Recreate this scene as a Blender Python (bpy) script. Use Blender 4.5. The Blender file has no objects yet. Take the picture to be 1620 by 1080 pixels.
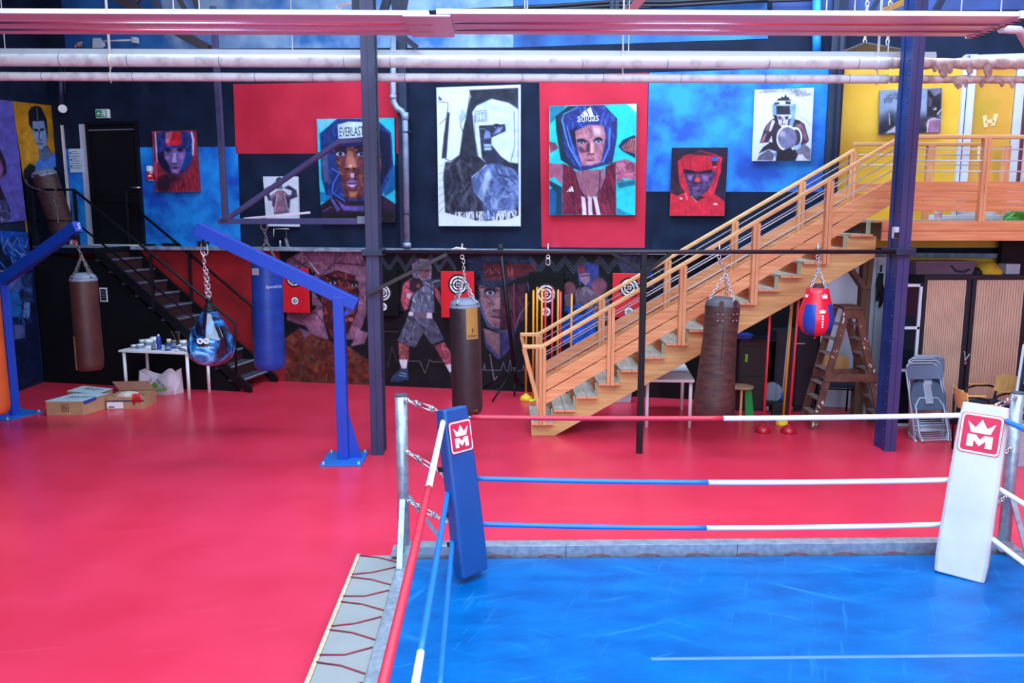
import bpy, bmesh, math, random
import numpy as np
from mathutils import Vector as V, Matrix
random.seed(7)
rng = np.random.RandomState(11)
PI = math.pi
SC = bpy.context.scene
COL = SC.collection

# ------------------------------------------------------------------ survey of the place (camera, planes)
HC, FO = 2.95, 1300.0
TH, PS = math.radians(8.73), math.radians(1.1)
fw = np.array([math.sin(PS)*math.cos(TH), math.cos(PS)*math.cos(TH), -math.sin(TH)])
rt = np.array([math.cos(PS), -math.sin(PS), 0.0])
up = np.cross(rt, fw)
CP = np.array([0, 0, HC])
WD = np.array([0.9745, -0.2243, 0.0]); WN = np.array([-0.2243, -0.9745, 0.0]); W0 = np.array([0, 13.698, 0.0])
def ray(x, y): return fw + rt*((x-810)/FO) + up*((540-y)/FO)
def fl(x, y, z=0.0): d = ray(x, y); return CP + d*((z-HC)/d[2])
def ay(x, y, Y): d = ray(x, y); return CP + d*(Y/d[1])
def axp(x, y, X): d = ray(x, y); return CP + d*(X/d[0])
def wl(x, y, t=0.0):
    d = ray(x, y); return CP + d*(((W0+WN*t-CP) @ WN)/(d @ WN))
def wp(s, z, t=0.0): p = W0 + WD*s + WN*t; return np.array([p[0], p[1], z])
def st(p): q = np.array(p)-W0; return float(q @ WD), float(q @ WN)
def proj(P):
    q = P - CP; z = q @ fw
    return 810+FO*(q @ rt)/z, 540-FO*(q @ up)/z

# ------------------------------------------------------------------ materials
def lin(c):
    c = np.asarray(c, float)/255.0
    return np.where(c <= 0.04045, c/12.92, ((c+0.055)/1.055)**2.4)
MATS = {}
def mat(name, rgb, rough=0.6, metal=0.0, var=0.12, scale=6.0, bump=0.0, stretch=(1, 1, 1), rgb2=None, detail=4.0, spec=0.5, coat=0.0, ramp=(0.3, 0.7), bscale=None, emit=0.0):
    if name in MATS: return MATS[name]
    m = bpy.data.materials.new(name); m.use_nodes = True
    nt = m.node_tree; b = nt.nodes['Principled BSDF']
    b.inputs['Roughness'].default_value = rough; b.inputs['Metallic'].default_value = metal
    b.inputs['Specular IOR Level'].default_value = spec
    if coat: b.inputs['Coat Weight'].default_value = coat; b.inputs['Coat Roughness'].default_value = 0.08
    c1 = lin(rgb); c2 = lin(rgb2) if rgb2 is not None else c1*(1-var)
    if rgb2 is None: c1 = np.minimum(c1*(1+var*0.6), 1)
    tc = nt.nodes.new('ShaderNodeTexCoord'); mp = nt.nodes.new('ShaderNodeMapping'); mp.inputs['Scale'].default_value = stretch
    nz = nt.nodes.new('ShaderNodeTexNoise'); nz.inputs['Scale'].default_value = scale; nz.inputs['Detail'].default_value = detail
    cr = nt.nodes.new('ShaderNodeValToRGB'); cr.color_ramp.elements[0].position = ramp[0]; cr.color_ramp.elements[1].position = ramp[1]
    cr.color_ramp.elements[0].color = (*c2, 1); cr.color_ramp.elements[1].color = (*c1, 1)
    nt.links.new(tc.outputs['Object'], mp.inputs['Vector']); nt.links.new(mp.outputs['Vector'], nz.inputs['Vector'])
    nt.links.new(nz.outputs['Fac'], cr.inputs['Fac']); nt.links.new(cr.outputs['Color'], b.inputs['Base Color'])
    if bump:
        bp = nt.nodes.new('ShaderNodeBump'); bp.inputs['Strength'].default_value = bump; bp.inputs['Distance'].default_value = 0.01
        src = nz
        if bscale:
            src = nt.nodes.new('ShaderNodeTexNoise'); src.inputs['Scale'].default_value = bscale; nt.links.new(mp.outputs['Vector'], src.inputs['Vector'])
        nt.links.new(src.outputs['Fac'], bp.inputs['Height']); nt.links.new(bp.outputs['Normal'], b.inputs['Normal'])
    if emit:
        nt.links.new(cr.outputs['Color'], b.inputs['Emission Color']); b.inputs['Emission Strength'].default_value = emit
    MATS[name] = m; return m
def paintmat(name, rough=0.55, bump=0.15):
    if name in MATS: return MATS[name]
    m = bpy.data.materials.new(name); m.use_nodes = True; nt = m.node_tree; b = nt.nodes['Principled BSDF']
    b.inputs['Roughness'].default_value = rough; b.inputs['Specular IOR Level'].default_value = 0.25
    a = nt.nodes.new('ShaderNodeVertexColor'); a.layer_name = 'paint'
    nt.links.new(a.outputs['Color'], b.inputs['Base Color'])
    nz = nt.nodes.new('ShaderNodeTexNoise'); nz.inputs['Scale'].default_value = 60
    bp = nt.nodes.new('ShaderNodeBump'); bp.inputs['Strength'].default_value = bump; bp.inputs['Distance'].default_value = 0.005
    nt.links.new(nz.outputs['Fac'], bp.inputs['Height']); nt.links.new(bp.outputs['Normal'], b.inputs['Normal'])
    MATS[name] = m; return m
CANVAS = paintmat('painted_canvas')
WOODM = dict(rough=0.6, var=0.2, detail=6, bump=0.15)
M_floor = mat('red_sports_floor', (216, 52, 80), 0.28, var=0.14, scale=1.3, bump=0.03, bscale=40, rgb2=(206, 43, 68), spec=0.5)
M_black = mat('black_wall_paint', (22, 34, 58), 0.75, var=0.35, scale=2.5, bump=0.1, spec=0.15)
M_blackl = mat('black_panel_paint', (10, 11, 17), 0.65, var=0.3, scale=3, bump=0.05, spec=0.2)
M_redw = mat('red_wall_paint', (208, 44, 72), 0.7, spec=0.25, scale=1.6, rgb2=(190, 34, 60), bump=0.1)
M_redd = mat('deep_red_wall_paint', (165, 18, 30), 0.65, scale=2.4, rgb2=(128, 10, 22), bump=0.1)
M_bluew = mat('blue_wall_paint', (22, 150, 240), 0.6, scale=2.6, rgb2=(4, 76, 186), detail=8, bump=0.1, ramp=(0.36, 0.64))
M_yelw = mat('yellow_wall_paint', (243, 196, 58), 0.6, scale=1.8, rgb2=(226, 172, 44), bump=0.08)
M_skyb = mat('pale_blue_plaster', (150, 182, 214), 0.7, scale=1.6, rgb2=(40, 105, 175), detail=8, bump=0.3, ramp=(0.35, 0.6))
M_midb = mat('blue_plaster', (50, 125, 200), 0.7, scale=1.5, rgb2=(14, 62, 130), detail=8, bump=0.2)
M_navy = mat('navy_paint', (30, 42, 70), 0.5, scale=3, var=0.25)
M_ledge = mat('grey_blue_concrete', (150, 165, 185), 0.7, scale=9, rgb2=(88, 104, 128), bump=0.2)
M_pale = mat('pale_lilac_panel', (205, 205, 222), 0.6, scale=1.5, rgb2=(186, 184, 206))
M_palebl = mat('pale_blue_white_panel', (196, 212, 228), 0.5, scale=1.2, var=0.06)
M_ceil = mat('dark_roof_sheet', (60, 66, 80), 0.8)
M_colL = mat('dark_violet_steel_paint', (56, 52, 92), 0.45, scale=5, rgb2=(40, 40, 74), stretch=(1, 1, 0.3), bump=0.05)
M_colR = mat('blue_steel_paint', (28, 54, 118), 0.4, scale=4, rgb2=(20, 38, 90), bump=0.05)
M_colRf = mat('violet_steel_paint', (64, 56, 104), 0.45, scale=4, rgb2=(44, 46, 100), stretch=(1, 1, 0.3), bump=0.05)
M_blksteel = mat('black_steel', (14, 14, 20), 0.45, var=0.2, spec=0.3)
M_brownst = mat('dark_brown_steel', (40, 30, 38), 0.45, var=0.2)
M_jib = mat('royal_blue_steel', (22, 66, 176), 0.38, var=0.08, scale=3)
M_jibp = mat('mid_blue_steel_plate', (28, 104, 190), 0.4, var=0.1)
M_galv = mat('galvanised_steel', (178, 188, 200), 0.42, metal=0.55, scale=18, rgb2=(140, 150, 164), bump=0.03)
M_chrome = mat('bright_chain_steel', (205, 205, 212), 0.28, metal=0.9, var=0.15)
M_dkchain = mat('dull_chain_steel', (130, 122, 120), 0.4, metal=0.8, var=0.2)
M_duct = mat('white_enamel_panel', (222, 216, 224), 0.35, var=0.02, scale=2)
M_lag = mat('white_pipe_lagging', (206, 200, 204), 0.65, scale=7, rgb2=(170, 158, 166), bump=0.35, bscale=26, ramp=(0.25, 0.5))
M_lagold = mat('torn_brown_lagging', (186, 150, 146), 0.8, scale=14, rgb2=(120, 84, 80), bump=0.6)
M_pipe = mat('pale_blue_grey_pipe', (150, 170, 200), 0.45, scale=8, rgb2=(120, 132, 160), metal=0.2)
M_woods = mat('orange_pine_slope', (238, 172, 122), scale=3.0, rgb2=(212, 136, 88), stretch=(0.6, 6, 9), **WOODM)
M_woodv = mat('orange_pine_post', (234, 170, 122), scale=3.0, rgb2=(208, 134, 88), stretch=(8, 8, 0.6), **WOODM)
M_woodh = mat('orange_pine_board', (236, 160, 114), scale=3.0, rgb2=(208, 124, 80), stretch=(0.5, 6, 10), **WOODM)
M_rail = mat('varnished_pine_handrail', (234, 186, 132), scale=3.0, rgb2=(214, 158, 104), stretch=(0.6, 6, 8), **WOODM)
M_tread = mat('weathered_grey_deck_board', (184, 172, 158), scale=5, rgb2=(140, 130, 120), stretch=(9, 0.7, 4), **WOODM)
M_stringer = mat('raw_pine_beam', (220, 172, 112), scale=3.0, rgb2=(184, 136, 84), stretch=(0.6, 6, 7), **WOODM)
M_oldwood = mat('dark_structural_timber', (118, 88, 66), scale=3, rgb2=(78, 58, 46), stretch=(6, 6, 0.6), **WOODM)
M_ladder = mat('paint_spattered_old_wood', (118, 74, 58), scale=9, rgb2=(70, 42, 36), stretch=(1, 1, 0.6), **WOODM)
M_splat = mat('dried_white_paint', (214, 200, 196), 0.7)
M_rod = mat('grey_steel_rod', (206, 202, 212), 0.35, metal=0.25, var=0.05)
M_brown = mat('brown_leather', (78, 42, 38), 0.5, scale=5, rgb2=(58, 30, 30), bump=0.15, bscale=40)
M_brown2 = mat('worn_brown_leather', (84, 52, 46), 0.55, scale=7, rgb2=(48, 30, 32), stretch=(1, 1, 3), bump=0.5)
M_dkbrown = mat('black_brown_leather', (52, 42, 46), 0.42, scale=12, rgb2=(40, 32, 38), bump=0.12, bscale=70)
M_tan = mat('tan_tape', (176, 118, 70), 0.6)
M_orange = mat('orange_brown_leather', (190, 84, 40), 0.45, scale=3, var=0.2)
M_bluebag = mat('blue_vinyl', (24, 72, 170), 0.42, scale=3, rgb2=(16, 54, 142), stretch=(1, 1, 5), bump=0.1)
M_grey = mat('grey_vinyl_cap', (120, 130, 150), 0.5)
M_gold = mat('gold_label', (164, 124, 62), 0.45, var=0.1)
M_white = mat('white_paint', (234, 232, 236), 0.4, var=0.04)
M_whitec = mat('white_vinyl', (208, 204, 202), 0.36, scale=3, rgb2=(192, 191, 193), ramp=(0.3, 0.6), bump=0.08)
M_bluec = mat('blue_vinyl_cushion', (20, 76, 142), 0.36, var=0.1, scale=3, bump=0.08)
M_mat = mat('blue_ring_canvas', (0, 100, 172), 0.3, scale=2.2, rgb2=(0, 82, 152), detail=8, stretch=(1, 2.5, 1), spec=0.14, ramp=(0.35, 0.65), bump=0.04)
def scuff(m, col, scale, stretch, amt, rot=0.0):
    nt = m.node_tree; b = nt.nodes['Principled BSDF']; old = b.inputs['Base Color'].links[0].from_socket
    tc = nt.nodes.new('ShaderNodeTexCoord'); mp = nt.nodes.new('ShaderNodeMapping'); mp.vector_type = 'TEXTURE'; mp.inputs['Scale'].default_value = tuple(1/q for q in stretch); mp.inputs['Rotation'].default_value = (0, 0, rot)
    nz = nt.nodes.new('ShaderNodeTexNoise'); nz.inputs['Scale'].default_value = scale; nz.inputs['Detail'].default_value = 3; nz.inputs['Distortion'].default_value = 0.4
    cr = nt.nodes.new('ShaderNodeValToRGB'); cr.color_ramp.elements[0].position = 0.62; cr.color_ramp.elements[1].position = 0.78; cr.color_ramp.elements[1].color = (amt, amt, amt, 1)
    mx = nt.nodes.new('ShaderNodeMixRGB'); mx.inputs['Color2'].default_value = (*lin(col), 1)
    nt.links.new(tc.outputs['Object'], mp.inputs['Vector']); nt.links.new(mp.outputs['Vector'], nz.inputs['Vector']); nt.links.new(nz.outputs['Fac'], cr.inputs['Fac'])
    nt.links.new(cr.outputs['Color'], mx.inputs['Fac']); nt.links.new(old, mx.inputs['Color1']); nt.links.new(mx.outputs['Color'], b.inputs['Base Color'])
for rot, sc in ((0.35, 2.6), (-0.6, 2.0), (1.2, 3.0)): scuff(M_mat, (50, 140, 200), sc, (0.7, 9, 1), 0.45, rot)
scuff(M_floor, (222, 76, 104), 3.0, (0.4, 6, 1), 0.3, 0.2)
scuff(M_redw, (214, 76, 108), 1.1, (1, 1, 1), 0.6); scuff(M_black, (40, 58, 80), 1.7, (1, 1, 0.6), 0.5)
M_apron = mat('grey_apron_vinyl', (146, 148, 148), 0.5, scale=4, var=0.05)
M_roper = mat('red_rope_sleeve', (206, 40, 62), 0.42, var=0.08)
M_ropeb = mat('blue_rope_sleeve', (16, 116, 214), 0.42, var=0.08)
M_ropew = mat('white_rope_sleeve', (240, 240, 246), 0.42, var=0.04)
M_cord = mat('dark_red_cord', (150, 34, 54), 0.7)
M_red = mat('signal_red', (214, 24, 40), 0.45, var=0.1)
M_redpole = mat('red_plastic_pole', (220, 40, 56), 0.4, var=0.08)
M_yelpole = mat('yellow_plastic_pole', (222, 142, 28), 0.4, var=0.08)
M_yel = mat('yellow_rubber', (242, 200, 40), 0.45, var=0.1)
M_lime = mat('lime_fabric', (196, 232, 40), 0.7, var=0.15, scale=20)
M_green = mat('green_paint', (20, 150, 66), 0.45, var=0.1)
M_card = mat('brown_cardboard', (186, 142, 104), 0.75, scale=5, rgb2=(168, 122, 88))
M_cardd = mat('inside_cardboard', (142, 90, 72), 0.8)
M_lid = mat('pale_blue_card', (186, 208, 218), 0.6, var=0.05)
M_ink = mat('dark_ink', (30, 28, 44), 0.6, var=0.05)
M_bag = mat('woven_white_plastic', (226, 212, 226), 0.5, scale=6, var=0.1, bump=0.5)
M_leaf = mat('leaf_green', (96, 150, 30), 0.6)
M_ply = mat('beech_plywood', (222, 166, 100), 0.45, scale=4, rgb2=(200, 140, 80), stretch=(5, 1, 1))
M_chairgrey = mat('grey_plastic', (92, 106, 132), 0.4, var=0.08)
M_chairst = mat('grey_chair_steel', (176, 186, 204), 0.35, metal=0.3, var=0.08)
M_teal = mat('teal_fabric', (70, 150, 160), 0.8, var=0.2, scale=30)
M_shut = mat('beige_tambour_slats', (216, 176, 152), 0.5, scale=2.5, rgb2=(196, 158, 138))
M_dkcab = mat('charcoal_metal', (30, 32, 44), 0.45, var=0.15)
M_tint = mat('clear_violet_plastic', (94, 88, 106), 0.25, var=0.15, scale=4)
M_glassy = mat('dark_glass', (22, 26, 40), 0.1, var=0.1)
M_rubber = mat('black_rubber', (18, 18, 22), 0.7)
M_exit = mat('exit_green', (20, 160, 96), 0.4, var=0.03)
M_wframe = mat('white_window_frame', (212, 222, 236), 0.35, var=0.03)
M_ywin = mat('yellow_glazing_reflection', (226, 172, 76), 0.12, scale=1.4, rgb2=(196, 168, 64), ramp=(0.4, 0.55))
M_navyfab = mat('navy_fabric', (24, 34, 60), 0.85)
M_purple = mat('dark_red_steel', (118, 32, 50), 0.5)
M_wirey = mat('thin_white_wire', (210, 205, 200), 0.6)
M_cable = mat('black_cable', (22, 26, 40), 0.5)

# ------------------------------------------------------------------ mesh builder
def npv(p): return np.array([float(p[0]), float(p[1]), float(p[2])])
def frame_of(axis, ref=(0, 0, 1)):
    a = npv(axis); a /= np.linalg.norm(a); r = npv(ref)
    if abs(a @ r) > 0.98: r = np.array([1., 0, 0])
    x = np.cross(r, a); x /= np.linalg.norm(x); y = np.cross(a, x)
    return x, y, a
LOC = {}
class MB:
    def __init__(s): s.v = []; s.f = []; s.m = []; s.sm = []
    def add(s, vs, fs, mi=0, smooth=False):
        o = len(s.v); s.v += [tuple(map(float, p)) for p in vs]
        for f in fs: s.f.append([i+o for i in f]); s.m.append(mi); s.sm.append(smooth)
        return s
    def hexa(s, b, t, mi=0):
        return s.add(list(b)+list(t), [(3, 2, 1, 0), (4, 5, 6, 7), (0, 1, 5, 4), (1, 2, 6, 5), (2, 3, 7, 6), (3, 0, 4, 7)], mi)
    def box(s, c, size, mi=0, X=(1, 0, 0), Y=(0, 1, 0), Z=(0, 0, 1)):
        c = npv(c); X = npv(X)*size[0]/2; Y = npv(Y)*size[1]/2; Z = npv(Z)*size[2]/2
        b = [c-X-Y-Z, c+X-Y-Z, c+X+Y-Z, c-X+Y-Z]; t = [p+2*Z for p in b]
        return s.hexa(b, t, mi)
    def bb(s, x0, x1, y0, y1, z0, z1, mi=0): return s.box(((x0+x1)/2, (y0+y1)/2, (z0+z1)/2), (x1-x0, y1-y0, z1-z0), mi)
    def beam(s, p, q, w, h, mi=0, ref=(0, 0, 1)):   # w across, h along ref
        p, q = npv(p), npv(q); x, y, a = frame_of(q-p, ref); x = x*w/2; y = y*h/2
        return s.hexa([p-x-y, p+x-y, p+x+y, p-x+y], [q-x-y, q+x-y, q+x+y, q-x+y], mi)
    def tube(s, pts, r, n=10, mi=0, cap=True, closed=False):
        P = [npv(p) for p in pts]; N = len(P); vs = []; fs = []
        rr = r if isinstance(r, (list, tuple)) else [r]*N
        px = None
        for i in range(N):
            if closed: d = P[(i+1) % N]-P[i-1]
            else: d = P[min(i+1, N-1)]-P[max(i-1, 0)]
            x, y, a = frame_of(d)
            if px is not None:
                x = px - a*(px @ a); L = np.linalg.norm(x)
                if L < 1e-6: x, y, a = frame_of(d)
                else: x /= L; y = np.cross(a, x)
            px = x
            for k in range(n):
                t = 2*PI*k/n; vs.append(P[i]+(x*math.cos(t)+y*math.sin(t))*rr[i])
        R = N if closed else N-1
        for i in range(R):
            for k in range(n):
                a0 = i*n+k; a1 = i*n+(k+1) % n; b0 = ((i+1) % N)*n+k; b1 = ((i+1) % N)*n+(k+1) % n
                fs.append((a0, a1, b1, b0))
        s.add(vs, fs, mi, True)
        if cap and not closed:
            s.add(vs[:n], [tuple(range(n-1, -1, -1))], mi); s.add(vs[-n:], [tuple(range(n))], mi)
        return s
    def lathe(s, prof, o, axis=(0, 0, 1), n=28, mi=0, mif=None):   # prof [(r,h)]
        x, y, a = frame_of(axis); o = npv(o); vs = []
        for r, h in prof:
            for k in range(n):
                t = 2*PI*k/n; vs.append(o+a*h+(x*math.cos(t)+y*math.sin(t))*max(r, 1e-4))
        for i in range(len(prof)-1):
            for k in range(n):
                f = (i*n+k, i*n+(k+1) % n, (i+1)*n+(k+1) % n, (i+1)*n+k)
                s.add([vs[j] for j in f], [(0, 1, 2, 3)], mif(i, k, n) if mif else mi, True)
        return s
    def prism(s, poly, o, X, Y, depth, mi=0):    # poly in (X,Y), extruded along X x Y by depth
        o = npv(o); X = npv(X); Y = npv(Y); Z = np.cross(X, Y); Z /= np.linalg.norm(Z)
        n = len(poly); a = [o+X*p[0]+Y*p[1] for p in poly]; b = [p+Z*depth for p in a]
        fs = [tuple(range(n-1, -1, -1)), tuple(range(n, 2*n))]+[(i, (i+1) % n, n+(i+1) % n, n+i) for i in range(n)]
        return s.add(a+b, fs, mi)
    def sphere(s, c, r, n=14, mi=0, sc=(1, 1, 1), half=False):
        prof = []; m = n//2; c = npv(c); vs = []
        lo = 0 if half else -PI/2
        for i in range(m+1):
            t = lo+(PI/2-lo)*i/m; prof.append((math.cos(t), math.sin(t)))
        for rr, h in prof:
            for k in range(n):
                t = 2*PI*k/n; vs.append(c+np.array([rr*math.cos(t)*sc[0], rr*math.sin(t)*sc[1], h*sc[2]])*r)
        fs = [(i*n+k, i*n+(k+1) % n, (i+1)*n+(k+1) % n, (i+1)*n+k) for i in range(m) for k in range(n)]
        s.add(vs, fs, mi, True)
        if half: s.add(vs[:n], [tuple(range(n-1, -1, -1))], mi)
        return s
    def chain(s, p, q, L=0.05, r=0.005, w=None, mi=0):
        p, q = npv(p), npv(q); D = np.linalg.norm(q-p); n = max(1, round(D/(L*0.78))); x, y, a = frame_of(q-p)
        step = D/n; L2 = step/0.78; w = w or L2*0.55
        for i in range(n):
            c = p+a*step*(i+0.5); u = x if i % 2 else y
            hl = L2/2-w/2; pts = []
            for k in range(10):
                t = 2*PI*k/10; off = hl if math.sin(t) >= 0 else -hl
                pts.append(c+u*math.cos(t)*w/2+a*(math.sin(t)*w/2+off))
            s.tube(pts, r, 5, mi, closed=True)
        return s
    def build(s, name, mats, parent=None, label=None, bevel=0, seg=2, weld=True, sub=0):
        me = bpy.data.meshes.new(name); o0 = npv(LOC.get(parent.name, (0, 0, 0))) if parent else np.zeros(3)
        me.from_pydata([tuple(npv(p)-o0) for p in s.v], [], s.f)
        mats = mats if isinstance(mats, (list, tuple)) else [mats]
        for m in mats: me.materials.append(m)
        me.polygons.foreach_set('material_index', s.m); me.polygons.foreach_set('use_smooth', s.sm)
        if weld:
            bm = bmesh.new(); bm.from_mesh(me); bmesh.ops.remove_doubles(bm, verts=bm.verts, dist=2e-5)
            bmesh.ops.recalc_face_normals(bm, faces=bm.faces); bm.to_mesh(me); bm.free()
        o = bpy.data.objects.new(name, me); COL.objects.link(o)
        if bevel:
            b = o.modifiers.new('edge', 'BEVEL'); b.width = bevel; b.segments = seg; b.limit_method = 'ANGLE'; b.angle_limit = 0.7
        if sub:
            b = o.modifiers.new('smooth', 'SUBSURF'); b.levels = sub; b.render_levels = sub
        if parent: o.parent = parent; LOC[o.name] = o0
        if label: o['label'] = label
        return o
def tag(o, label, cat, group=None):
    o['label'] = label; o['category'] = cat
    if group: o['group'] = group
    return o
def thing(name, label, cat, loc=(0, 0, 0), group=None):
    o = bpy.data.objects.new(name, None); o.empty_display_size = 0.1; COL.objects.link(o); o.location = tuple(map(float, loc)); LOC[o.name] = npv(loc)
    return tag(o, label, cat, group)
def struct(o): o['kind'] = 'structure'; return o
def tree_copy(o, parent=None):
    c = o.copy(); COL.objects.link(c)
    if parent: c.parent = parent
    for ch in list(o.children): tree_copy(ch, c)
    return c
def text(name, body, parent, m, o, X, Y, width=None, height=None, label=None, shear=0.0, off=0.002, ext=0.001):
    cu = bpy.data.curves.new(name, 'FONT'); cu.body = body; cu.resolution_u = 2; cu.extrude = 0; cu.shear = shear
    t = bpy.data.objects.new(name, cu); COL.objects.link(t)
    bpy.context.view_layer.update()
    me0 = bpy.data.meshes.new_from_object(t.evaluated_get(bpy.context.evaluated_depsgraph_get()))
    co = np.array([v.co[:] for v in me0.vertices]); fs = [list(p.vertices) for p in me0.polygons]
    bpy.data.objects.remove(t); bpy.data.curves.remove(cu)
    mn, mx = co[:, :2].min(0), co[:, :2].max(0); sz = mx-mn
    sx = width/sz[0] if width else None; sy = height/sz[1] if height else None
    sx = sx or sy; sy = sy or sx
    X = npv(X)/np.linalg.norm(npv(X)); Y = npv(Y)/np.linalg.norm(npv(Y)); N = np.cross(X, Y)
    b = MB(); b.add([npv(o)+X*(c[0]-mn[0])*sx+Y*(c[1]-mn[1])*sy+N*off for c in co], fs)
    return b.build(name, m, parent, label)

# ------------------------------------------------------------------ painter: shapes brushed into a colour attribute
def vnoise(x, y, seed=0):
    xi = np.floor(x).astype(int); yi = np.floor(y).astype(int); fx = x-xi; fy = y-yi
    def h(a, b): return ((np.sin(a*127.1+b*311.7+seed*74.7)*43758.5453) % 1.0)
    fx = fx*fx*(3-2*fx); fy = fy*fy*(3-2*fy)
    return (h(xi, yi)*(1-fx)+h(xi+1, yi)*fx)*(1-fy)+(h(xi, yi+1)*(1-fx)+h(xi+1, yi+1)*fx)*fy
class Painter:
    def __init__(s, px, py, base, amp=0.15, seed=0, sc=9.0):
        s.x, s.y = px, py; s.seed = seed; s.sc = sc
        s.n = vnoise(px/sc, py/sc, seed)*0.6+vnoise(px/sc*3, py/sc*2, seed+3)*0.4-0.5
        s.c = np.ones(px.shape+(3,))*np.array(base, float)*(1+amp*2*s.n[..., None]); s.o = (0, 0, 1.0)
    def view(s, ox, oy, k): s.o = (ox, oy, k); return s
    def _pt(s, pts): return [(s.o[0]+p[0]/s.o[2], s.o[1]+p[1]/s.o[2]) for p in pts]
    def _mix(s, a, col, amp):
        c = np.array(col, float)*(1+amp*2*s.n[..., None]); s.c = s.c*(1-a[..., None])+c*a[..., None]
    def pmask(s, pts, soft):
        P = s._pt(pts); xs = [p[0] for p in P]; ys = [p[1] for p in P]; soft = soft/s.o[2]
        A = np.zeros(s.x.shape); sel = (s.x > min(xs)-soft) & (s.x < max(xs)+soft) & (s.y > min(ys)-soft) & (s.y < max(ys)+soft)
        if not sel.any(): return A
        x, y = s.x[sel], s.y[sel]; ins = np.zeros(x.shape, bool); d = np.full(x.shape, 1e9)
        for i in range(len(P)):
            (x0, y0), (x1, y1) = P[i-1], P[i]
            if y0 != y1: ins ^= ((y0 > y) != (y1 > y)) & (x < (x1-x0)*(y-y0)/(y1-y0)+x0)
            l2 = (x1-x0)**2+(y1-y0)**2+1e-9; t = np.clip(((x-x0)*(x1-x0)+(y-y0)*(y1-y0))/l2, 0, 1)
            d = np.minimum(d, np.hypot(x-x0-t*(x1-x0), y-y0-t*(y1-y0)))
        A[sel] = np.clip(0.5+np.where(ins, d, -d)/soft, 0, 1); return A
    def P(s, col, pts, soft=7, amp=0.15): s._mix(s.pmask(pts, soft*1.5), col, amp); return s
    def E(s, col, cx, cy, rx, ry, soft=0.3, amp=0.1, op=1.0):
        (cx, cy), = s._pt([(cx, cy)]); rx /= s.o[2]; ry /= s.o[2]
        q = np.hypot((s.x-cx)/rx, (s.y-cy)/ry); s._mix(np.clip((1+soft/2-q)/max(soft, 0.05), 0, 1)*op, col, amp); return s
    def L(s, col, pts, w=6, amp=0.1, op=1.0):
        P = s._pt(pts); w = w/s.o[2]/2; d = np.full(s.x.shape, 1e9)
        for i in range(1, len(P)):
            (x0, y0), (x1, y1) = P[i-1], P[i]; l2 = (x1-x0)**2+(y1-y0)**2+1e-9
            t = np.clip(((s.x-x0)*(x1-x0)+(s.y-y0)*(y1-y0))/l2, 0, 1); d = np.minimum(d, np.hypot(s.x-x0-t*(x1-x0), s.y-y0-t*(y1-y0)))
        s._mix(np.clip((w+0.5-d)/0.9, 0, 1)*op, col, amp); return s
    def B(s, cols, pts, n=40, ln=40, w=10, ang=0.0, spread=0.6, op=0.7):
        M = s.pmask(pts, 6); xs = [p[0] for p in pts]; ys = [p[1] for p in pts]; r = np.random.RandomState(s.seed+n)
        for i in range(n):
            x, y = r.uniform(min(xs), max(xs)), r.uniform(min(ys), max(ys)); a = ang+r.normal()*spread; l = ln*r.uniform(0.4, 1.2)/2
            P = s._pt([(x-l*math.cos(a), y-l*math.sin(a)), (x+l*math.cos(a), y+l*math.sin(a))]); (x0, y0), (x1, y1) = P
            ww = w*r.uniform(0.5, 1.3)/s.o[2]/2; l2 = (x1-x0)**2+(y1-y0)**2+1e-9
            sel = (s.x > min(x0, x1)-ww-1) & (s.x < max(x0, x1)+ww+1) & (s.y > min(y0, y1)-ww-1) & (s.y < max(y0, y1)+ww+1)
            if not sel.any(): continue
            x_, y_ = s.x[sel], s.y[sel]
            t = np.clip(((x_-x0)*(x1-x0)+(y_-y0)*(y1-y0))/l2, 0, 1); d = np.hypot(x_-x0-t*(x1-x0), y_-y0-t*(y1-y0))
            al = (np.clip((ww+0.6-d)/1.2, 0, 1)*op*M[sel])[:, None]
            s.c[sel] = s.c[sel]*(1-al)+np.array(cols[r.randint(len(cols))], float)*al
        return s
    def eye(s, x, y, r, white=(170, 180, 210), iris=(50, 70, 130)):
        r = r*0.86; white = tuple(q*0.84 for q in white); iris = tuple(q*0.8 for q in iris)
        s.E((35, 25, 40), x, y-r*0.5, r*1.35, r*0.9, 0.4); s.E(white, x, y, r, r*0.5, 0.2); s.E(iris, x, y, r*0.5, r*0.5, 0.2); s.E((12, 10, 20), x, y, r*0.25, r*0.25, 0.2); s.L((30, 20, 34), [(x-r*1.2, y-r*0.1), (x-r*0.4, y-r*0.6), (x+r*0.5, y-r*0.6), (x+r*1.2, y)], r*0.25)
        return s
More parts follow.
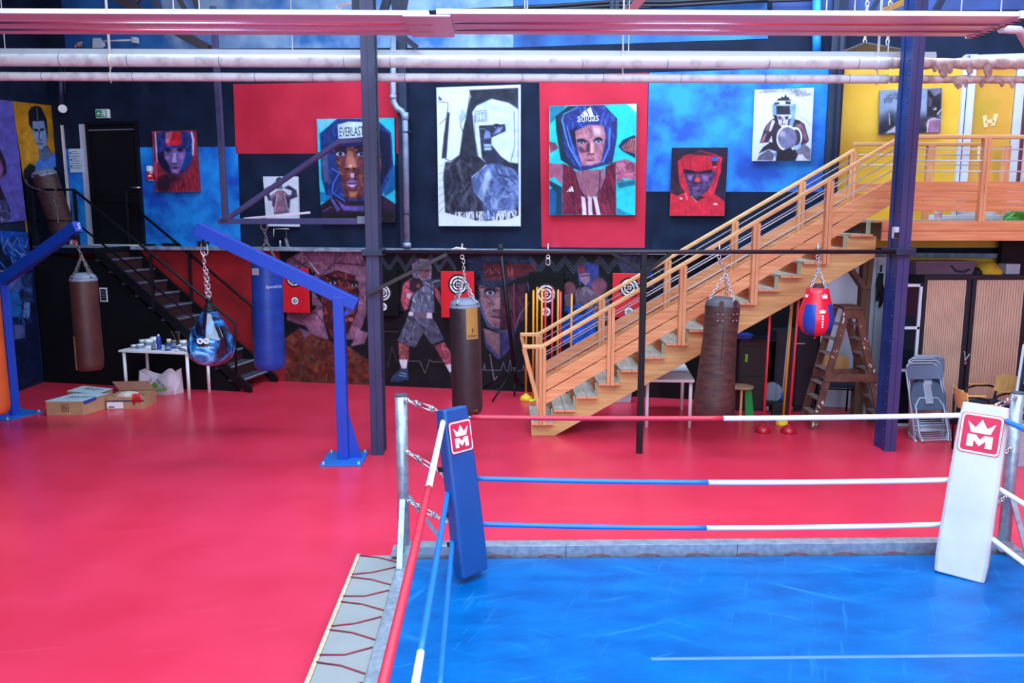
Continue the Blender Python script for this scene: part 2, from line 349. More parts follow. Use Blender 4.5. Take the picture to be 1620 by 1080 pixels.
def painted_grid(mb, G, C, name, mats, parent=None, extra=None):
    """G (nv,nu,3) world points, C (nv,nu,3) 0..255 colours -> ONE mesh with colour attribute; extra = list of (verts, faces, rgb)"""
    nv, nu = G.shape[:2]; co = G.reshape(-1, 3); cc = lin(np.clip(C.reshape(-1, 3), 2, 250))
    idx = np.arange(nv*nu).reshape(nv, nu)
    F = np.stack([idx[:-1, :-1], idx[1:, :-1], idx[1:, 1:], idx[:-1, 1:]], -1).reshape(-1, 4)
    vs = [co]; cs = [cc]; fs = [tuple(f) for f in F.tolist()]; off = len(co)
    for ev, ef, ec in (extra or []):
        ev = np.array(ev, float); vs.append(ev); cs.append(np.repeat(lin(ec)[None], len(ev), 0)); fs += [tuple(i+off for i in f) for f in ef]; off += len(ev)
    vs = np.concatenate(vs); cs = np.concatenate(cs)
    me = bpy.data.meshes.new(name); me.from_pydata(vs.tolist(), [], fs)
    at = me.color_attributes.new('paint', 'FLOAT_COLOR', 'POINT'); at.data.foreach_set('color', np.concatenate([cs, np.ones((len(cs), 1))], 1).ravel())
    me.materials.append(mats); o = bpy.data.objects.new(name, me); COL.objects.link(o)
    if parent: o.parent = parent
    return o
def canvas(crop, corners, base, amp, fn, label, name='painting', thick=0.045, res=1.0, plane=None, seed=1, edge=(200, 205, 215), group=None, gap=0.02):
    """a stretched canvas hung on the long wall; corners tl,tr,br,bl in survey pixels of a crop (ox,oy,k)"""
    ox, oy, k = crop; pts = [(ox+c[0]/k, oy+c[1]/k) for c in corners]
    plane = plane or (lambda x, y: wl(x, y, gap+thick))
    nrm = WN if plane.__name__ == '<lambda>' else plane.nrm
    Q = [plane(*p) for p in pts]
    nu = int(np.hypot(pts[1][0]-pts[0][0], pts[1][1]-pts[0][1])/res)+2; nv = int(np.hypot(pts[3][0]-pts[0][0], pts[3][1]-pts[0][1])/res)+2
    u = np.linspace(0, 1, nu)[None, :, None]; v = np.linspace(0, 1, nv)[:, None, None]
    G = (Q[0]*(1-u)+Q[1]*u)*(1-v)+(Q[3]*(1-u)+Q[2]*u)*v
    px, py = proj(G.reshape(-1, 3)); pa = Painter(px.reshape(nv, nu), py.reshape(nv, nu), base, amp, seed).view(*crop)
    fn(pa)
    bk = [q-nrm*thick for q in Q]
    ex = [([Q[i], Q[(i+1) % 4], bk[(i+1) % 4], bk[i]], [(0, 1, 2, 3)], edge) for i in range(4)]+[(bk, [(0, 1, 2, 3)], (90, 80, 70))]
    o = painted_grid(None, G, pa.c, name, CANVAS, extra=ex)
    tag(o, label, 'painting', group); o['_'] = 0; del o['_']
    return o

# ================================================================== THE SETTING
XL, XR, YF = -8.1, 8.6, -6.0
b = MB(); b.add([(XL, YF, 0), (XR, YF, 0), (XR, 16.5, 0), (XL, 16.5, 0)], [(0, 1, 2, 3)]); b.add([(XL, YF, -.1), (XR, YF, -.1), (XR, 16.5, -.1), (XL, 16.5, -.1)], [(3, 2, 1, 0)])
struct(b.build('floor', M_floor))
SMIN, SMAX = -8.5, 8.9
ZT = 7.6
# long wall: dark base, then the painted fields a few millimetres proud of it
b = MB()
def wbox(mb, s0, s1, z0, z1, t0, t1, mi=0): return mb.hexa([wp(s0, z0, t0), wp(s1, z0, t0), wp(s1, z0, t1), wp(s0, z0, t1)], [wp(s0, z1, t0), wp(s1, z1, t0), wp(s1, z1, t1), wp(s0, z1, t1)], mi)
wbox(b, SMIN, SMAX, 2.33, ZT, -0.2, 0)
def field(px, mi, t=0.004):
    f = [wl(x, y, t) for x, y in px]; k = [wl(x, y, t)-WN*t for x, y in px]; n = len(px)
    b.add(f+k, [tuple(range(n))]+[(i, (i+1) % n, n+(i+1) % n, n+i) for i in range(n)], mi)
field([(104, 236), (138, 236), (151, 391), (119, 391)], 2)
field([(221, 233), (376, 232), (381, 391), (231, 391)], 2)
field([(369, 133), (634, 128), (636, 243), (373, 243)], 1)
field([(853, 119), (1025.5, 115), (1020, 392), (857, 391)], 1)
field([(1027, 115), (1313, 106), (1308, 304), (1022, 303)], 2)
field([(1328, 105), (1760, 92), (1760, 391), (1322, 392)], 3)
field([(90, -60), (250, -60), (262, 77), (104, 77)], 5)
field([(250, -60), (812, -60), (812, 75), (262, 77)], 4)
field([(812, -60), (1212, -60), (1215, 61), (812, 75)], 5)
field([(1222, -60), (1760, -60), (1760, 14), (1222, 18)], 6)
struct(b.build('wall_back', [M_black, M_redw, M_bluew, M_yelw, M_skyb, M_midb, mat('dusky_blue_plaster', (46, 78, 150), 0.7, scale=1.5, rgb2=(28, 44, 92), detail=8)]))
# lower storey of the long wall: red field, mural strip (painted), dark field
b = MB()
wbox(b, SMIN, st(wl(446, 500))[0], 0, 2.33, -0.2, 0, 1); s_m0 = st(wl(446, 500))[0]; s_m1 = st(wl(1046, 500))[0]
wbox(b, s_m1, st(wl(1300, 500))[0], 0, 2.33, -0.2, 0, 0); s_y = st(wl(1300, 500))[0]
wbox(b, s_y, SMAX, 0, 2.0, -0.2, 0, 2); wbox(b, s_y, SMAX, 2.0, 2.33, -0.2, 0, 3)
wbox(b, s_m0, s_m1, 0, 2.33, -0.2, -0.012, 0)
lowwall = struct(b.build('wall_back_lower', [M_blackl, M_redd, M_pale, M_yelw]))
nu, nv = 640, 225
sg = np.linspace(s_m0, s_m1, nu)[None, :, None]; zg = np.linspace(2.33, 0.0, nv)[:, None, None]
G = W0+WD*sg+np.array([0, 0, 1.0])*zg
px, py = proj(G.reshape(-1, 3)); pa = Painter(px.reshape(nv, nu), py.reshape(nv, nu), (17, 17, 24), 0.5, 5)
A = (440, 390, 4.694); pa.view(*A)
hood = [(60, 100), (180, 30), (400, 5), (600, 15), (655, 130), (655, 500), (620, 600), (560, 690), (500, 690), (520, 600), (590, 480), (600, 330), (570, 230), (420, 180), (320, 220), (260, 330), (330, 430), (340, 560), (375, 690), (290, 690), (200, 590), (65, 545), (52, 300)]
pa.P((126, 84, 112), hood, 6, 0.3).B([(186, 150, 182), (86, 30, 56), (150, 104, 138), (108, 62, 92), (170, 110, 110)], hood, 260, 70, 13, 0.4, 1.0, 0.55)
pa.L((80, 30, 56), [(300, 230), (420, 120), (640, 140)], 8).L((200, 170, 200), [(230, 110), (300, 200)], 10).L((80, 30, 56), [(100, 80), (260, 190), (320, 230)], 8).L((70, 26, 48), [(330, 560), (290, 500), (200, 470)], 6)
face = [(320, 220), (440, 175), (570, 215), (600, 330), (590, 470), (520, 640), (400, 690), (345, 560), (335, 440), (300, 310)]
pa.P((66, 24, 32), face, 8, 0.3).B([(150, 50, 54), (36, 12, 20), (120, 40, 46), (90, 34, 44), (170, 84, 80)], face, 130, 42, 13, 1.0, 0.9, 0.6)
pa.eye(405, 268, 30, (190, 180, 200), (60, 40, 60)).eye(565, 288, 26, (200, 195, 215), (60, 40, 60))
pa.L((26, 10, 16), [(350, 215), (450, 240)], 14).L((26, 10, 16), [(520, 250), (595, 262)], 12).P((120, 44, 50), [(480, 300), (510, 300), (530, 420), (455, 430)], 10).P((120, 60, 70), [(470, 460), (580, 450), (560, 500), (490, 510)], 8).E((176, 96, 100), 490, 545, 24, 17).E((176, 96, 100), 540, 540, 20, 15)
chest = [(40, 690), (150, 610), (300, 670), (380, 700), (520, 740), (680, 850), (690, 1030), (0, 1020), (0, 750)]
pa.P((86, 38, 32), chest, 8, 0.4).B([(170, 66, 44), (56, 30, 32), (120, 96, 70), (140, 44, 40), (70, 60, 56), (180, 90, 60)], chest, 260, 46, 24, 1.5, 1.4, 0.3)
pa.P((112, 84, 116), [(150, 600), (260, 640), (200, 680)], 8)
pa.P((140, 100, 130), [(590, 610), (670, 640), (640, 720), (540, 740)], 8, 0.3)
pa.P((50, 62, 66), [(0, 1000), (720, 1025), (720, 1060), (0, 1050)], 8, 0.3)
Bm = (600, 390, 4.694); pa.view(*Bm)
zz = [(10+i*62, 150 if i % 2 else 60) for i in range(10)]
for dy in (0, 18, 36): pa.L((92, 98, 122), [(x, y+dy) for x, y in zz], 4)
pa.P((114, 104, 130), [(240, 130), (300, 85), (370, 100), (392, 150), (385, 240), (330, 255), (250, 230)], 5, 0.3).B([(170, 160, 180), (60, 50, 70)], [(240, 90), (392, 90), (392, 240), (250, 240)], 30, 30, 6, 0.3, 1)
pa.P((120, 78, 90), [(290, 160), (370, 160), (370, 220), (330, 250), (300, 220)], 5, 0.2).L((30, 20, 30), [(300, 175), (325, 180)], 8).L((30, 20, 30), [(345, 180), (368, 176)], 8).L((70, 36, 46), [(315, 222), (350, 222)], 6)
arm = [(175, 280), (240, 232), (275, 300), (235, 380), (215, 460), (180, 475), (160, 400)]
pa.P((168, 72, 96), arm, 6, 0.2).B([(214, 112, 126), (100, 36, 56)], arm, 40, 40, 10, 1.3)
tors = [(270, 265), (400, 245), (412, 490), (225, 490), (250, 360)]
pa.P((98, 100, 130), tors, 6, 0.3).B([(190, 196, 214), (44, 44, 60), (120, 120, 150)], tors, 90, 36, 8, 1.1, 0.6)
pa.P((44, 30, 40), [(226, 250), (300, 232), (335, 290), (255, 345), (222, 320)], 6, 0.3).P((190, 170, 186), [(205, 345), (245, 350), (225, 392), (200, 372)], 5).E((130, 70, 70), 290, 292, 14, 16)
ar2 = [(408, 285), (445, 330), (482, 430), (455, 440), (415, 360)]
pa.P((160, 68, 96), ar2, 6, 0.2).P((50, 50, 66), [(390, 250), (450, 228), (470, 300), (420, 308)], 6, 0.3).L((150, 150, 170), [(400, 262), (450, 250)], 6)
sho = [(215, 512), (396, 530), (440, 600), (482, 690), (392, 726), (325, 640), (265, 748), (135, 700)]
pa.P((78, 78, 104), sho, 6, 0.3).B([(120, 124, 154), (40, 38, 54), (96, 86, 100)], sho, 80, 60, 9, 1.2, 0.5)
pa.P((106, 88, 108), [(220, 485), (390, 488), (396, 536), (215, 514)], 5).P((208, 196, 214), [(220, 484), (252, 486), (250, 514), (217, 512)], 4).P((208, 196, 214), [(352, 490), (392, 490), (394, 534), (350, 530)], 4)
lg = [(140, 712), (220, 730), (218, 842), (150, 842)]; lg2 = [(408, 735), (482, 708), (532, 790), (540, 875), (488, 875), (445, 800)]
pa.P((138, 72, 76), lg, 6, 0.2).B([(190, 110, 104), (80, 36, 44)], lg, 40, 30, 9, 1.2).P((150, 66, 84), lg2, 6, 0.2).B([(200, 110, 124), (90, 36, 52)], lg2, 30, 40, 9, 1.0)
pa.P((212, 208, 220), [(146, 838), (212, 838), (202, 906), (165, 906)], 5).P((212, 208, 220), [(490, 876), (545, 870), (545, 935), (520, 932)], 5)
pa.P((44, 64, 98), [(158, 905), (212, 908), (218, 985), (150, 1005), (76, 1008), (92, 970)], 6, 0.3).L((160, 180, 210), [(160, 935), (200, 945)], 4).L((160, 180, 210), [(150, 955), (196, 962)], 4).P((40, 50, 70), [(520, 932), (548, 935), (548, 1010), (535, 1000)], 5)
pa.L((120, 112, 130), [(0, 630), (140, 630)], 3).L((120, 112, 130), [(210, 850), (300, 850), (340, 940), (375, 840), (400, 855), (480, 855)], 4).L((70, 66, 80), [(60, 900), (95, 740), (130, 850)], 4)
pa.P((48, 58, 66), [(0, 1040), (800, 1065), (800, 1090), (0, 1065)], 6)
Cm = (740, 380, 4.0); pa.view(*Cm)
cap = [(0, 110), (180, 88), (390, 95), (432, 150), (420, 210), (300, 245), (205, 300), (62, 285), (0, 200)]
pa.P((34, 42, 72), cap, 7, 0.3).B([(60, 72, 110), (20, 24, 44)], cap, 60, 60, 10, 0.2, 0.5)
pa.P((92, 34, 44), [(92, 150), (425, 148), (430, 192), (300, 240), (110, 258)], 6, 0.3).L((150, 90, 100), [(112, 205), (140, 180), (150, 215), (180, 180), (200, 212)], 5).L((40, 16, 30), [(110, 235), (210, 215), (290, 225)], 6)
for i in range(5): pa.L((40, 20, 34), [(118+i*16, 185), (122+i*16, 225)], 5)
pa.P((150, 70, 74), [(248, 165), (262, 165), (268, 230), (254, 230)], 4).P((150, 70, 74), [(272, 165), (288, 170), (286, 225), (272, 225)], 4)
hf = [(68, 285), (205, 300), (205, 565), (150, 545), (108, 485), (78, 390)]
pa.P((118, 88, 102), hf, 6, 0.25).B([(160, 124, 134), (80, 52, 66), (140, 96, 104)], hf, 80, 50, 12, 1.2, 0.8, 0.6)
hf2 = [(205, 300), (372, 275), (382, 450), (310, 560), (205, 592)]
pa.P((54, 24, 44), hf2, 6, 0.4).B([(110, 40, 70), (30, 14, 28), (80, 50, 70)], hf2, 70, 60, 14, 1.2, 0.6, 0.5)
pa.eye(142, 332, 32, (176, 184, 210), (70, 90, 140)).L((50, 34, 46), [(80, 300), (130, 290), (195, 318)], 9).P((150, 116, 126), [(180, 370), (205, 360), (205, 440), (165, 430)], 8).L((60, 30, 44), [(160, 445), (205, 440)], 7).L((50, 24, 38), [(150, 480), (205, 490), (260, 480)], 8).P((140, 92, 106), [(160, 492), (205, 500), (205, 520), (165, 512)], 6)
pa.L((64, 74, 116), [(70, 380), (100, 470), (130, 540), (205, 578), (300, 570)], 16, 0.3).L((90, 94, 130), [(380, 270), (400, 380), (330, 470), (300, 560)], 7)
nk = [(95, 555), (205, 590), (205, 750), (175, 735), (115, 640)]
pa.P((126, 92, 104), nk, 6, 0.25).P((54, 54, 110), [(205, 590), (300, 570), (290, 660), (210, 748)], 6, 0.4).P((70, 70, 130), [(95, 600), (130, 660), (205, 735), (190, 752), (120, 680)], 6, 0.3)
pa.L((150, 140, 160), [(140, 720), (168, 890), (185, 860)], 4).L((110, 106, 130), [(80, 820), (100, 820), (105, 780), (112, 822), (210, 822), (225, 770), (240, 822), (255, 830), (268, 755), (280, 835), (345, 820), (352, 790), (358, 825), (400, 825)], 4)
pa.L((130, 50, 64), [(292, 275), (294, 560)], 7).L((50, 30, 44), [(292, 560), (296, 940)], 7)
for dy in (0, 20, 40): pa.L((92, 98, 122), [(395+i*55, (170 if i % 2 else 100)+dy) for i in range(16)], 4)
bo = [(680, 320), (700, 300), (770, 290), (840, 330), (880, 480), (860, 560), (680, 500)]
pa.P((92, 76, 96), bo, 6, 0.25).B([(140, 116, 130), (54, 42, 60)], bo, 60, 40, 10, 1.2, 0.8)
pa.P((52, 66, 140), [(690, 175), (760, 138), (828, 158), (832, 250), (780, 295), (705, 260)], 6, 0.3).P((132, 50, 72), [(697, 165), (745, 160), (742, 208), (698, 215)], 5, 0.2).P((146, 112, 140), [(706, 215), (770, 205), (775, 255), (745, 290), (712, 250)], 5, 0.2).L((40, 24, 44), [(715, 228), (765, 222)], 6).L((70, 90, 170), [(700, 190), (712, 280)], 5)
pa.E((112, 62, 74), 642, 305, 40, 42, 0.2, 0.3).E((116, 66, 86), 832, 290, 48, 56, 0.2, 0.3).P((110, 90, 110), [(610, 340), (672, 330), (660, 430), (616, 420)], 6, 0.3).P((80, 76, 100), [(830, 350), (880, 340), (920, 460), (860, 520)], 6, 0.3)
pa.P((18, 84, 190), [(588, 430), (700, 405), (790, 440), (810, 560), (800, 660), (585, 650)], 6, 0.3).P((28, 30, 60), [(650, 430), (760, 430), (740, 470), (660, 470)], 5)
pa.P((66, 66, 100), [(940, 90), (1100, 100), (1180, 260), (1000, 300)], 8, 0.5).P((20, 60, 130), [(1040, 200), (1160, 180), (1180, 300), (1050, 320)], 8, 0.4).P((96, 60, 70), [(960, 210), (1010, 200), (1010, 260), (970, 270)], 8, 0.4)
pa.P((44, 52, 60), [(0, 935), (1300, 1010), (1300, 1100), (0, 1000)], 6, 0.3)
mur = painted_grid(None, G, pa.c, 'mural_paint', paintmat('mural_wall_paint', 0.6)); mur.parent = lowwall
# ledge between the storeys
b = MB(); wbox(b, -6.75, st(wl(1700, 400))[0], 2.335, 2.40, -0.02, 0.16); struct(b.build('trim_1', M_ledge, bevel=0.006))
b = MB(); s0, s1 = st(wl(635, 300))[0], st(wl(649, 300))[0]; wbox(b, s0, s1, 2.4, ZT, 0, 0.12); struct(b.build('trim_2', M_navy, bevel=0.01))
b = MB(); s0, s1 = st(wl(1306, 200))[0], st(wl(1326, 200))[0]; wbox(b, s0, s1, 2.4, ZT, 0, 0.14); b.tube([wp(s0+0.14, 2.6, 0.2), wp(s0+0.14, ZT, 0.2)], 0.05, 12); struct(b.build('trim_3', M_navy, bevel=0.01))
# other walls and the roof with its two rooflights
b = MB(); b.bb(XL-0.2, XL, YF, 16.6, 0, ZT); struct(b.build('wall_left', M_black))
b = MB(); b.bb(XR, XR+0.2, YF, 16.6, 0, ZT); struct(b.build('wall_right', mat('red_end_wall_paint', (176, 40, 54), 0.7)))
gx0, gx1, gz0, gz1 = -3.6, 6.4, 1.6, 5.4
b = MB(); b.bb(XL, gx0, YF-0.2, YF, 0, ZT); b.bb(gx1, XR, YF-0.2, YF, 0, ZT); b.bb(gx0, gx1, YF-0.2, YF, 0, gz0); b.bb(gx0, gx1, YF-0.2, YF, gz1, ZT); struct(b.build('wall_front', mat('grey_front_wall', (170, 172, 180), 0.8)))
b = MB()
for k in range(6): x = gx0+(gx1-gx0)*k/5; b.bb(x-0.04, x+0.04, YF-0.14, YF-0.04, gz0, gz1)
for z in (gz0+0.04, (gz0+gz1)/2, gz1-0.04): b.bb(gx0, gx1, YF-0.14, YF-0.04, z-0.04, z+0.04)
struct(b.build('added_window', M_wframe))  # unseen window behind the camera, added for light from the front
b = MB()
RL = [(-6.5, 6.5, -4.6, -0.6), (-5.1, 7.3, 2.0, 6.6), (-4.5, 7.5, 9.7, 12.1)]
ys = [YF, -4.6, -0.6, 2.0, 6.6, 9.7, 12.1, 16.6]
for i in range(7):
    if i in (1, 3, 5):
        x0, x1, y0, y1 = RL[i//2]; b.bb(XL, x0, y0, y1, ZT, ZT+0.12); b.bb(x1, XR, y0, y1, ZT, ZT+0.12)
    else: b.bb(XL, XR, ys[i], ys[i+1], ZT, ZT+0.12)
struct(b.build('ceiling', M_ceil))
# door in the upper storey
b = MB()
D = [wl(145, 196), wl(222, 196), wl(231, 391), wl(151, 391)]
s0, s1 = st(wl(146, 300))[0], st(wl(226, 300))[0]; zt = float(wl(185, 197)[2])
b = MB(); wbox(b, s0-0.0, s0+0.05, 2.4, zt, 0.0, 0.07); wbox(b, s1-0.05, s1, 2.4, zt, 0.0, 0.07); wbox(b, s0, s1, zt, zt+0.05, 0, 0.07)
door = struct(b.build('door_1', M_blksteel, bevel=0.004))
b = MB(); wbox(b, s0-0.17, s0-0.02, 2.4, zt+0.02, 0, 0.012); b.build('side_reveal', M_pale, door, 'pale grey reveal strip')
b = MB(); wbox(b, s0+0.05, s1-0.05, 2.42, zt-0.02, 0.005, 0.03)
wbox(b, s0+0.12, s1-0.12, 2.5, 3.05, 0.028, 0.04); wbox(b, s0+0.12, s1-0.12, 3.3, zt-0.18, 0.028, 0.04); wbox(b, s0+0.05, s1-0.05, 3.18, 3.24, 0.03, 0.05); b.build('door_leaf', M_blackl, door, bevel=0.004)
b = MB(); wbox(b, s0+0.05, s1-0.05, zt-0.1, zt-0.085, 0.03, 0.045); b.build('closer_rail', M_galv, door, 'thin light rail')
b = MB(); wbox(b, s0+0.03, s1-0.02, 2.402, 2.425, 0.0, 0.16); b.build('door_light_gap', M_white, door, 'white strip painted as the light gap under the door')  # light showing under the door, put in as a white strip
b = MB(); p = wl(216, 296.5, 0.09); b.tube([p-WD*0.12, p+WD*0.05], 0.012, 8); b.tube([p+WD*0.05, p+WD*0.05-WN*0.06], 0.012, 8); b.build('door_handle', M_chrome, door, 'bright lever handle')
# white framed glazed door up on the platform
b = MB()
def wstrip(mb, p0, p1, w, t0, t1, mi=0):
    a, c = wl(*p0), wl(*p1); sa, sc = st(a)[0], st(c)[0]; s0 = (sa+sc)/2
    wbox(mb, s0-w/2, s0+w/2, min(a[2], c[2]), max(a[2], c[2]), t0, t1, mi)
wstrip(b, (1531, 88), (1516, 347), 0.16, 0, 0.09); wstrip(b, (1622, 92), (1597, 347), 0.2, 0, 0.09)
sA = st(wl(1523, 200))[0]; sB = st(wl(1610, 200))[0]
za = float(wl(1560, 88)[2]); wbox(b, sA-0.08, sB+1.2, za-0.12, za, 0, 0.09); wbox(b, sA, sB, 2.9, 3.0, 0, 0.09)
wbox(b, sA-0.02, sA-0.005, 2.9, za, 0.09, 0.094, 1); wbox(b, sB+1.1, sB+1.2, 2.9, za, 0, 0.09)
win = struct(b.build('window_1', [M_wframe, mat('frame_seal_blue', (60, 90, 160), 0.5)], bevel=0.005))
b = MB(); wbox(b, sA+0.08, sB-0.1, 3.0, za-0.12, 0.02, 0.04); b.build('pane', M_ywin, win, 'glazing with a yellow reflection in its colour')  # reflection of the yellow wall put into the pane's own colour
b = MB(); c = wl(1566, 192, 0.045)
for dx, dz, w, h, r in ((-0.06, 0.0, 0.05, 0.17, 0.2), (0.06, 0.02, 0.05, 0.17, -0.2), (0, 0, 0.12, 0.05, 0.1), (-0.11, -0.45, 0.04, 0.2, 0.05)):
    X = WD*math.cos(r)+np.array([0, 0, 1])*math.sin(r); Z = np.cross(X, WN); b.box(c+WD*dx+np.array([0, 0, dz]), (w, 0.003, h), 0, X, WN, Z*-1)
b.build('pale_mark', mat('cream_mark', (250, 226, 170), 0.6), win, 'pale reflected mark modelled on the glazing', bevel=0.001)  # reflected mark built as thin pale slivers
b = MB(); wbox(b, sB+0.1, sB+1.1, 3.0, za-0.12, 0.02, 0.04); b.build('pane', M_pale, win)
b = MB(); wstrip(b, (1619, 150), (1604, 300), 0.04, 0.09, 0.13); b.build('red_jamb_strip', M_purple, win, 'red strip')

# ================================================================== PAINTINGS ON THE LONG WALL
def p1(p):
    W, K = (202, 186, 226), (34, 22, 38)
    p.P((36, 54, 124), [(215, 175), (300, 150), (640, 150), (715, 200), (715, 470), (640, 640), (540, 730), (420, 730), (320, 640), (215, 450)], 8, 0.3)
    p.B([(50, 90, 180), (24, 34, 90), (90, 50, 110)], [(215, 160), (715, 160), (640, 640), (320, 640)], 90, 70, 22, 1.2, 0.5)
    p.L(W, [(212, 165), (222, 330), (240, 545)], 16).L(W, [(690, 165), (712, 260), (706, 450)], 26).L((190, 60, 90), [(215, 560), (240, 940)], 40)
    p.P((204, 34, 54), [(345, 160), (550, 150), (555, 328), (362, 336)], 8, 0.25).P((196, 116, 146), [(350, 165), (430, 155), (420, 230), (385, 300), (352, 300)], 10, 0.3)
    p.P((116, 92, 160), [(320, 385), (600, 362), (615, 480), (560, 620), (520, 705), (440, 712), (390, 600), (328, 490)], 8, 0.2)
    p.P((26, 26, 62), [(235, 430), (330, 400), (330, 490), (400, 600), (405, 700), (330, 670), (250, 540)], 14, 0.3).P((30, 70, 150), [(620, 430), (700, 400), (680, 560), (590, 650), (560, 640)], 14)
    p.eye(385, 415, 34, (120, 130, 180), (40, 60, 120)).eye(540, 412, 34, (120, 130, 180), (30, 60, 110)).L((26, 24, 60), [(320, 385), (400, 380)], 16).L((26, 24, 60), [(510, 378), (600, 360)], 16)
    p.P((180, 156, 212), [(452, 430), (482, 430), (492, 560), (432, 562)], 10).L((50, 30, 70), [(430, 572), (490, 568)], 12).P((90, 40, 74), [(412, 628), (465, 606), (540, 622), (480, 648)], 6).P((150, 120, 180), [(430, 650), (520, 648), (500, 700), (450, 704)], 10)
    p.E((150, 120, 190), 372, 495, 30, 26, 0.8).E((150, 120, 190), 560, 480, 30, 40, 0.8)
    p.B([(190, 40, 66), (120, 26, 46), (70, 20, 36)], [(240, 740), (800, 620), (790, 940), (240, 940)], 120, 90, 16, 1.5, 0.2, 0.6).E(K, 320, 850, 110, 110, 0.8, 0.3, 0.9).E(K, 420, 760, 110, 60, 0.8, 0.3, 0.8)
canvas((220, 190, 8.308), [(168, 145), (738, 132), (797, 945), (215, 948)], (146, 44, 62), 0.25, p1, 'portrait in blue headgear with a red front patch, beside the fire call point', seed=2, edge=(120, 40, 50))
def p2(p):
    p.E((52, 60, 82), 265, 135, 46, 52, 0.2).P((90, 100, 130), [(235, 170), (300, 170), (310, 240), (225, 240)], 8)
    p.P((62, 66, 96), [(72, 270), (62, 240), (130, 205), (182, 212), (165, 240), (112, 262), (145, 330), (180, 400), (120, 390)], 8, 0.3)
    p.P((62, 66, 96), [(320, 225), (385, 190), (490, 255), (505, 340), (400, 385), (340, 320), (420, 320), (430, 262), (370, 242)], 8, 0.3)
    p.P((140, 104, 130), [(150, 330), (240, 260), (320, 260), (405, 340), (392, 545), (200, 578), (180, 430)], 8, 0.25).P((52, 50, 80), [(180, 350), (230, 330), (200, 460), (170, 470)], 10).P((52, 50, 80), [(340, 330), (410, 350), (400, 490), (370, 470)], 10)
    p.L((230, 226, 240), [(240, 300), (205, 520)], 6).L((230, 226, 240), [(330, 300), (380, 520)], 6).P((96, 90, 110), [(195, 540), (390, 520), (395, 550), (200, 580)], 6)
    p.B([(190, 196, 214), (110, 110, 140)], [(150, 330), (405, 330), (392, 545), (200, 575)], 40, 40, 7, 1.4, 0.4, 0.5)
canvas((410, 270, 8.308), [(50, 75), (505, 75), (522, 735), (95, 728)], (208, 218, 234), 0.06, p2, 'small pale picture of a flexing boxer, above the ledge behind the steel bracket', seed=3)
def p3(p):
    p.P((110, 200, 225), [(58, 98), (225, 98), (85, 215)], 5).P((20, 120, 176), [(75, 720), (190, 730), (200, 800), (80, 810)], 6).P((14, 90, 150), [(620, 620), (734, 480), (734, 700), (640, 760)], 8)
    p.P((44, 28, 52), [(85, 990), (85, 840), (200, 760), (620, 750), (740, 830), (740, 990)], 7, 0.4)
    hel = [(85, 225), (235, 95), (560, 95), (695, 215), (715, 500), (620, 745), (450, 805), (300, 790), (140, 745), (100, 600)]
    p.P((30, 52, 116), hel, 7, 0.25).B([(50, 90, 190), (20, 30, 74), (60, 60, 120)], hel, 160, 90, 20, 1.4, 0.6, 0.5)
    p.P((18, 24, 60), [(560, 180), (680, 220), (700, 480), (600, 700), (580, 560)], 10, 0.3).P((80, 84, 128), [(105, 430), (150, 380), (160, 640), (120, 640)], 12)
    fc = [(196, 335), (330, 300), (470, 290), (600, 330), (612, 520), (560, 700), (400, 792), (300, 772), (255, 560)]
    p.P((92, 46, 52), fc, 8, 0.3).B([(150, 70, 60), (54, 26, 42), (120, 60, 90), (176, 110, 80)], fc, 150, 60, 16, 1.1, 0.8, 0.5)
    p.P((24, 34, 84), [(200, 300), (460, 290), (460, 330), (240, 345)], 8).L((30, 16, 30), [(205, 345), (300, 345)], 22).L((30, 16, 30), [(390, 345), (470, 330)], 20)
    p.eye(262, 396, 44, (196, 204, 238), (60, 70, 150)).eye(440, 400, 40, (196, 204, 238), (60, 70, 150))
    p.P((168, 104, 92), [(325, 370), (365, 370), (405, 510), (300, 515)], 12, 0.2).E((214, 160, 150), 345, 500, 18, 14, 0.6).E((40, 16, 24), 318, 525, 14, 9).E((40, 16, 24), 382, 525, 16, 9).P((200, 170, 210), [(345, 560), (380, 560), (378, 600), (350, 600)], 8)
    p.P((126, 96, 150), [(298, 642), (360, 610), (432, 642), (362, 692)], 7, 0.2).L((48, 20, 44), [(300, 646), (365, 650), (430, 642)], 7).E((190, 176, 220), 360, 668, 30, 8, 0.6).P((176, 110, 90), [(330, 720), (410, 720), (390, 765), (340, 765)], 14)
    p.L((70, 110, 210), [(190, 520), (250, 560), (200, 650), (190, 720), (300, 800)], 10).L((100, 96, 180), [(190, 780), (250, 870)], 12).P((96, 84, 166), [(225, 780), (300, 840), (465, 840), (465, 890), (290, 880)], 10, 0.3).L((90, 120, 210), [(185, 790), (240, 890)], 6).L((120, 90, 150), [(110, 890), (190, 845)], 6)
    p.P((26, 26, 32), [(90, 905), (740, 890), (740, 990), (90, 990)], 40, 0.3)
    p.P((188, 208, 222), [(240, 146), (330, 120), (480, 126), (590, 150), (588, 262), (245, 266)], 5, 0.12)
P3 = canvas((490, 170, 5.4), [(58, 98), (724, 88), (734, 982), (98, 985)], (34, 190, 216), 0.1, p3, 'cyan portrait in blue headgear with a lettered forehead band, behind the steel post', seed=4, edge=(30, 40, 60))
def wtext(par, body, p0, p1, h, m, t=0.068, name='lettering', **k):
    a, c = wl(*p0, t), wl(*p1, t); X = c-a; L = np.linalg.norm(X); X = X/L; Y = np.array([0, 0, 1.0]); return text(name, body, par, m, a, X, Y, L, h, **k)
wtext(P3, 'EVERLAST', (537.5, 216), (575.5, 214), 0.15, mat('navy_ink', (22, 30, 62), 0.6))
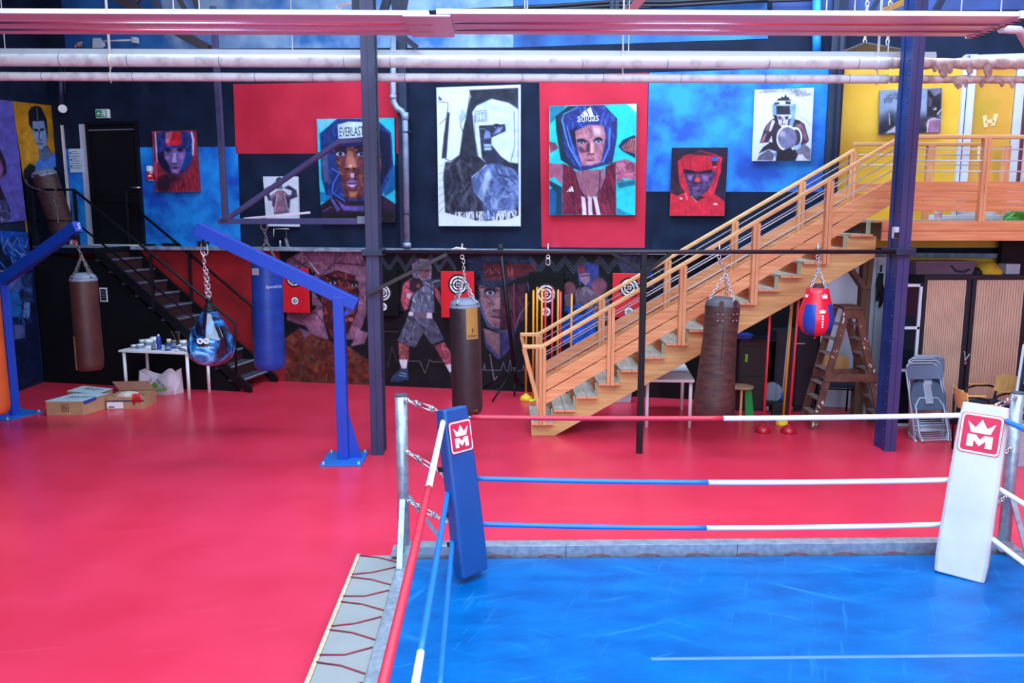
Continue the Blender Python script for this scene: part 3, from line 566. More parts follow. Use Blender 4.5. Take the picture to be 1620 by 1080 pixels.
def p4(p):
    p.P((40, 44, 60), [(280, 78), (630, 62), (632, 970), (560, 1000), (350, 1012), (110, 950), (95, 700), (110, 590), (150, 592), (212, 540), (232, 380), (262, 250), (292, 120)], 6, 0.4)
    p.B([(70, 76, 96), (24, 26, 40), (96, 100, 120)], [(100, 590), (300, 560), (360, 1000), (110, 950)], 120, 90, 20, 1.4, 0.5, 0.4)
    p.P((44, 48, 68), [(122, 235), (142, 240), (118, 565), (84, 565), (100, 400)], 6).P((60, 60, 76), [(64, 120), (90, 150), (64, 150)], 5).L((70, 80, 100), [(64, 160), (130, 170), (125, 270), (70, 320)], 4)
    p.L((60, 70, 100), [(290, 85), (262, 250), (216, 320), (240, 390), (212, 540), (150, 585), (112, 570)], 5).P((150, 180, 220), [(225, 210), (262, 250), (216, 320), (205, 280)], 14)
    for i in range(7): p.L((120, 124, 140), [(64, 620+i*55), (100, 610+i*50)], 3)
    hm = [(303, 235), (340, 182), (440, 140), (560, 168), (628, 215), (628, 600), (565, 592), (500, 545), (440, 470), (430, 420), (540, 372), (535, 322), (350, 332), (370, 560), (396, 592), (340, 545), (318, 400)]
    p.P((196, 218, 240), hm, 6, 0.08).B([(160, 190, 225), (226, 238, 250)], hm, 60, 60, 14, 1.0, 1.0, 0.4)
    p.L((70, 84, 120), [(330, 190), (440, 138), (560, 166), (628, 205)], 6).L((60, 74, 110), [(318, 260), (322, 420), (345, 545)], 4).L((60, 74, 110), [(600, 230), (605, 480), (575, 590)], 4)
    p.P((46, 50, 78), [(350, 335), (530, 322), (542, 360), (440, 412), (436, 470), (520, 568), (500, 610), (450, 625), (400, 592), (376, 480)], 6, 0.3)
    p.P((110, 130, 180), [(395, 360), (430, 380), (435, 420), (385, 425)], 8).P((150, 180, 216), [(385, 462), (440, 462), (440, 505), (388, 508)], 6).L((40, 44, 70), [(385, 484), (440, 482)], 5).eye(375, 352, 18, (150, 170, 210)).eye(475, 342, 20, (150, 170, 210)).P((120, 140, 190), [(480, 350), (520, 340), (500, 380), (450, 395)], 10)
    for a in ([(322, 230), (402, 224), (405, 300), (325, 306), (322, 230)], [(332, 245), (392, 240), (395, 290), (336, 294), (332, 245)], [(350, 240), (352, 295)], [(372, 240), (374, 295)]): p.L((84, 96, 130), a, 4)
    sh = [(295, 705), (400, 608), (480, 600), (600, 640), (632, 690), (632, 900), (560, 970), (395, 1005), (370, 870), (308, 800)]
    p.P((84, 104, 160), sh, 7, 0.2).B([(150, 178, 222), (50, 62, 106), (110, 134, 190)], sh, 120, 80, 20, 1.1, 0.7, 0.45).P((160, 186, 226), [(385, 680), (420, 640), (440, 700), (385, 840), (370, 850)], 16).L((46, 54, 90), [(470, 630), (490, 680), (560, 700)], 8).L((220, 232, 246), [(300, 700), (400, 610)], 4)
    p.B([(214, 226, 240)], [(100, 950), (632, 930), (632, 1040), (100, 1040)], 120, 60, 9, 1.5, 0.25, 0.8).L((60, 64, 84), [(400, 600), (310, 700), (298, 800), (370, 900), (385, 1005)], 4)
P4 = canvas((680, 125, 4.5), [(47, 60), (645, 40), (645, 1048), (63, 1046)], (210, 224, 240), 0.05, p4, 'tall black and white painting of a boxer in white headgear looking sideways', seed=5, edge=(225, 230, 238))
def p5(p):
    p.P((20, 120, 150), [(50, 70), (200, 65), (60, 230)], 6).P((190, 225, 230), [(730, 55), (815, 50), (812, 130)], 6).P((14, 90, 150), [(50, 800), (110, 780), (115, 1025), (50, 1025)], 7).P((16, 110, 140), [(640, 740), (802, 715), (802, 760), (660, 790)], 10).P((18, 130, 170), [(640, 960), (780, 1025), (640, 1025)], 6).P((20, 60, 90), [(50, 720), (160, 780), (165, 1025), (110, 1025), (110, 830), (50, 760)], 7)
    hel = [(102, 160), (212, 72), (530, 62), (645, 180), (642, 350), (602, 570), (330, 642), (250, 612), (150, 540), (112, 300)]
    p.P((20, 40, 66), hel, 6, 0.25)
    h2 = [(160, 180), (300, 80), (530, 70), (635, 180), (632, 360), (595, 560), (340, 635), (262, 600), (190, 480), (170, 280)]
    p.P((34, 46, 120), h2, 7, 0.25).B([(60, 90, 196), (24, 28, 84), (90, 110, 200)], h2, 110, 80, 16, 1.4, 0.5, 0.5)
    p.L((80, 150, 220), [(160, 190), (220, 420), (320, 600)], 10).L((90, 150, 226), [(300, 80), (180, 140), (160, 190)], 6).L((80, 120, 210), [(580, 270), (575, 430), (520, 560)], 14).L((70, 100, 190), [(205, 250), (260, 460), (330, 600)], 12).P((16, 20, 50), [(230, 290), (290, 250), (290, 420), (270, 420)], 12)
    fc = [(275, 290), (400, 232), (520, 240), (545, 335), (505, 560), (420, 592), (335, 592), (292, 430)]
    p.P((164, 104, 124), fc, 7, 0.2).B([(206, 150, 164), (110, 60, 84), (176, 120, 136)], fc, 110, 44, 14, 1.3, 0.6, 0.45)
    p.P((212, 166, 182), [(430, 250), (500, 260), (500, 330), (440, 340)], 18).L((70, 34, 54), [(300, 368), (380, 378)], 16).L((70, 34, 54), [(440, 375), (510, 360)], 14).eye(332, 392, 30, (170, 190, 226), (70, 110, 180)).eye(480, 380, 30, (170, 190, 226), (70, 110, 180))
    p.P((76, 36, 60), [(375, 400), (410, 390), (405, 480), (370, 470)], 14).P((206, 150, 150), [(412, 390), (440, 400), (440, 480), (410, 480)], 10).L((90, 40, 60), [(380, 495), (440, 490)], 10).P((110, 56, 84), [(365, 545), (410, 535), (450, 545), (410, 556)], 6).P((196, 140, 160), [(370, 560), (440, 556), (420, 580), (385, 580)], 8).P((80, 46, 72), [(290, 430), (330, 430), (370, 470), (330, 480)], 14)
    vest = [(165, 572), (260, 612), (310, 800), (400, 892), (470, 872), (540, 700), (540, 602), (632, 555), (636, 1025), (165, 1025)]
    ck = [(268, 640), (530, 620), (542, 740), (480, 852), (410, 892), (340, 862), (288, 760)]
    p.P((146, 90, 114), ck, 7, 0.15).B([(176, 120, 138), (110, 66, 92)], ck, 50, 60, 14, 1.4, 0.5, 0.4).P((104, 26, 56), vest, 6, 0.25).B([(150, 44, 70), (66, 14, 40)], vest, 100, 120, 16, 1.3, 0.3, 0.5).L((40, 20, 60), [(270, 640), (310, 790), (350, 860)], 10).L((40, 24, 60), [(495, 640), (490, 800), (470, 850)], 9)
    for x, d in ((330, 4), (387, 0), (432, 26)): p.P((218, 204, 226), [(x, 858), (x+34, 872), (x+42+d, 1025), (x+6+d, 1025)], 5)
    p.P((164, 88, 118), [(50, 572), (166, 578), (160, 762), (95, 690), (50, 705)], 7, 0.2).P((166, 84, 116), [(632, 552), (720, 535), (806, 570), (804, 715), (700, 700), (640, 738)], 7, 0.2).B([(206, 130, 156), (110, 50, 80)], [(632, 552), (806, 570), (804, 715), (640, 738)], 30, 60, 14, 0.3)
    p.P((124, 60, 82), [(50, 380), (105, 395), (128, 440), (60, 486)], 6, 0.3).P((20, 40, 80), [(655, 425), (690, 370), (790, 325), (806, 335), (804, 528), (690, 465)], 6).P((150, 84, 90), [(680, 428), (760, 360), (806, 350), (804, 490), (700, 460)], 6, 0.3)
    for i in range(4): p.L((60, 26, 50), [(710+i*24, 440), (740+i*20, 370)], 6)
    p.P((235, 228, 240), [(200, 820), (215, 808), (222, 820)], 3).P((235, 228, 240), [(218, 800), (232, 788), (244, 820), (226, 820)], 3).P((235, 228, 240), [(236, 782), (250, 770), (265, 820), (248, 820)], 3)
    for a in ([(315, 160), (338, 138), (352, 160)], [(342, 128), (368, 106), (396, 160), (358, 160)], [(378, 100), (412, 78), (440, 158), (404, 160)]): p.P((212, 218, 240), a, 4, 0.03)
P5 = canvas((860, 155, 5.5375), [(50, 70), (815, 50), (802, 1025), (50, 1025)], (34, 194, 206), 0.1, p5, 'portrait of a boxer in a maroon striped vest and lettered blue headgear', seed=6, edge=(40, 60, 80))
wtext(P5, 'adidas', (913.5, 193.5), (947, 191.5), 0.13, mat('pale_lettering', (212, 218, 240), 0.5))
def p6(p):
    p.P((204, 36, 60), [(183, 290), (262, 222), (480, 150), (650, 190), (770, 240), (752, 430), (662, 722), (560, 764), (280, 702), (208, 600)], 7, 0.2)
    p.P((70, 26, 44), [(300, 200), (480, 158), (640, 195), (680, 215), (470, 208)], 10, 0.3)
    p.P((200, 28, 54), [(88, 700), (180, 745), (300, 690), (420, 820), (660, 712), (800, 820), (800, 1012), (75, 1012)], 7, 0.15).B([(226, 60, 84), (150, 20, 44)], [(88, 720), (800, 800), (800, 1012), (75, 1012)], 70, 70, 12, 1.0, 0.8, 0.4)
    p.P((62, 26, 48), [(95, 500), (190, 560), (270, 690), (180, 740), (90, 700)], 20, 0.4)
    fc = [(255, 430), (290, 400), (630, 400), (690, 440), (645, 560), (580, 680), (430, 780), (340, 720), (312, 600)]
    p.P((70, 46, 92), fc, 8, 0.3).B([(120, 86, 140), (36, 24, 54), (96, 60, 110)], fc, 110, 50, 16, 1.1, 0.8, 0.5)
    p.P((26, 14, 34), [(250, 400), (640, 395), (620, 450), (480, 440), (430, 450), (290, 450)], 14).P((150, 108, 160), [(320, 480), (390, 470), (370, 540), (330, 540)], 16).P((140, 90, 146), [(500, 470), (600, 480), (580, 560), (520, 540)], 18)
    p.P((130, 60, 90), [(425, 460), (465, 460), (490, 560), (400, 565)], 10).E((226, 70, 70), 442, 535, 30, 32, 0.5).L((34, 16, 36), [(395, 578), (500, 575)], 14).P((140, 100, 156), [(350, 650), (430, 632), (510, 650), (430, 668)], 7).L((40, 20, 44), [(345, 655), (510, 652)], 6).E((96, 66, 110), 430, 720, 50, 26, 0.6)
    p.P((196, 32, 58), [(240, 250), (480, 210), (700, 232), (700, 372), (640, 395), (440, 432), (272, 385)], 6, 0.15).L((90, 16, 36), [(235, 250), (480, 205), (720, 232)], 7).L((90, 16, 36), [(355, 250), (350, 390)], 4).L((90, 16, 36), [(570, 240), (575, 390)], 4).L((100, 18, 40), [(235, 260), (275, 390), (235, 500)], 8).L((110, 18, 40), [(730, 260), (690, 420), (680, 560), (640, 620)], 9)
    p.P((30, 90, 190), [(620, 240), (712, 234), (712, 285), (622, 288)], 5).P((70, 18, 34), [(622, 290), (712, 288), (690, 350), (640, 350)], 5).L((230, 200, 214), [(660, 372), (695, 360)], 6).L((226, 210, 220), [(285, 705), (312, 795)], 5).L((226, 210, 220), [(365, 745), (432, 825)], 5).E((236, 214, 222), 228, 780, 18, 12, 0.5).E((236, 214, 222), 680, 855, 30, 10, 0.5)
canvas((1050, 220, 8.308), [(108, 112), (845, 110), (800, 1012), (75, 1010)], (38, 22, 50), 0.25, p6, 'small portrait of a boxer in red headgear and red shirt, above the wooden stair', seed=7, edge=(60, 24, 40))
def p7(p):
    p.L((150, 160, 190), [(690, 310), (690, 440), (790, 500), (850, 570)], 6)
    bd = [(238, 620), (270, 560), (350, 480), (620, 480), (700, 500), (770, 550), (830, 760), (800, 800), (740, 830), (650, 1035), (390, 1035), (400, 900), (300, 790), (180, 800)]
    p.P((50, 38, 56), bd, 6, 0.3).P((212, 204, 226), [(345, 490), (385, 510), (330, 640), (300, 650)], 8).P((120, 84, 104), [(280, 560), (330, 520), (290, 640), (250, 640)], 10).P((128, 86, 108), [(640, 560), (740, 540), (800, 680), (820, 760), (770, 780), (740, 640)], 14, 0.3).P((150, 100, 124), [(180, 800), (250, 680), (285, 650), (230, 800)], 8).P((214, 208, 228), [(300, 780), (340, 700), (350, 790)], 6)
    p.P((46, 42, 58), [(405, 245), (430, 205), (455, 215), (470, 185), (500, 200), (520, 155), (545, 200), (570, 190), (570, 225), (600, 230), (590, 260)], 5)
    p.P((124, 160, 208), [(345, 300), (400, 242), (600, 242), (662, 300), (645, 480), (610, 590), (560, 590), (600, 430), (400, 430), (415, 550), (352, 430)], 6, 0.2).P((210, 220, 240), [(370, 290), (420, 300), (580, 300), (650, 280), (600, 245), (410, 245)], 6).P((44, 40, 56), [(400, 312), (575, 312), (585, 425), (402, 425)], 6, 0.25).P((42, 40, 56), [(380, 270), (440, 260), (440, 285), (370, 300)], 5).P((50, 46, 62), [(520, 250), (590, 255), (590, 290), (520, 290)], 5)
    p.P((196, 196, 222), [(412, 440), (572, 440), (545, 570), (485, 602), (432, 550)], 6, 0.1).P((38, 32, 50), [(360, 430), (412, 440), (430, 550), (390, 530)], 8).P((60, 50, 70), [(420, 445), (470, 450), (460, 500), (430, 480)], 8).P((60, 50, 70), [(510, 450), (565, 445), (550, 490), (520, 490)], 8).L((70, 56, 80), [(482, 470), (480, 535)], 12).L((40, 30, 46), [(460, 552), (520, 550)], 9)
    p.E((234, 236, 246), 550, 740, 148, 172, 0.08).E((236, 238, 248), 650, 720, 90, 130, 0.1).E((60, 52, 72), 660, 730, 60, 110, 0.15).E((112, 112, 150), 545, 735, 126, 146, 0.1, 0.25).E((160, 164, 196), 480, 680, 40, 40, 0.9).P((40, 32, 46), [(440, 905), (590, 860), (640, 930), (560, 1035), (400, 1035)], 7)
    p.P((150, 180, 220), [(620, 850), (720, 800), (735, 850), (660, 900)], 7).P((120, 114, 140), [(660, 920), (760, 800), (850, 880), (852, 1030), (780, 1000)], 7, 0.2).P((220, 216, 232), [(700, 960), (740, 940), (800, 1030), (700, 1030)], 7)
    p.P((40, 34, 50), [(165, 940), (230, 850), (320, 790), (400, 860), (400, 910), (300, 880)], 7).P((96, 96, 128), [(145, 1025), (175, 960), (300, 882), (385, 950), (350, 1030)], 7, 0.2).P((120, 140, 180), [(370, 930), (410, 910), (400, 990), (365, 970)], 6)
P7 = canvas((1180, 130, 8.308), [(117, 98), (895, 72), (852, 1030), (78, 1035)], (206, 214, 236), 0.03, p7, 'grey painting of a crouching boxer with raised glove, on the blue field', seed=8, edge=(190, 196, 214))
ink = mat('blue_black_ink', (36, 40, 66), 0.6)
for body, a, c in (('LA PERSEVERANCE : C\'EST LA PATIENCE', (1201.5, 147.5), (1266, 143.5)), ('COMPAGNE DU', (1250, 149.6), (1277, 147.6)), ('PRATIQUANT...', (1258, 154), (1285.5, 152))):
    wtext(P7, body, a, c, 0.052, ink, shear=0.25)
def p8(p):
    p.P((60, 64, 84), [(68, 440), (200, 380), (340, 440), (720, 400), (730, 603), (66, 625)], 60, 0.3).P((40, 42, 58), [(70, 500), (220, 470), (340, 560), (720, 560), (730, 603), (66, 625)], 40, 0.3)
    p.P((196, 190, 212), [(140, 612), (250, 530), (330, 440), (360, 420), (400, 600)], 8, 0.2).L((210, 210, 226), [(180, 400), (185, 520)], 7).P((44, 40, 54), [(590, 150), (740, 135), (735, 400), (690, 430), (580, 440)], 10, 0.4).P((110, 110, 136), [(610, 150), (740, 135), (735, 180), (660, 220)], 10).P((90, 80, 100), [(600, 220), (640, 240), (630, 320), (600, 330)], 8).E((210, 196, 206), 668, 350, 18, 14, 0.4).E((30, 26, 36), 662, 346, 10, 9)
    p.E((170, 120, 156), 640, 520, 66, 74, 0.12, 0.2).P((150, 110, 146), [(600, 500), (722, 470), (720, 603), (580, 606)], 8, 0.2).L((226, 214, 230), [(585, 600), (600, 480), (660, 452), (720, 470)], 8).L((220, 216, 232), [(695, 410), (735, 360)], 10)
P8 = canvas((1380, 120, 6.75), [(80, 155), (748, 128), (728, 603), (68, 625)], (136, 156, 190), 0.08, p8, 'wide grey painting with handwriting on the yellow wall, half hidden by the riveted post', seed=9, edge=(120, 126, 150))
for body, a, c in (('LA CHANCE', (1406, 151.8), (1428, 149.6)), ('C\'EST L\'OCCASION', (1401.5, 156), (1430, 154)), ('QUI COURT, ON COURT', (1398, 160), (1432, 157.6)), ('AU FOUR...', (1398, 164), (1413, 162))):
    wtext(P8, body, a, c, 0.045, ink, shear=0.25)
# painted boards on the end wall (plane x = XL)
def lplane(x, y): return axp(x, y, XL+0.03)
lplane.nrm = np.array([1.0, 0, 0])
def p9(p):
    p.P((206, 150, 40), [(290, 300), (340, 420), (420, 620), (400, 780), (270, 760), (260, 400)], 40, 0.15)
    p.P((18, 24, 40), [(300, 250), (330, 200), (390, 180), (440, 200), (500, 330), (510, 480), (495, 600), (460, 500), (345, 440), (310, 380)], 7)
    p.P((124, 148, 192), [(345, 350), (470, 345), (498, 500), (500, 600), (440, 672), (390, 590), (352, 470)], 7, 0.12).P((84, 100, 140), [(440, 650), (500, 600), (540, 670), (480, 740), (420, 740), (410, 640)], 7)
    p.eye(385, 452, 20, (120, 140, 180)).eye(448, 448, 20, (120, 140, 180)).L((18, 20, 34), [(362, 435), (408, 450)], 10).L((18, 20, 34), [(425, 448), (470, 432)], 10).L((40, 46, 76), [(420, 460), (415, 540), (440, 555)], 9).L((40, 34, 60), [(400, 590), (455, 592)], 9).L((24, 26, 44), [(440, 670), (500, 610), (540, 670)], 5).L((130, 140, 150), [(392, 190), (402, 330)], 5)
    p.P((72, 124, 214), [(375, 810), (420, 740), (480, 745), (560, 680), (680, 760), (720, 950), (720, 1700), (420, 1700)], 7, 0.15).L((40, 70, 150), [(420, 745), (470, 770), (550, 690)], 7).P((16, 18, 34), [(555, 870), (590, 835), (700, 920), (730, 1500), (560, 1500)], 8).P((14, 16, 30), [(200, 1040), (760, 1040), (760, 1800), (200, 1800)], 30, 0.4).P((24, 22, 34), [(250, 870), (320, 800), (380, 830), (360, 1100), (260, 1100)], 8)
canvas((0, 140, 6.75), [(140, 135), (616, 190), (735, 1690), (322, 1750)], (186, 128, 26), 0.15, p9, 'ochre board with a blue toned dark haired face, on the end wall', name='painted_board', plane=lplane, seed=10, thick=0.03, edge=(150, 110, 40))
def p10(p):
    p.P((38, 26, 50), [(-200, 640), (0, 640), (60, 780), (70, 900), (-20, 980), (110, 1300), (60, 1500), (-200, 1500)], 10, 0.3).P((120, 78, 130), [(-60, 740), (10, 760), (40, 860), (10, 960), (-60, 1000)], 14, 0.3).P((60, 60, 110), [(-200, 1250), (60, 1180), (120, 1380), (60, 1440), (-200, 1440)], 10, 0.4).B([(150, 150, 190), (40, 40, 80)], [(-100, 1200), (100, 1200), (100, 1420), (-100, 1420)], 30, 60, 10, 1.3, 0.5)
canvas((0, 140, 6.75), [(-520, 60), (133, 134), (312, 1400), (-300, 1480)], (92, 88, 176), 0.2, p10, 'violet board with a dark figure, cut by the picture edge, on the end wall', name='painted_board', plane=lplane, seed=11, thick=0.03, edge=(70, 60, 120))
def p11(p):
    p.P((16, 60, 140), [(-60, 200), (300, 180), (400, 420), (100, 420)], 20, 0.5).B([(60, 120, 200), (120, 140, 190), (20, 40, 100)], [(0, 250), (150, 250), (150, 520), (0, 520)], 60, 50, 8, 1.2, 0.6)
    p.P((66, 84, 140), [(30, 420), (110, 400), (140, 480), (100, 560), (45, 540)], 8, 0.4).P((30, 90, 160), [(30, 560), (90, 530), (120, 600), (110, 680), (40, 680)], 8, 0.2).P((90, 120, 180), [(130, 600), (160, 600), (160, 690), (120, 680)], 6).P((30, 46, 90), [(110, 460), (170, 440), (180, 600), (130, 600)], 8, 0.3).P((70, 80, 130), [(70, 720), (130, 720), (135, 790), (80, 800)], 7, 0.3)
    p.B([(30, 80, 160), (60, 100, 180), (16, 30, 70)], [(20, 420), (170, 420), (170, 720), (20, 720)], 60, 40, 8, 1.3, 0.6, 0.5)
canvas((0, 300, 3.375), [(-220, 200), (165, 230), (226, 1000), (-110, 1180)], (12, 22, 54), 0.3, p11, 'dark blue mural board low on the end wall beside the steel stair', name='painted_board', plane=lplane, seed=12, thick=0.02, edge=(14, 20, 40))

# ================================================================== STEEL STAIR AND LANDING
S = thing('steel_staircase', 'black steel stair with landing and handrails running down along the long wall', 'staircase', wp(-5.6, 0, 0.5))
lp = lambda z, e: [(-8.08, float(W0[1]+8.08*.23-.02), z), tuple(wp(-6.8, z, 0.0)), tuple(wp(-6.8, z, 1.0-e)), (-8.08, float(wp(-8.06, z, 1.0-e)[1]), z)]
b = MB(); b.hexa(lp(2.3, 0), lp(2.4, 0)); b.build('landing', M_blksteel, S, bevel=0.005)
b = MB(); b.hexa(lp(2.401, .01), lp(2.412, .01)); b.build('landing_deck', M_ledge, S, 'grey blue deck plate')
b = MB(); X, Y = WD, np.array([0, 0, 1.0])
b.prism([(-8.06, 0), (-8.06, 2.28), (-6.85, 2.2), (-4.25, 0.03), (-4.25, 0)], W0+WN*0.93, X, Y, 0.03); b.build('side_panel', M_blackl, S)
for t in (0.96, 0.06):
    b = MB(); b.prism([(-6.80, 2.36), (-6.70, 2.36), (-4.0, 0.1), (-4.0, 0), (-4.12, 0), (-6.80, 2.24)], W0+WN*t, X, Y, 0.04); b.build('stringer', M_blksteel, S, bevel=0.004)
for i in range(1, 12):
    z = 2.40-0.2*i; s = -6.68+0.239*(i-1); b = MB(); wbox(b, s-0.15, s+0.13, z-0.03, z, 0.1, 0.97)
    wbox(b, s+0.1, s+0.132, z, z+0.004, 0.1, 0.96, 1); b.build('tread', [mat('scuffed_tread_plate', (78, 84, 106), 0.45, var=0.4, scale=20, metal=0.3), M_rod], S, bevel=0.003)
    b = MB(); wbox(b, s-0.14, s-0.13, z, z+0.17, 0.1, 0.96); b.build('riser', mat('dark_red_riser', (46, 10, 16), 0.7), S)
def rpt(x, y, t): return wl(x, y, t)
t = 0.98
b = MB(); b.tube([rpt(50, 300, t), rpt(117, 300, t), rpt(372, 511, t), rpt(374, 592, t)], 0.022, 10); b.build('handrail', M_blksteel, S)
b = MB(); b.tube([rpt(54, 349, t), rpt(112, 349, t)], 0.014, 8); b.tube([rpt(130, 360, t), rpt(309, 505, t), rpt(372, 556, t)], 0.018, 8); b.build('mid_rail', M_blksteel, S)
for (x0, y0, x1, y1) in ((52, 300, 60, 398), (117, 300, 123, 398), (238, 402, 246, 492)):
    b = MB(); a = rpt(x0, y0, t); c = rpt(x1, y1, t); c = np.array([a[0], a[1], c[2]]); b.beam(a, c, 0.045, 0.045, ref=(1, 0, 0)); b.build('baluster', M_blksteel, S)
t = 0.09
b = MB(); b.tube([rpt(200, 318, t), rpt(408, 492, t), rpt(440, 520, t)], 0.022, 10); b.build('handrail', M_blksteel, S)
for (x0, y0, y1) in ((200, 302, 395), (298, 392, 480), (400, 486, 570)):
    b = MB(); a = rpt(x0, y0, t); c = rpt(x0+4, y1, t); b.beam(a, (a[0], a[1], c[2]), 0.045, 0.045, ref=(1, 0, 0)); b.build('baluster', M_blksteel, S)
# little notice on the dark side of the stair
b = MB(); c = wl(164, 466, 0.97); b.box(c, (0.14, 0.012, 0.24), 0, WD, WN); b.box(c+WN*0.007, (0.11, 0.004, 0.2), 1, WD, WN)
for k in range(4): b.box(c+WN*0.01+np.array([0, 0, 0.06-k*0.035]), (0.08, 0.002, 0.008), 2, WD, WN)
tag(b.build('notice', [M_white, M_ink, M_grey]), 'small white framed notice on the black side panel of the steel stair', 'notice')

# ================================================================== COLUMNS
def column(name, x, y, w, d, ztop, mf, ms, lab, side):
    C = thing(name, lab, 'column', (x, y, 0)); b = MB()
    b.bb(x-w/2, x+w/2, y, y+0.014, 0, ztop); b.build('front_flange', mf, C, bevel=0.003)
    b = MB(); b.bb(x-w/2, x+w/2, y+d-0.014, y+d, 0, ztop); b.bb(x-w/2+0.012, x-w/2+0.024, y+0.014, y+d-0.014, 0, ztop); b.bb(x+w/2-0.024, x+w/2-0.012, y+0.014, y+d-0.014, 0, ztop); b.build('box_web', ms, C)
    b = MB(); xs = x+side*(w/2-0.006)
    b.bb(xs-0.006, xs+0.006, y+0.014, y+0.085, 0, ztop); b.bb(xs-0.006, xs+0.006, y+d-0.085, y+d-0.014, 0, ztop); b.build('corner_angle', ms, C)
    b = MB()
    for k in range(int(ztop/0.16)): b.sphere((xs+side*0.006, y+0.05, 0.12+k*0.16), 0.014, 6)
    b.build('rivets', ms, C)
    b = MB(); b.bb(x-0.004, x+0.004, y-0.003, y, 0, ztop); b.build('seam', M_navy, C)
    return C
CL = column('steel_column', -1.485, 9.92, 0.155, 0.3, 6.6, M_colL, M_navy, 'slim dark violet steel post standing beside the blue plated jib foot', 1)
CR = column('steel_column', 4.97, 9.96, 0.145, 0.3, 6.6, M_colRf, M_colR, 'riveted blue steel post standing beside the stack of folding chairs', -1)
b = MB(); b.bb(4.85, 5.09, 9.90, 10.32, 2.47, 2.55); b.build('collar', M_navy, CR, bevel=0.008)
b = MB(); b.bb(-1.61, -1.36, 9.86, 10.26, 2.47, 2.545); b.build('collar', M_navy, CL, bevel=0.008)
c = ay(1427, 368, 10.02); b = MB(); b.box((4.872, 10.02, c[2]), (0.05, 0.09, 0.14)); b.build('junction_box', M_pale, CR, 'small pale junction box', bevel=0.008)
b = MB(); b.box((4.872, 9.98, c[2]-0.03), (0.055, 0.03, 0.07)); b.build('socket', M_rubber, CR)

# ================================================================== PULL-UP BAR BETWEEN THE POSTS
YB = 9.96; ZB = 2.512
BAR = thing('pull_up_bar', 'long dark bar at head height between the two steel posts carrying bags on hooks', 'bar', (1.76, YB, 0))
b = MB(); b.tube([(-1.36, YB, ZB), (4.86, YB, ZB)], 0.026, 12); b.build('crossbar', M_brownst, BAR)
b = MB(); a = ay(1016, 400, YB); c = ay(1009, 720, YB-0.1); b.beam((1.79, YB, 0), (1.79, YB, ZB), 0.075, 0.06, ref=(0, 1, 0)); b.build('middle_post', M_blksteel, BAR, bevel=0.006)
for x0, y0 in ((967, 400), (1062, 399)):
    p = ay(x0, y0, YB-0.0); b = MB(); b.beam((1.79, YB-0.02, 2.25), (p[0], YB-0.02, ZB-0.01), 0.04, 0.045, ref=(0, 1, 0)); b.build('brace', M_blksteel, BAR, bevel=0.004)
p = ay(707, 402, 9.86); q = ay(580, 466, 9.86); b = MB(); b.beam(q, p, 0.045, 0.05, ref=(0, 1, 0)); b.build('brace', M_brownst, BAR, bevel=0.004)
def eyehook(x):
    b = MB(); b.tube([(x, YB, ZB-0.04), (x, YB, ZB+0.1)], 0.011, 8); b.tube([(x+0.022*math.cos(k*PI/5), YB, ZB-0.06+0.022*math.sin(k*PI/5)) for k in range(10)], 0.007, 6, closed=True); b.build('hook_bolt', M_chrome, BAR, 'bright hook bolt')
for px_ in (731, 867, 1138, 1294): eyehook(float(ay(px_, 398, YB)[0]))
b = MB(); x = float(ay(867, 398, YB)[0]); b.chain((x, YB, ZB-0.08), (x, YB, ZB-0.15), 0.06, 0.006); b.build('spare_link', M_chrome, BAR)
b = MB(); x = float(ay(722, 388, YB)[0]); b.tube([(x-0.06, YB, ZB+0.03), (x, YB, ZB+0.05), (x+0.12, YB, ZB+0.035)], 0.012, 6); b.build('rag_tie', M_white, BAR, 'white rag')

# ================================================================== TRIANGULAR BAG BRACKET ON THE SLIM POST
M_brk = mat('grey_violet_steel', (92, 92, 140), 0.45, var=0.15)
BR = thing('bag_bracket', 'dark triangular steel bracket fixed to the slim violet post, carrying a chain', 'bracket', (-2.6, 10.05, 0))
P0 = np.array([-1.5, 10.07, 0]); P1 = ay(350, 349, 11.6); bd_ = P1-P0; bd_[2] = 0; bd_ /= np.linalg.norm(bd_); bn_ = np.array([bd_[1], -bd_[0], 0])
def bx(px_, py_, off=0.0):
    d = ray(px_, py_); return CP+d*(((P0+bn_*off-CP) @ bn_)/(d @ bn_))
b = MB(); b.beam(bx(346, 350), bx(584, 350), 0.05, 0.075); b.build('arm', M_brk, BR, bevel=0.004)
b = MB(); b.beam(bx(352, 351), bx(537, 224), 0.05, 0.06); b.beam(bx(537, 224), bx(575, 221), 0.05, 0.06); b.build('diagonal', M_brk, BR, bevel=0.004)
h0 = bx(357, 349); h1 = ay(337, 10, h0[1]); b = MB(); b.beam(h0, h1, 0.075, 0.075, ref=(1, 0, 0)); b.build('drop_hanger', M_colL, BR, bevel=0.004)
b = MB(); b.beam(bx(385, 346), ay(490, 336, 11.9), 0.045, 0.03); b.build('side_arm', M_rod, BR)
b = MB(); b.box(bx(574, 348), (0.12, 0.12, 0.09)); b.build('clamp', M_grey, BR, bevel=0.006)
HB = bx(418, 358); b = MB(); b.tube([HB+np.array([0.045*math.cos(k*PI/6), 0, 0.05*math.sin(k*PI/6)]) for k in range(12)], 0.01, 6, closed=True); b.build('ring', M_dkchain, BR)

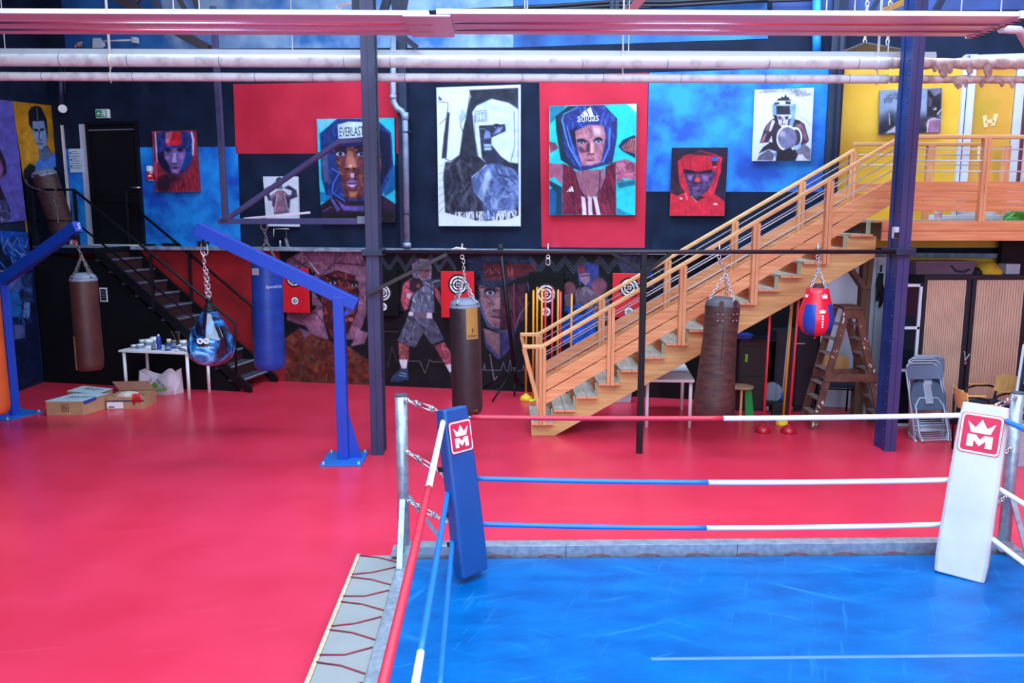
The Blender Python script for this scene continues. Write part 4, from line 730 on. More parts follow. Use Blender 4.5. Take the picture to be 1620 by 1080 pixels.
# ================================================================== JIB CRANES (blue bag stands)
def jib(name, loc, yaw, lab):
    J = thing(name, lab, 'bag stand', (0, 0, 0)); bs = MB()
    bs.bb(-0.24, 0.26, -0.3, 0.3, 0, 0.018); bs.build('base_plate', M_jibp, J, bevel=0.004)
    b = MB()
    for x in (-0.2, 0.22):
        for y in (-0.25, 0.25): b.lathe([(0, 0.05), (0.014, 0.05), (0.014, 0.026), (0.026, 0.026), (0.026, 0.018)], (x, y, 0), n=8)
    b.build('anchor_bolts', M_galv, J)
    b = MB(); b.bb(-0.065, 0.065, -0.065, 0.065, 0.018, 2.0); b.build('column', M_jib, J, bevel=0.008)
    b = MB()
    b.prism([(0.06, 0.018), (0.22, 0.018), (0.06, 0.62)], (0, 0.006, 0), (1, 0, 0), (0, 0, 1), 0.012)
    b.prism([(0.06, 0.018), (0.24, 0.018), (0.06, 0.75)], (0, -0.006, 0), (0, 1, 0), (0, 0, 1), 0.012); b.build('gusset', M_jib, J)
    b = MB(); b.beam((0.21, 0, 1.9), (-1.63, 0, 2.80), 0.12, 0.155); b.build('arm', M_jib, J, bevel=0.006)
    b = MB(); b.beam((0.05, 0, 1.78), (0.16, 0, 1.86), 0.03, 0.05); b.build('stay', M_jib, J)
    b = MB(); b.tube([(-1.56, 0, 2.72), (-1.56, 0, 2.62)], 0.012, 8); b.bb(-1.62, -1.5, -0.03, 0.03, 2.625, 2.64); b.build('eye_bolt', M_blksteel, J)
    return J
J2 = jib('jib_stand', None, 0, 'blue steel jib with bolted foot, carrying the marbled teardrop bag')
J2.location = (-1.87, 9.76, 0)
J1 = tree_copy(J2); J1['label'] = 'blue steel jib whose raised arm holds the brown bag before the steel stair'
J1P = np.array([-7.2, 12.1]); tip = ay(130, 345, 11.4)[:2]-J1P
J1.location = (-7.2, 12.1, 0); J1.rotation_euler.z = math.atan2(tip[1], tip[0])-PI
JT2 = np.array([-1.87-1.56, 9.76, 2.62])
ua = tip/np.hypot(*tip); JT1 = np.array([J1P[0]+ua[0]*1.56, J1P[1]+ua[1]*1.56, 2.62])

tN = np.array([ua[0], ua[1], 0]); tX = np.array([-tN[1], tN[0], 0]); tp_ = np.array([J1P[0], J1P[1], 0])+tN*1.634+np.array([0, 0, 2.765])-tX*.035
sm = text('lettering', 'S', None, M_white, tp_+tN*.03, tX, (0, 0, 1), .05, .08); sm.parent = J1
sm.matrix_parent_inverse = (Matrix.Translation(J1.location) @ Matrix.Rotation(J1.rotation_euler.z, 4, 'Z')).inverted()

# ================================================================== PUNCHING BAGS
def bag(name, lab, hang, top, bot, r, m, capm, chainm, nch=4, lift=0.28, label_fn=None, prof=None, gather=0.0):
    """hanging point, centre of the bag's top and of its bottom, radius"""
    top, bot, hang = npv(top), npv(bot), npv(hang); ax_ = bot-top; L = np.linalg.norm(ax_); ax_ /= L
    B_ = thing(name, lab, 'punching bag', bot)
    pr_ = prof or [(0, 0), (r*0.8, 0.0), (r*0.97, 0.02), (r, 0.06), (r, L*0.5), (r*1.01, L-0.12), (r*0.96, L-0.05), (r*0.8, L-0.012), (0, L)]
    b = MB(); b.lathe(pr_, top, ax_, 36); b.build('bag_body', m, B_)
    b = MB(); b.lathe([(0, -0.05), (r*0.5, -0.05), (r*0.86, -0.015), (r*0.99, 0.03), (r*1.006, 0.06)], top, ax_, 32); b.build('top_cap', capm, B_)
    x, y, a = frame_of(ax_); kn = hang-ax_*0.0; kn = top-ax_*lift if hang[2]-top[2] > lift+0.06 else hang-np.array([0, 0, 0.03])
    b = MB()
    if np.linalg.norm(hang-kn) > 0.08: b.chain(hang, kn, 0.06, 0.006)
    for k in range(nch):
        t = 2*PI*k/nch+0.5; b.chain(kn, top+(x*math.cos(t)+y*math.sin(t))*r*0.88+a*0.01, 0.05, 0.0055)
    b.build('chain', chainm, B_)
    for k in range(nch):
        b = MB(); t = 2*PI*k/nch+0.5; d = x*math.cos(t)+y*math.sin(t); u = np.cross(a, d)
        p = top+d*r*0.9+a*0.0; q = top+d*(r*1.02)+a*0.1; b.beam(p, q, 0.035, 0.012, ref=d); b.build('strap', m, B_, bevel=0.003)
    return B_, top, ax_, L, (x, y, a)
# brown bag under the first jib
yb1 = float(JT1[1]); tp = ay(131.5, 437, yb1); bt = ay(143.5, 586, yb1)
Bg, top, ax_, L, fr = bag('punching_bag', 'brown leather bag with a tan patch, hanging before the steel stair', JT1, tp, bt, 0.178, M_brown, M_grey, M_dkchain)
b = MB(); ths = np.linspace(-2.8, -2.2, 5)
for i in range(4):
    q = []
    for th, h in ((ths[i], L-0.5), (ths[i+1], L-0.5), (ths[i+1], L-0.03), (ths[i], L-0.03)): q.append(top+ax_*h+np.array([math.cos(th), math.sin(th), 0])*0.1835)
    b.add(q, [(0, 1, 2, 3)])
b.build('patch', M_tan, Bg, 'tan tape patch')
b = MB(); b.tube([JT1+np.array([0.025*math.cos(k*PI/5), 0, -0.03+0.03*math.sin(k*PI/5)]) for k in range(10)], 0.008, 6, closed=True); b.build('carabiner', M_red, Bg, 'red carabiner')
# blue bag under the bracket
hy = float(HB[1])
Bb, top, ax_, L, fr = bag('punching_bag', 'tall blue vinyl bag with white lettering, hanging behind the arm of the blue jib', HB-np.array([0, 0, .04]), ay(422, 413, hy), ay(427, 585, hy), 0.205, M_bluebag, M_bluec, M_dkchain)
def curved_text(par, body, top, ax_, r, h, ang, size, m, width=None, name='lettering'):
    o = text(name, body, par, m, (0, 0, 0), (1, 0, 0), (0, 0, 1), width, size)
    off = npv(LOC.get(par.name, (0, 0, 0)))
    w = max(v.co[0] for v in o.data.vertices)+off[0]
    x, y, a = frame_of(ax_)
    for v in o.data.vertices:
        c = npv(v.co)+off; th = ang+(c[0]-w/2)/r
        p = top+ax_*(h-c[2])+np.array([math.sin(th), -math.cos(th), 0])*(r+0.004)
        v.co = tuple(p-off)
    return o
curved_text(Bb, 'SportClub', top, ax_, 0.207, 0.36, 0.75, 0.05, M_white, 0.24)
b = MB(); b.box(top+ax_*0.13+np.array([-0.1, -0.19, 0]), (0.09, 0.02, 0.09)); b.build('buckle', M_chrome, Bb, bevel=0.004)
# black bag with the gold label
xk = float(ay(733, 398, YB)[0]); tp = ay(735, 478, YB); bt = ay(740, 655, YB)
Bk, top, ax_, L, fr = bag('punching_bag', 'black leather bag with a gold label, hanging from the bar beside the slim violet post', (xk, YB, ZB-0.09), tp, bt, 0.188, M_dkbrown, M_grey, M_chrome, nch=4, lift=0.3)
b = MB(); n_ = 8; ths = np.linspace(0.1, 0.95, n_+1)
def cyl(th, h, r): return top+ax_*h+np.array([math.sin(th), -math.cos(th), 0])*r
for i in range(n_):
    q = [cyl(ths[i], 0.05, 0.192), cyl(ths[i+1], 0.05, 0.192), cyl(ths[i+1], 0.43, 0.192), cyl(ths[i], 0.43, 0.192)]; b.add(q, [(0, 1, 2, 3)])
b.build('label', M_gold, Bk, 'gold label')
b = MB()
for a0, a1, h0, h1 in ((0.47, 0.57, 0.3, 0.345),): b.add([cyl(a0, h0, 0.195), cyl(a1, h0, 0.195), cyl(a1, h1, 0.195), cyl(a0, h1, 0.195)], [(0, 1, 2, 3)])
b.build('emblem', M_ink, Bk)
curved_text(Bk, 'OUTSHOCK', top, ax_, 0.192, 0.405, 0.52, 0.028, M_ink, 0.13)
b = MB(); b.add([cyl(0.5, .315, .197), cyl(0.545, .305, .197), cyl(0.545, .335, .197), cyl(.51, .338, .197)], [(0, 1, 2, 3)]); b.build('emblem_mark', M_gold, Bk)
curved_text(Bk, 'oly', top, ax_, 0.19, L-0.07, 0.6, 0.03, M_gold, 0.07, 'signature')
b = MB(); b.lathe([(0.1885, 0.4), (0.191, 0.405), (0.1885, 0.41)], top, ax_, 36); b.build('seam', M_ink, Bk)
# old brown bag leaning by the stair, reaching nearly to the floor
xo = float(ay(1138, 398, YB)[0]); tp = ay(1144, 476, YB+0.05); bt = ay(1127, 660, YB+0.05)
L_ = np.linalg.norm(bt-tp); R_ = 0.235
prof = [(0, 0), (R_*0.6, 0.0), (R_*0.86, 0.03), (R_*0.9, 0.1), (R_*0.88, L_*0.35), (R_*0.97, L_*0.6), (R_*1.06, L_*0.85), (R_*1.08, L_-0.06), (R_*0.95, L_-0.01), (0, L_)]
Bo, top, ax_, L, fr = bag('punching_bag', 'old creased brown bag with riveted patches, hanging askew before the wooden stair', (xo, YB, ZB-0.09), tp, bt, R_*0.9, M_brown2, mat('dark_leather_cap', (84, 78, 88), .6), M_chrome, nch=3, lift=0.34, prof=prof)
b = MB()
for th in (-0.35, 0.5):
    c = top+ax_*0.18+np.array([math.sin(th), -math.cos(th), 0])*R_*0.9; X = np.array([math.cos(th), math.sin(th), 0]); b.box(c, (0.085, 0.02, 0.11), 0, X, np.array([math.sin(th), -math.cos(th), 0]))
    b.beam(c-ax_*0.06, c-ax_*0.2, 0.05, 0.018, ref=np.array([math.sin(th), -math.cos(th), 0]))
    for dx in (-0.03, 0.03):
        for dz in (-0.04, 0.04): b.sphere(c+X*dx+np.array([math.sin(th)*0.012, -math.cos(th)*0.012, dz]), 0.008, 6, 1)
b.build('riveted_patch', [M_brown, M_rod], Bo, bevel=0.003)
b = MB(); pts = [top+ax_*h+np.array([math.sin(-.1), -math.cos(-.1), 0])*(R_*(0.9+0.17*max(0, h/L-0.35))) for h in np.linspace(0.25, L-0.08, 12)]; b.tube(pts, 0.006, 6); b.build('stitched_seam', M_brown, Bo)
# orange-brown bag cut by the picture edge
e0 = ay(-16, 560, 10.0); tp = np.array([e0[0]-0.04, 10.0, 2.05]); bt = np.array([e0[0]-0.04, 10.0, 0.52])
Be, top, ax_, L, fr = bag('punching_bag', 'orange brown bag cut by the picture edge', tp+np.array([0, 0, .6]), tp, bt, 0.2, M_orange, M_grey, M_dkchain)
b = MB(); b.beam(tp+np.array([-1.0, 0, 0.62]), tp+np.array([0.1, 0, 0.62]), 0.08, 0.1)
b.beam(tp+np.array([-1.0, 0, 0.62]), (tp[0]-1.0, 10.0, 0), 0.1, 0.1, ref=(1, 0, 0)); tag(b.build('jib_stand', M_jib, bevel=0.006), 'blue steel stand outside the picture that holds the orange brown bag', 'bag stand')
# spare bag leaning on the landing
tp = wl(68, 272, 0.85); bt = wl(103, 386, 0.65); bt[2] = 2.63
Bl, top, ax_, L, fr = bag('punching_bag', 'dark brown bag draped in loose chains, leaning on the landing of the steel stair', tp+np.array([0, 0, 0.02]), tp, bt, 0.205, M_brown2, M_grey, M_chrome, nch=0)
b = MB(); x, y, a = fr
def arc(p, q, sag, n=8):
    p, q = npv(p), npv(q); return [p+(q-p)*i/n-np.array([0, 0, sag*4*(i/n)*(1-i/n)]) for i in range(n+1)]
def front(px_, py_): return wl(px_, py_, 1.08)
P_ = [front(40, 284), front(44, 292), front(54, 298), front(70, 302), front(80, 306), front(86, 312)]
for i in range(5): b.chain(P_[i], P_[i+1], 0.045, 0.005)
P_ = [front(74, 272), front(80, 285), front(88, 300), front(84, 313), front(90, 330), front(92, 352)]
for i in range(5): b.chain(P_[i], P_[i+1], 0.045, 0.005)
b.build('loose_chain', M_dkchain, Bl)
b = MB(); c = front(58, 281); b.box(c, (0.1, 0.02, 0.1), 0, WD, WN); b.build('riveted_patch', M_brown, Bl, bevel=0.004)
# marbled teardrop bag
TB = thing('teardrop_bag', 'glossy blue marbled teardrop bag on a bright chain under the blue jib', 'punching bag', JT2-np.array([0, 0, 1.7]))
zt_ = float(ay(333, 490, 9.76)[2]); zb_ = float(ay(333, 578, 9.76)[2]); xb_ = float(ay(334, 540, 9.76)[0]); Hh = zt_-zb_; R_ = 0.275
JT2[0] = xb_-0.02
prof = [(0.07, 0), (0.09, 0.02), (0.14, Hh*0.16), (0.205, Hh*0.34), (0.255, Hh*0.5), (R_, Hh*0.64), (0.27, Hh*0.75), (0.235, Hh*0.86), (0.165, Hh*0.94), (0.08, Hh*0.988), (0, Hh)]
pp = []
for i in range(len(prof)-1):
    for k in range(3): f = k/3; pp.append((prof[i][0]*(1-f)+prof[i+1][0]*f, prof[i][1]*(1-f)+prof[i+1][1]*f))
pp.append(prof[-1])
mm = bpy.data.materials.new('marbled_blue_vinyl'); mm.use_nodes = True; nt = mm.node_tree; bs = nt.nodes['Principled BSDF']; bs.inputs['Roughness'].default_value = 0.12; bs.inputs['Coat Weight'].default_value = 0.5
tc = nt.nodes.new('ShaderNodeTexCoord'); nz = nt.nodes.new('ShaderNodeTexNoise'); nz.inputs['Scale'].default_value = 3.0; nz.inputs['Distortion'].default_value = 2.2; nz.inputs['Detail'].default_value = 5
cr = nt.nodes.new('ShaderNodeValToRGB'); e = cr.color_ramp.elements; e[0].position = 0.42; e[0].color = (*lin((20, 16, 34)), 1); e[1].position = 0.68; e[1].color = (*lin((150, 215, 245)), 1)
q = e.new(0.52); q.color = (*lin((24, 84, 150)), 1); q = e.new(0.6); q.color = (*lin((40, 150, 220)), 1)
nt.links.new(tc.outputs['Object'], nz.inputs['Vector']); nt.links.new(nz.outputs['Fac'], cr.inputs['Fac']); nt.links.new(cr.outputs['Color'], bs.inputs['Base Color'])
tb0 = np.array([xb_, 9.76, zt_])
b = MB(); b.lathe(pp, tb0, (0, 0, -1), 40); b.build('bag_body', mm, TB)
b = MB(); b.lathe([(0, 0.1), (0.03, 0.1), (0.035, 0.07), (0.05, 0.06), (0.055, 0.02), (0.085, 0.01), (0.085, -0.02), (0, -0.02)], tb0, (0, 0, 1), 20); b.tube([tb0+np.array([-.03, 0, .11]), tb0+np.array([.03, 0, .11])], 0.03, 10); b.build('swivel', M_blksteel, TB)
b = MB(); b.chain(JT2, JT2-np.array([0, 0, .12]), 0.12, 0.008); b.chain(JT2-np.array([0.012, 0, .1]), tb0+np.array([-.02, 0, .12]), 0.055, 0.0055); b.chain(JT2-np.array([-.012, 0, .3]), tb0+np.array([.02, 0, .12]), 0.055, 0.0055); b.build('chain', M_chrome, TB)
b = MB()
for sx in (-1, 1):
    for rr in (0.034, 0.02):
        pts = [tb0+np.array([sx*0.036+rr*math.cos(k*PI/6), -0.262+0.004*(k % 2)*0, -Hh*0.5+rr*0.9*math.sin(k*PI/6)]) for k in range(12)]; b.tube(pts, 0.005, 6, closed=True)
b.build('emblem', M_white, TB)
curved_text(TB, 'ROYALE', tb0, np.array([0, 0, -1.0]), 0.268, Hh*0.64, 0.0, 0.032, M_white, 0.15)
# red and blue ball bag
xq = float(ay(1294, 398, YB)[0]); ztb = float(ay(1291, 455, YB)[2]); zbb = float(ay(1291, 531, YB)[2]); Hh = ztb-zbb; q0 = np.array([float(ay(1291, 500, YB)[0]), YB, ztb])
RB = thing('ball_bag', 'red and blue pear shaped ball bag with white crowns, hanging near the wooden stepladder', 'punching bag', (q0[0], YB, zbb))
prof = [(0, 0), (0.115, 0.0), (0.13, 0.01), (0.158, Hh*0.22), (0.19, Hh*0.42), (0.213, Hh*0.62), (0.205, Hh*0.78), (0.165, Hh*0.91), (0.09, Hh*0.98), (0, Hh)]
pp = []
for i in range(len(prof)-1):
    for k in range(2): f = k/2; pp.append((prof[i][0]*(1-f)+prof[i+1][0]*f, prof[i][1]*(1-f)+prof[i+1][1]*f))
pp.append(prof[-1])
def mif(i, k, n): return 0 if (pp[i][1] < Hh*0.26) else (1 if ((k+2)//4) % 2 else 0)
b = MB(); b.lathe(pp, q0, (0, 0, -1), 48, mif=lambda i, k, n: 0 if pp[i][1] < Hh*0.28 else (0 if ((k+50-11) % 48)//6 % 2 == 0 else 1)); b.build('bag_body', [mat('glossy_red_vinyl', (222, 26, 52), 0.3, var=0.06), mat('glossy_blue_vinyl', (26, 66, 160), 0.3, var=0.06)], RB)
b = MB(); b.lathe([(0, -0.05), (0.05, -0.05), (0.1, 0.0), (0.122, 0.01)], q0, (0, 0, -1), 24); b.build('top_cap', M_brown, RB)
b = MB(); kn = q0+np.array([0, 0, 0.24]); b.chain((xq, YB, ZB-0.08), kn, 0.055, 0.006)
for k in range(4): t = k*PI/2+0.5; b.chain(kn, q0+np.array([math.cos(t)*0.12, math.sin(t)*0.12, 0]), 0.05, 0.0055)
b.build('chain', M_chrome, RB)
CROWN = [(-.5, -.3), (-.62, .38), (-.25, 0), (0, .5), (.25, 0), (.62, .38), (.5, -.3)]
def decal(mb, poly, c, X, Y, s, N, bend=None):
    pts = [c+X*p[0]*s+Y*p[1]*s for p in poly]; mb.add(pts, [tuple(range(len(pts)))])
b = MB(); dn = np.array([0.1, -0.99, 0]); Z = np.array([0, 0, 1.0])
def onb(th, h):
    i = max(j for j in range(len(pp)) if pp[j][1] <= h); f = (h-pp[i][1])/(pp[i+1][1]-pp[i][1]); r = pp[i][0]*(1-f)+pp[i+1][0]*f+0.004
    return q0+np.array([math.sin(th)*r, -math.cos(th)*r, -h])
def ballmark(th0, h0, s, poly):
    pts = [onb(th0+p[0]*s/0.18, h0-p[1]*s) for p in poly]; cpt = onb(th0, h0); n = len(pts); b.add([cpt]+pts, [(0, i+1, (i+1) % n+1) for i in range(n)])
ballmark(0.25, Hh*0.16, 0.075, CROWN); ballmark(0.0, Hh*0.46, 0.06, CROWN); ballmark(-1.3, Hh*0.16, 0.06, CROWN)
for k in range(5): ballmark(0.0, Hh*(0.55+k*0.055), 0.02, [(-.5, -.5), (-.5, .5), (.5, .5), (.5, -.5)])
b.build('crown_emblem', M_white, RB, 'white crowns')
b = MB(); b.tube([q0+np.array([0, -.02, -Hh]), q0+np.array([-.02, -.03, -Hh-0.03])], 0.012, 8); b.build('drain_tab', M_red, RB)

# ================================================================== WOODEN STAIR
YFt, YBk = 10.72, 11.70
WS = thing('wooden_staircase', 'long pine stair with grey treads and steel rods, climbing to the platform', 'staircase', (0.6, 11.2, 0))
X0, Z0, DX, DZ = 0.615, 0.205, 0.2965, 0.1787
SL = DZ/DX; ANG = math.atan(SL); sd = np.array([math.cos(ANG), 0, math.sin(ANG)])
for i in range(16):
    x, z = X0+i*DX, Z0+i*DZ; b = MB()
    for k in (0, 1): b.bb(x-0.15+k*0.15, x-0.004+k*0.15, YFt-0.02, YBk+0.06, z-0.032, z); b.bb(x-0.148+k*0.15, x-0.006+k*0.15, YFt-0.024, YFt-0.018, z-0.031, z-0.003, 1)
    b.build('tread', [M_tread, M_woodh], WS, bevel=0.003)
    for y in (YFt+0.1, YBk-0.04): b = MB(); b.bb(x+0.12, x+0.16, y, y+0.045, z, z+DZ-0.028); b.build('tread_cleat', mat('green_grey_timber', (156, 166, 140), 0.7, var=0.15), WS)
def zlow(px_, py_): return ay(px_, py_, YFt+0.07)
a = zlow(878, 690); c = zlow(1215, 502); sl = (c[2]-a[2])/(c[0]-a[0])
xe = 5.0
for y in (YFt+0.07, YBk-0.11):
    saw = [(0.47, 0.0), (a[0], 0.0), (xe, sl*(xe-a[0])), (xe, Z0+14*DZ-0.03)]
    for i in range(14, -1, -1): saw += [(X0+i*DX+0.145, Z0+i*DZ-0.03), (X0+i*DX-0.152, Z0+i*DZ-0.03)]
    saw += [(0.47, 0.0)] if False else []
    b = MB(); b.prism(saw, (0, y, 0), (1, 0, 0), (0, 0, 1), -0.07); b.build('stringer', M_stringer, WS, bevel=0.006)
hz = lambda x: 1.262+(x-0.649)*0.5875
def guard(y, pxs, dzr, post_m):
    zo = dzr
    xs = [float(v) for v in pxs]
    b = MB(); b.beam((xs[0], y, hz(xs[0])+zo), (xs[-1]+0.02, y, hz(xs[-1]+.02)+zo), 0.075, 0.05); b.build('handrail', M_rail, WS, bevel=0.012)
    b = MB(); b.beam((xs[0]-0.27, y, hz(xs[0])+zo-0.005), (xs[0]+0.03, y, hz(xs[0])+zo-0.005), 0.075, 0.05); b.build('handrail', M_rail, WS, bevel=0.012)
    b = MB(); b.beam((xs[0]-0.25, y-0.02, hz(xs[0])+zo-0.03), (xs[0]-0.02, y-0.02, Z0+0.13), 0.03, 0.05, ref=(1, 0, 0)); b.build('newel_brace', M_woodv, WS, bevel=0.004)
    for x in xs:
        i = max(0, min(15, round((x-X0)/DX))); zb_ = Z0+i*DZ-0.03
        b = MB()
        for dx in (-0.024, 0.024): b.bb(x+dx-0.022, x+dx+0.022, y-0.045, y+0.045, zb_, hz(x)+zo-0.02)
        b.build('baluster', post_m, WS, bevel=0.004)
    for d in (0.105, 0.235, 0.365):
        b = MB(); b.tube([(xs[0], y, hz(xs[0])-d+zo), (xs[-1], y, hz(xs[-1])-d+zo)], 0.008, 8); b.build('rod', M_rod, WS)
    for d in (0.555, 0.735):
        b = MB(); b.beam((xs[0], y+0.035, hz(xs[0])-d+zo), (xs[-1], y+0.035, hz(xs[-1])-d+zo), 0.028, 0.142); b.build('guard_board', M_woods, WS, bevel=0.004)
fx = [ay(p, q, YFt)[0] for p, q in ((858, 600), (966, 540), (1079, 480), (1194, 415), (1309, 350), (1419, 285))]
guard(YFt, fx, 0, M_woodv)
bxs = [x for x in fx]; bxs[-1] = float(ay(1350, 235, YBk)[0]); bxs = [bxs[0], fx[1], fx[2], fx[3], fx[4], bxs[-1]]
guard(YBk, bxs, 0.02, M_woodv)
# timber platform
MZ = thing('timber_platform', 'raised pine platform with rod and board railing above the tambour cupboard', 'platform', (6.8, 11.3, 2.6))
zd = 2.885
b = MB()
yy = YFt
while yy < 12.75: b.bb(5.03 if yy < 11.8 else 4.9, 8.5, yy, yy+0.138, zd-0.028, zd); yy += 0.145
b.build('deck_boards', M_tread, MZ)
for z1, z0 in ((zd-0.01, zd-0.135), (zd-0.14, zd-0.265)):
    b = MB(); b.bb(5.02, 8.5, YFt-0.035, YFt, z0, z1); b.build('fascia_board', M_woodh, MZ, bevel=0.004)
b = MB()
for x in (5.1, 6.2, 7.3, 8.4): b.bb(x-0.035, x+0.035, YFt, 12.3, zd-0.25, zd-0.03)
b.build('joists', M_oldwood, MZ)
def zz(py, Y=YFt): return float(ay(1540, py, Y)[2])
b = MB(); b.beam((5.19, YFt, zz(216.5)), (8.5, YFt, zz(216.5)), 0.09, 0.05); b.build('handrail', M_rail, MZ, bevel=0.012)
for py_ in (236, 254, 271):
    b = MB(); b.tube([(5.19, YFt, zz(py_)), (8.5, YFt, zz(py_))], 0.009, 8); b.build('rod', M_rod, MZ)
for p0, p1_ in ((287, 302), (303.5, 317.5), (319, 334)):
    b = MB(); b.bb(5.19, 8.5, YFt+0.02, YFt+0.048, zz(p1_), zz(p0)); b.build('guard_board', M_woodh, MZ, bevel=0.004)
for px_ in (1556, 1672):
    x = float(ay(px_, 280, YFt)[0]); b = MB()
    for dx in (-0.024, 0.024): b.bb(x+dx-0.022, x+dx+0.022, YFt-0.045, YFt+0.045, zd-0.02, zz(219))
    b.build('baluster', M_woodv, MZ, bevel=0.004)
zb2 = lambda py_: float(ay(1440, py_, YBk)[2])
b = MB(); b.beam((bxs[-1], YBk, zb2(228)), (6.9, YBk, zb2(228)), 0.08, 0.05); b.build('handrail', M_rail, MZ, bevel=0.012)
for py_ in (245, 261):
    b = MB(); b.tube([(bxs[-1], YBk, zb2(py_)), (6.9, YBk, zb2(py_))], 0.008, 8); b.build('rod', M_rod, MZ)
for p0, p1_ in ((290, 303), (306, 318)):
    b = MB(); b.bb(bxs[-1], 6.9, YBk+0.02, YBk+0.046, zb2(p1_), zb2(p0)); b.build('guard_board', M_woodh, MZ, bevel=0.004)
for px_ in (1471, 1590):
    x = float(ay(px_, 260, YBk)[0]); b = MB(); b.bb(x-0.05, x+0.05, YBk-0.04, YBk+0.04, zd-0.02, zb2(230)); b.build('baluster', M_woodv, MZ, bevel=0.004)
xq_ = float(ay(1364, 520, 11.72)[0]); b = MB(); b.bb(xq_-0.07, xq_+0.07, 11.66, 11.8, 0, zd-0.03); b.build('prop', M_oldwood, MZ, 'dark timber prop', bevel=0.006)
b = MB(); b.beam((xq_+0.02, 11.7, 1.9), (5.35, 11.7, zd-0.2), 0.07, 0.14, ref=(0, 1, 0)); b.beam((xq_-0.02, 11.7, 1.9), (xq_-0.5, 11.7, zd-0.35), 0.07, 0.14, ref=(0, 1, 0)); b.build('knee_brace', M_oldwood, MZ, 'dark timber knee braces', bevel=0.006)
# small things on the platform
c = ay(1484, 345, 10.95); b = MB(); b.lathe([(0, 0), (0.042, 0), (0.048, 0.115), (0.05, 0.12), (0.04, 0.12), (0.0, 0.118)], (c[0], 10.95, zd), n=20); b.lathe([(0.0455, 0.03), (0.048, 0.09)], (c[0], 10.95, zd), n=20, mi=1); tag(b.build('cup', [M_white, mat('pink_band', (206, 160, 190), 0.5)]), 'white cup with a pink band standing on the platform edge', 'cup')
def crumple(name, c, size, m, seed, lab, cat, amp=0.25, n=18, flat=0.0):
    r = np.random.RandomState(seed); b = MB(); vs = []; k = n//2; ph = r.uniform(0, 6, 6)
    for i in range(k+1):
        t = PI/2*i/k
        for j in range(n):
            p = 2*PI*j/n; w = 1+amp*(math.sin(3*p+ph[0])*0.5+math.sin(5*p+ph[1]+t*3)*0.35+math.sin(7*p-t*5+ph[2])*0.25)*math.cos(t)
            vs.append((c[0]+size[0]*math.cos(t)*math.cos(p)*w, c[1]+size[1]*math.cos(t)*math.sin(p)*w, c[2]+size[2]*math.sin(t)*(1+amp*0.6*math.sin(4*p+ph[3])*math.cos(t))))
    fs = [(i*n+j, i*n+(j+1) % n, (i+1)*n+(j+1) % n, (i+1)*n+j) for i in range(k) for j in range(n)]+[tuple(range(n-1, -1, -1))]
    b.add(vs, fs, 0, True); return tag(b.build(name, m), lab, cat)
c = ay(1608, 345, 10.95); crumple('green_bag', (c[0], 10.95, zd), (0.17, 0.12, 0.12), mat('green_plastic_bag', (60, 150, 40), 0.3, scale=14, rgb2=(20, 90, 24), bump=0.8), 3, 'crumpled green plastic bag lying on the platform behind the railing', 'bag', 0.35)
c = ay(1545, 338, 11.2); b = MB(); b.bb(c[0]-0.5, c[0]+0.45, 11.3, 11.5, zd, zd+0.07); tag(b.build('white_board', M_palebl, bevel=0.005), 'long pale board lying flat on the platform behind the railing', 'board')

# ================================================================== BOXING RING
RG = thing('boxing_ring', 'boxing ring with blue canvas, galvanised frame and red, blue and white ropes', 'boxing ring', (1.75, 4.2, 0))
zm = 0.10
b = MB(); b.bb(-0.70, 4.32, 1.4, 6.56, 0.0, zm); b.build('mat', M_mat, RG, 'blue canvas mat', bevel=0.01)
b = MB(); b.bb(1.0, 4.3, 4.93, 4.965, zm, zm+0.0015); b.build('tape_line', mat('pale_tape', (84, 130, 176), 0.5), RG, 'pale tape line')
b = MB(); b.bb(-0.78, 4.42, 6.60, 6.72, 0, 0.19); b.bb(2.04, 2.045, 6.597, 6.60, 0.0, 0.19, 1); b.bb(0.58, 0.585, 6.597, 6.60, 0.0, 0.19, 1); b.build('frame_beam', [M_galv, M_rubber], RG, bevel=0.006)
b = MB(); b.bb(-0.82, -0.70, 1.4, 6.60, 0, 0.125); b.build('frame_beam', M_galv, RG, bevel=0.006)
b = MB(); b.bb(4.33, 4.45, 1.4, 6.60, 0, 0.125); b.build('frame_beam', M_galv, RG, bevel=0.006)
b = MB(); b.bb(-1.16, -0.82, 1.4, 6.64, 0, 0.1); b.build('apron', M_apron, RG, 'pale grey apron boards', bevel=0.008)
b = MB(); b.bb(-1.19, -1.16, 1.4, 6.66, 0, 0.105); b.build('apron_edge', mat('raw_ply_edge', (196, 180, 150), 0.7, var=0.2, scale=20), RG, 'wooden apron edge')
b = MB(); y = 6.62; k = 0
while y > 1.6:
    y2 = y-0.3+(0.02 if k % 2 else -0.02)
    b.tube([(-1.165, y, 0.108), (-1.0, y-0.04, 0.106), (-0.83, y-0.14, 0.108)], 0.005, 6); b.tube([(-0.83, y-0.24, 0.108), (-1.0, y-0.33, 0.106), (-1.165, y2-0.05, 0.108)], 0.005, 6); y -= 0.42; k += 1
b.build('lacing_cord', M_cord, RG, 'dark red lacing cord')
b = MB()
for x in np.arange(-0.5, 4.2, 0.42): b.tube([(x, 6.57, 0.1), (x+0.06, 6.585, 0.11), (x+0.12, 6.6, 0.108), (x+0.2, 6.575, 0.102)], 0.003, 6)
b.build('lacing_cord', M_cord, RG)
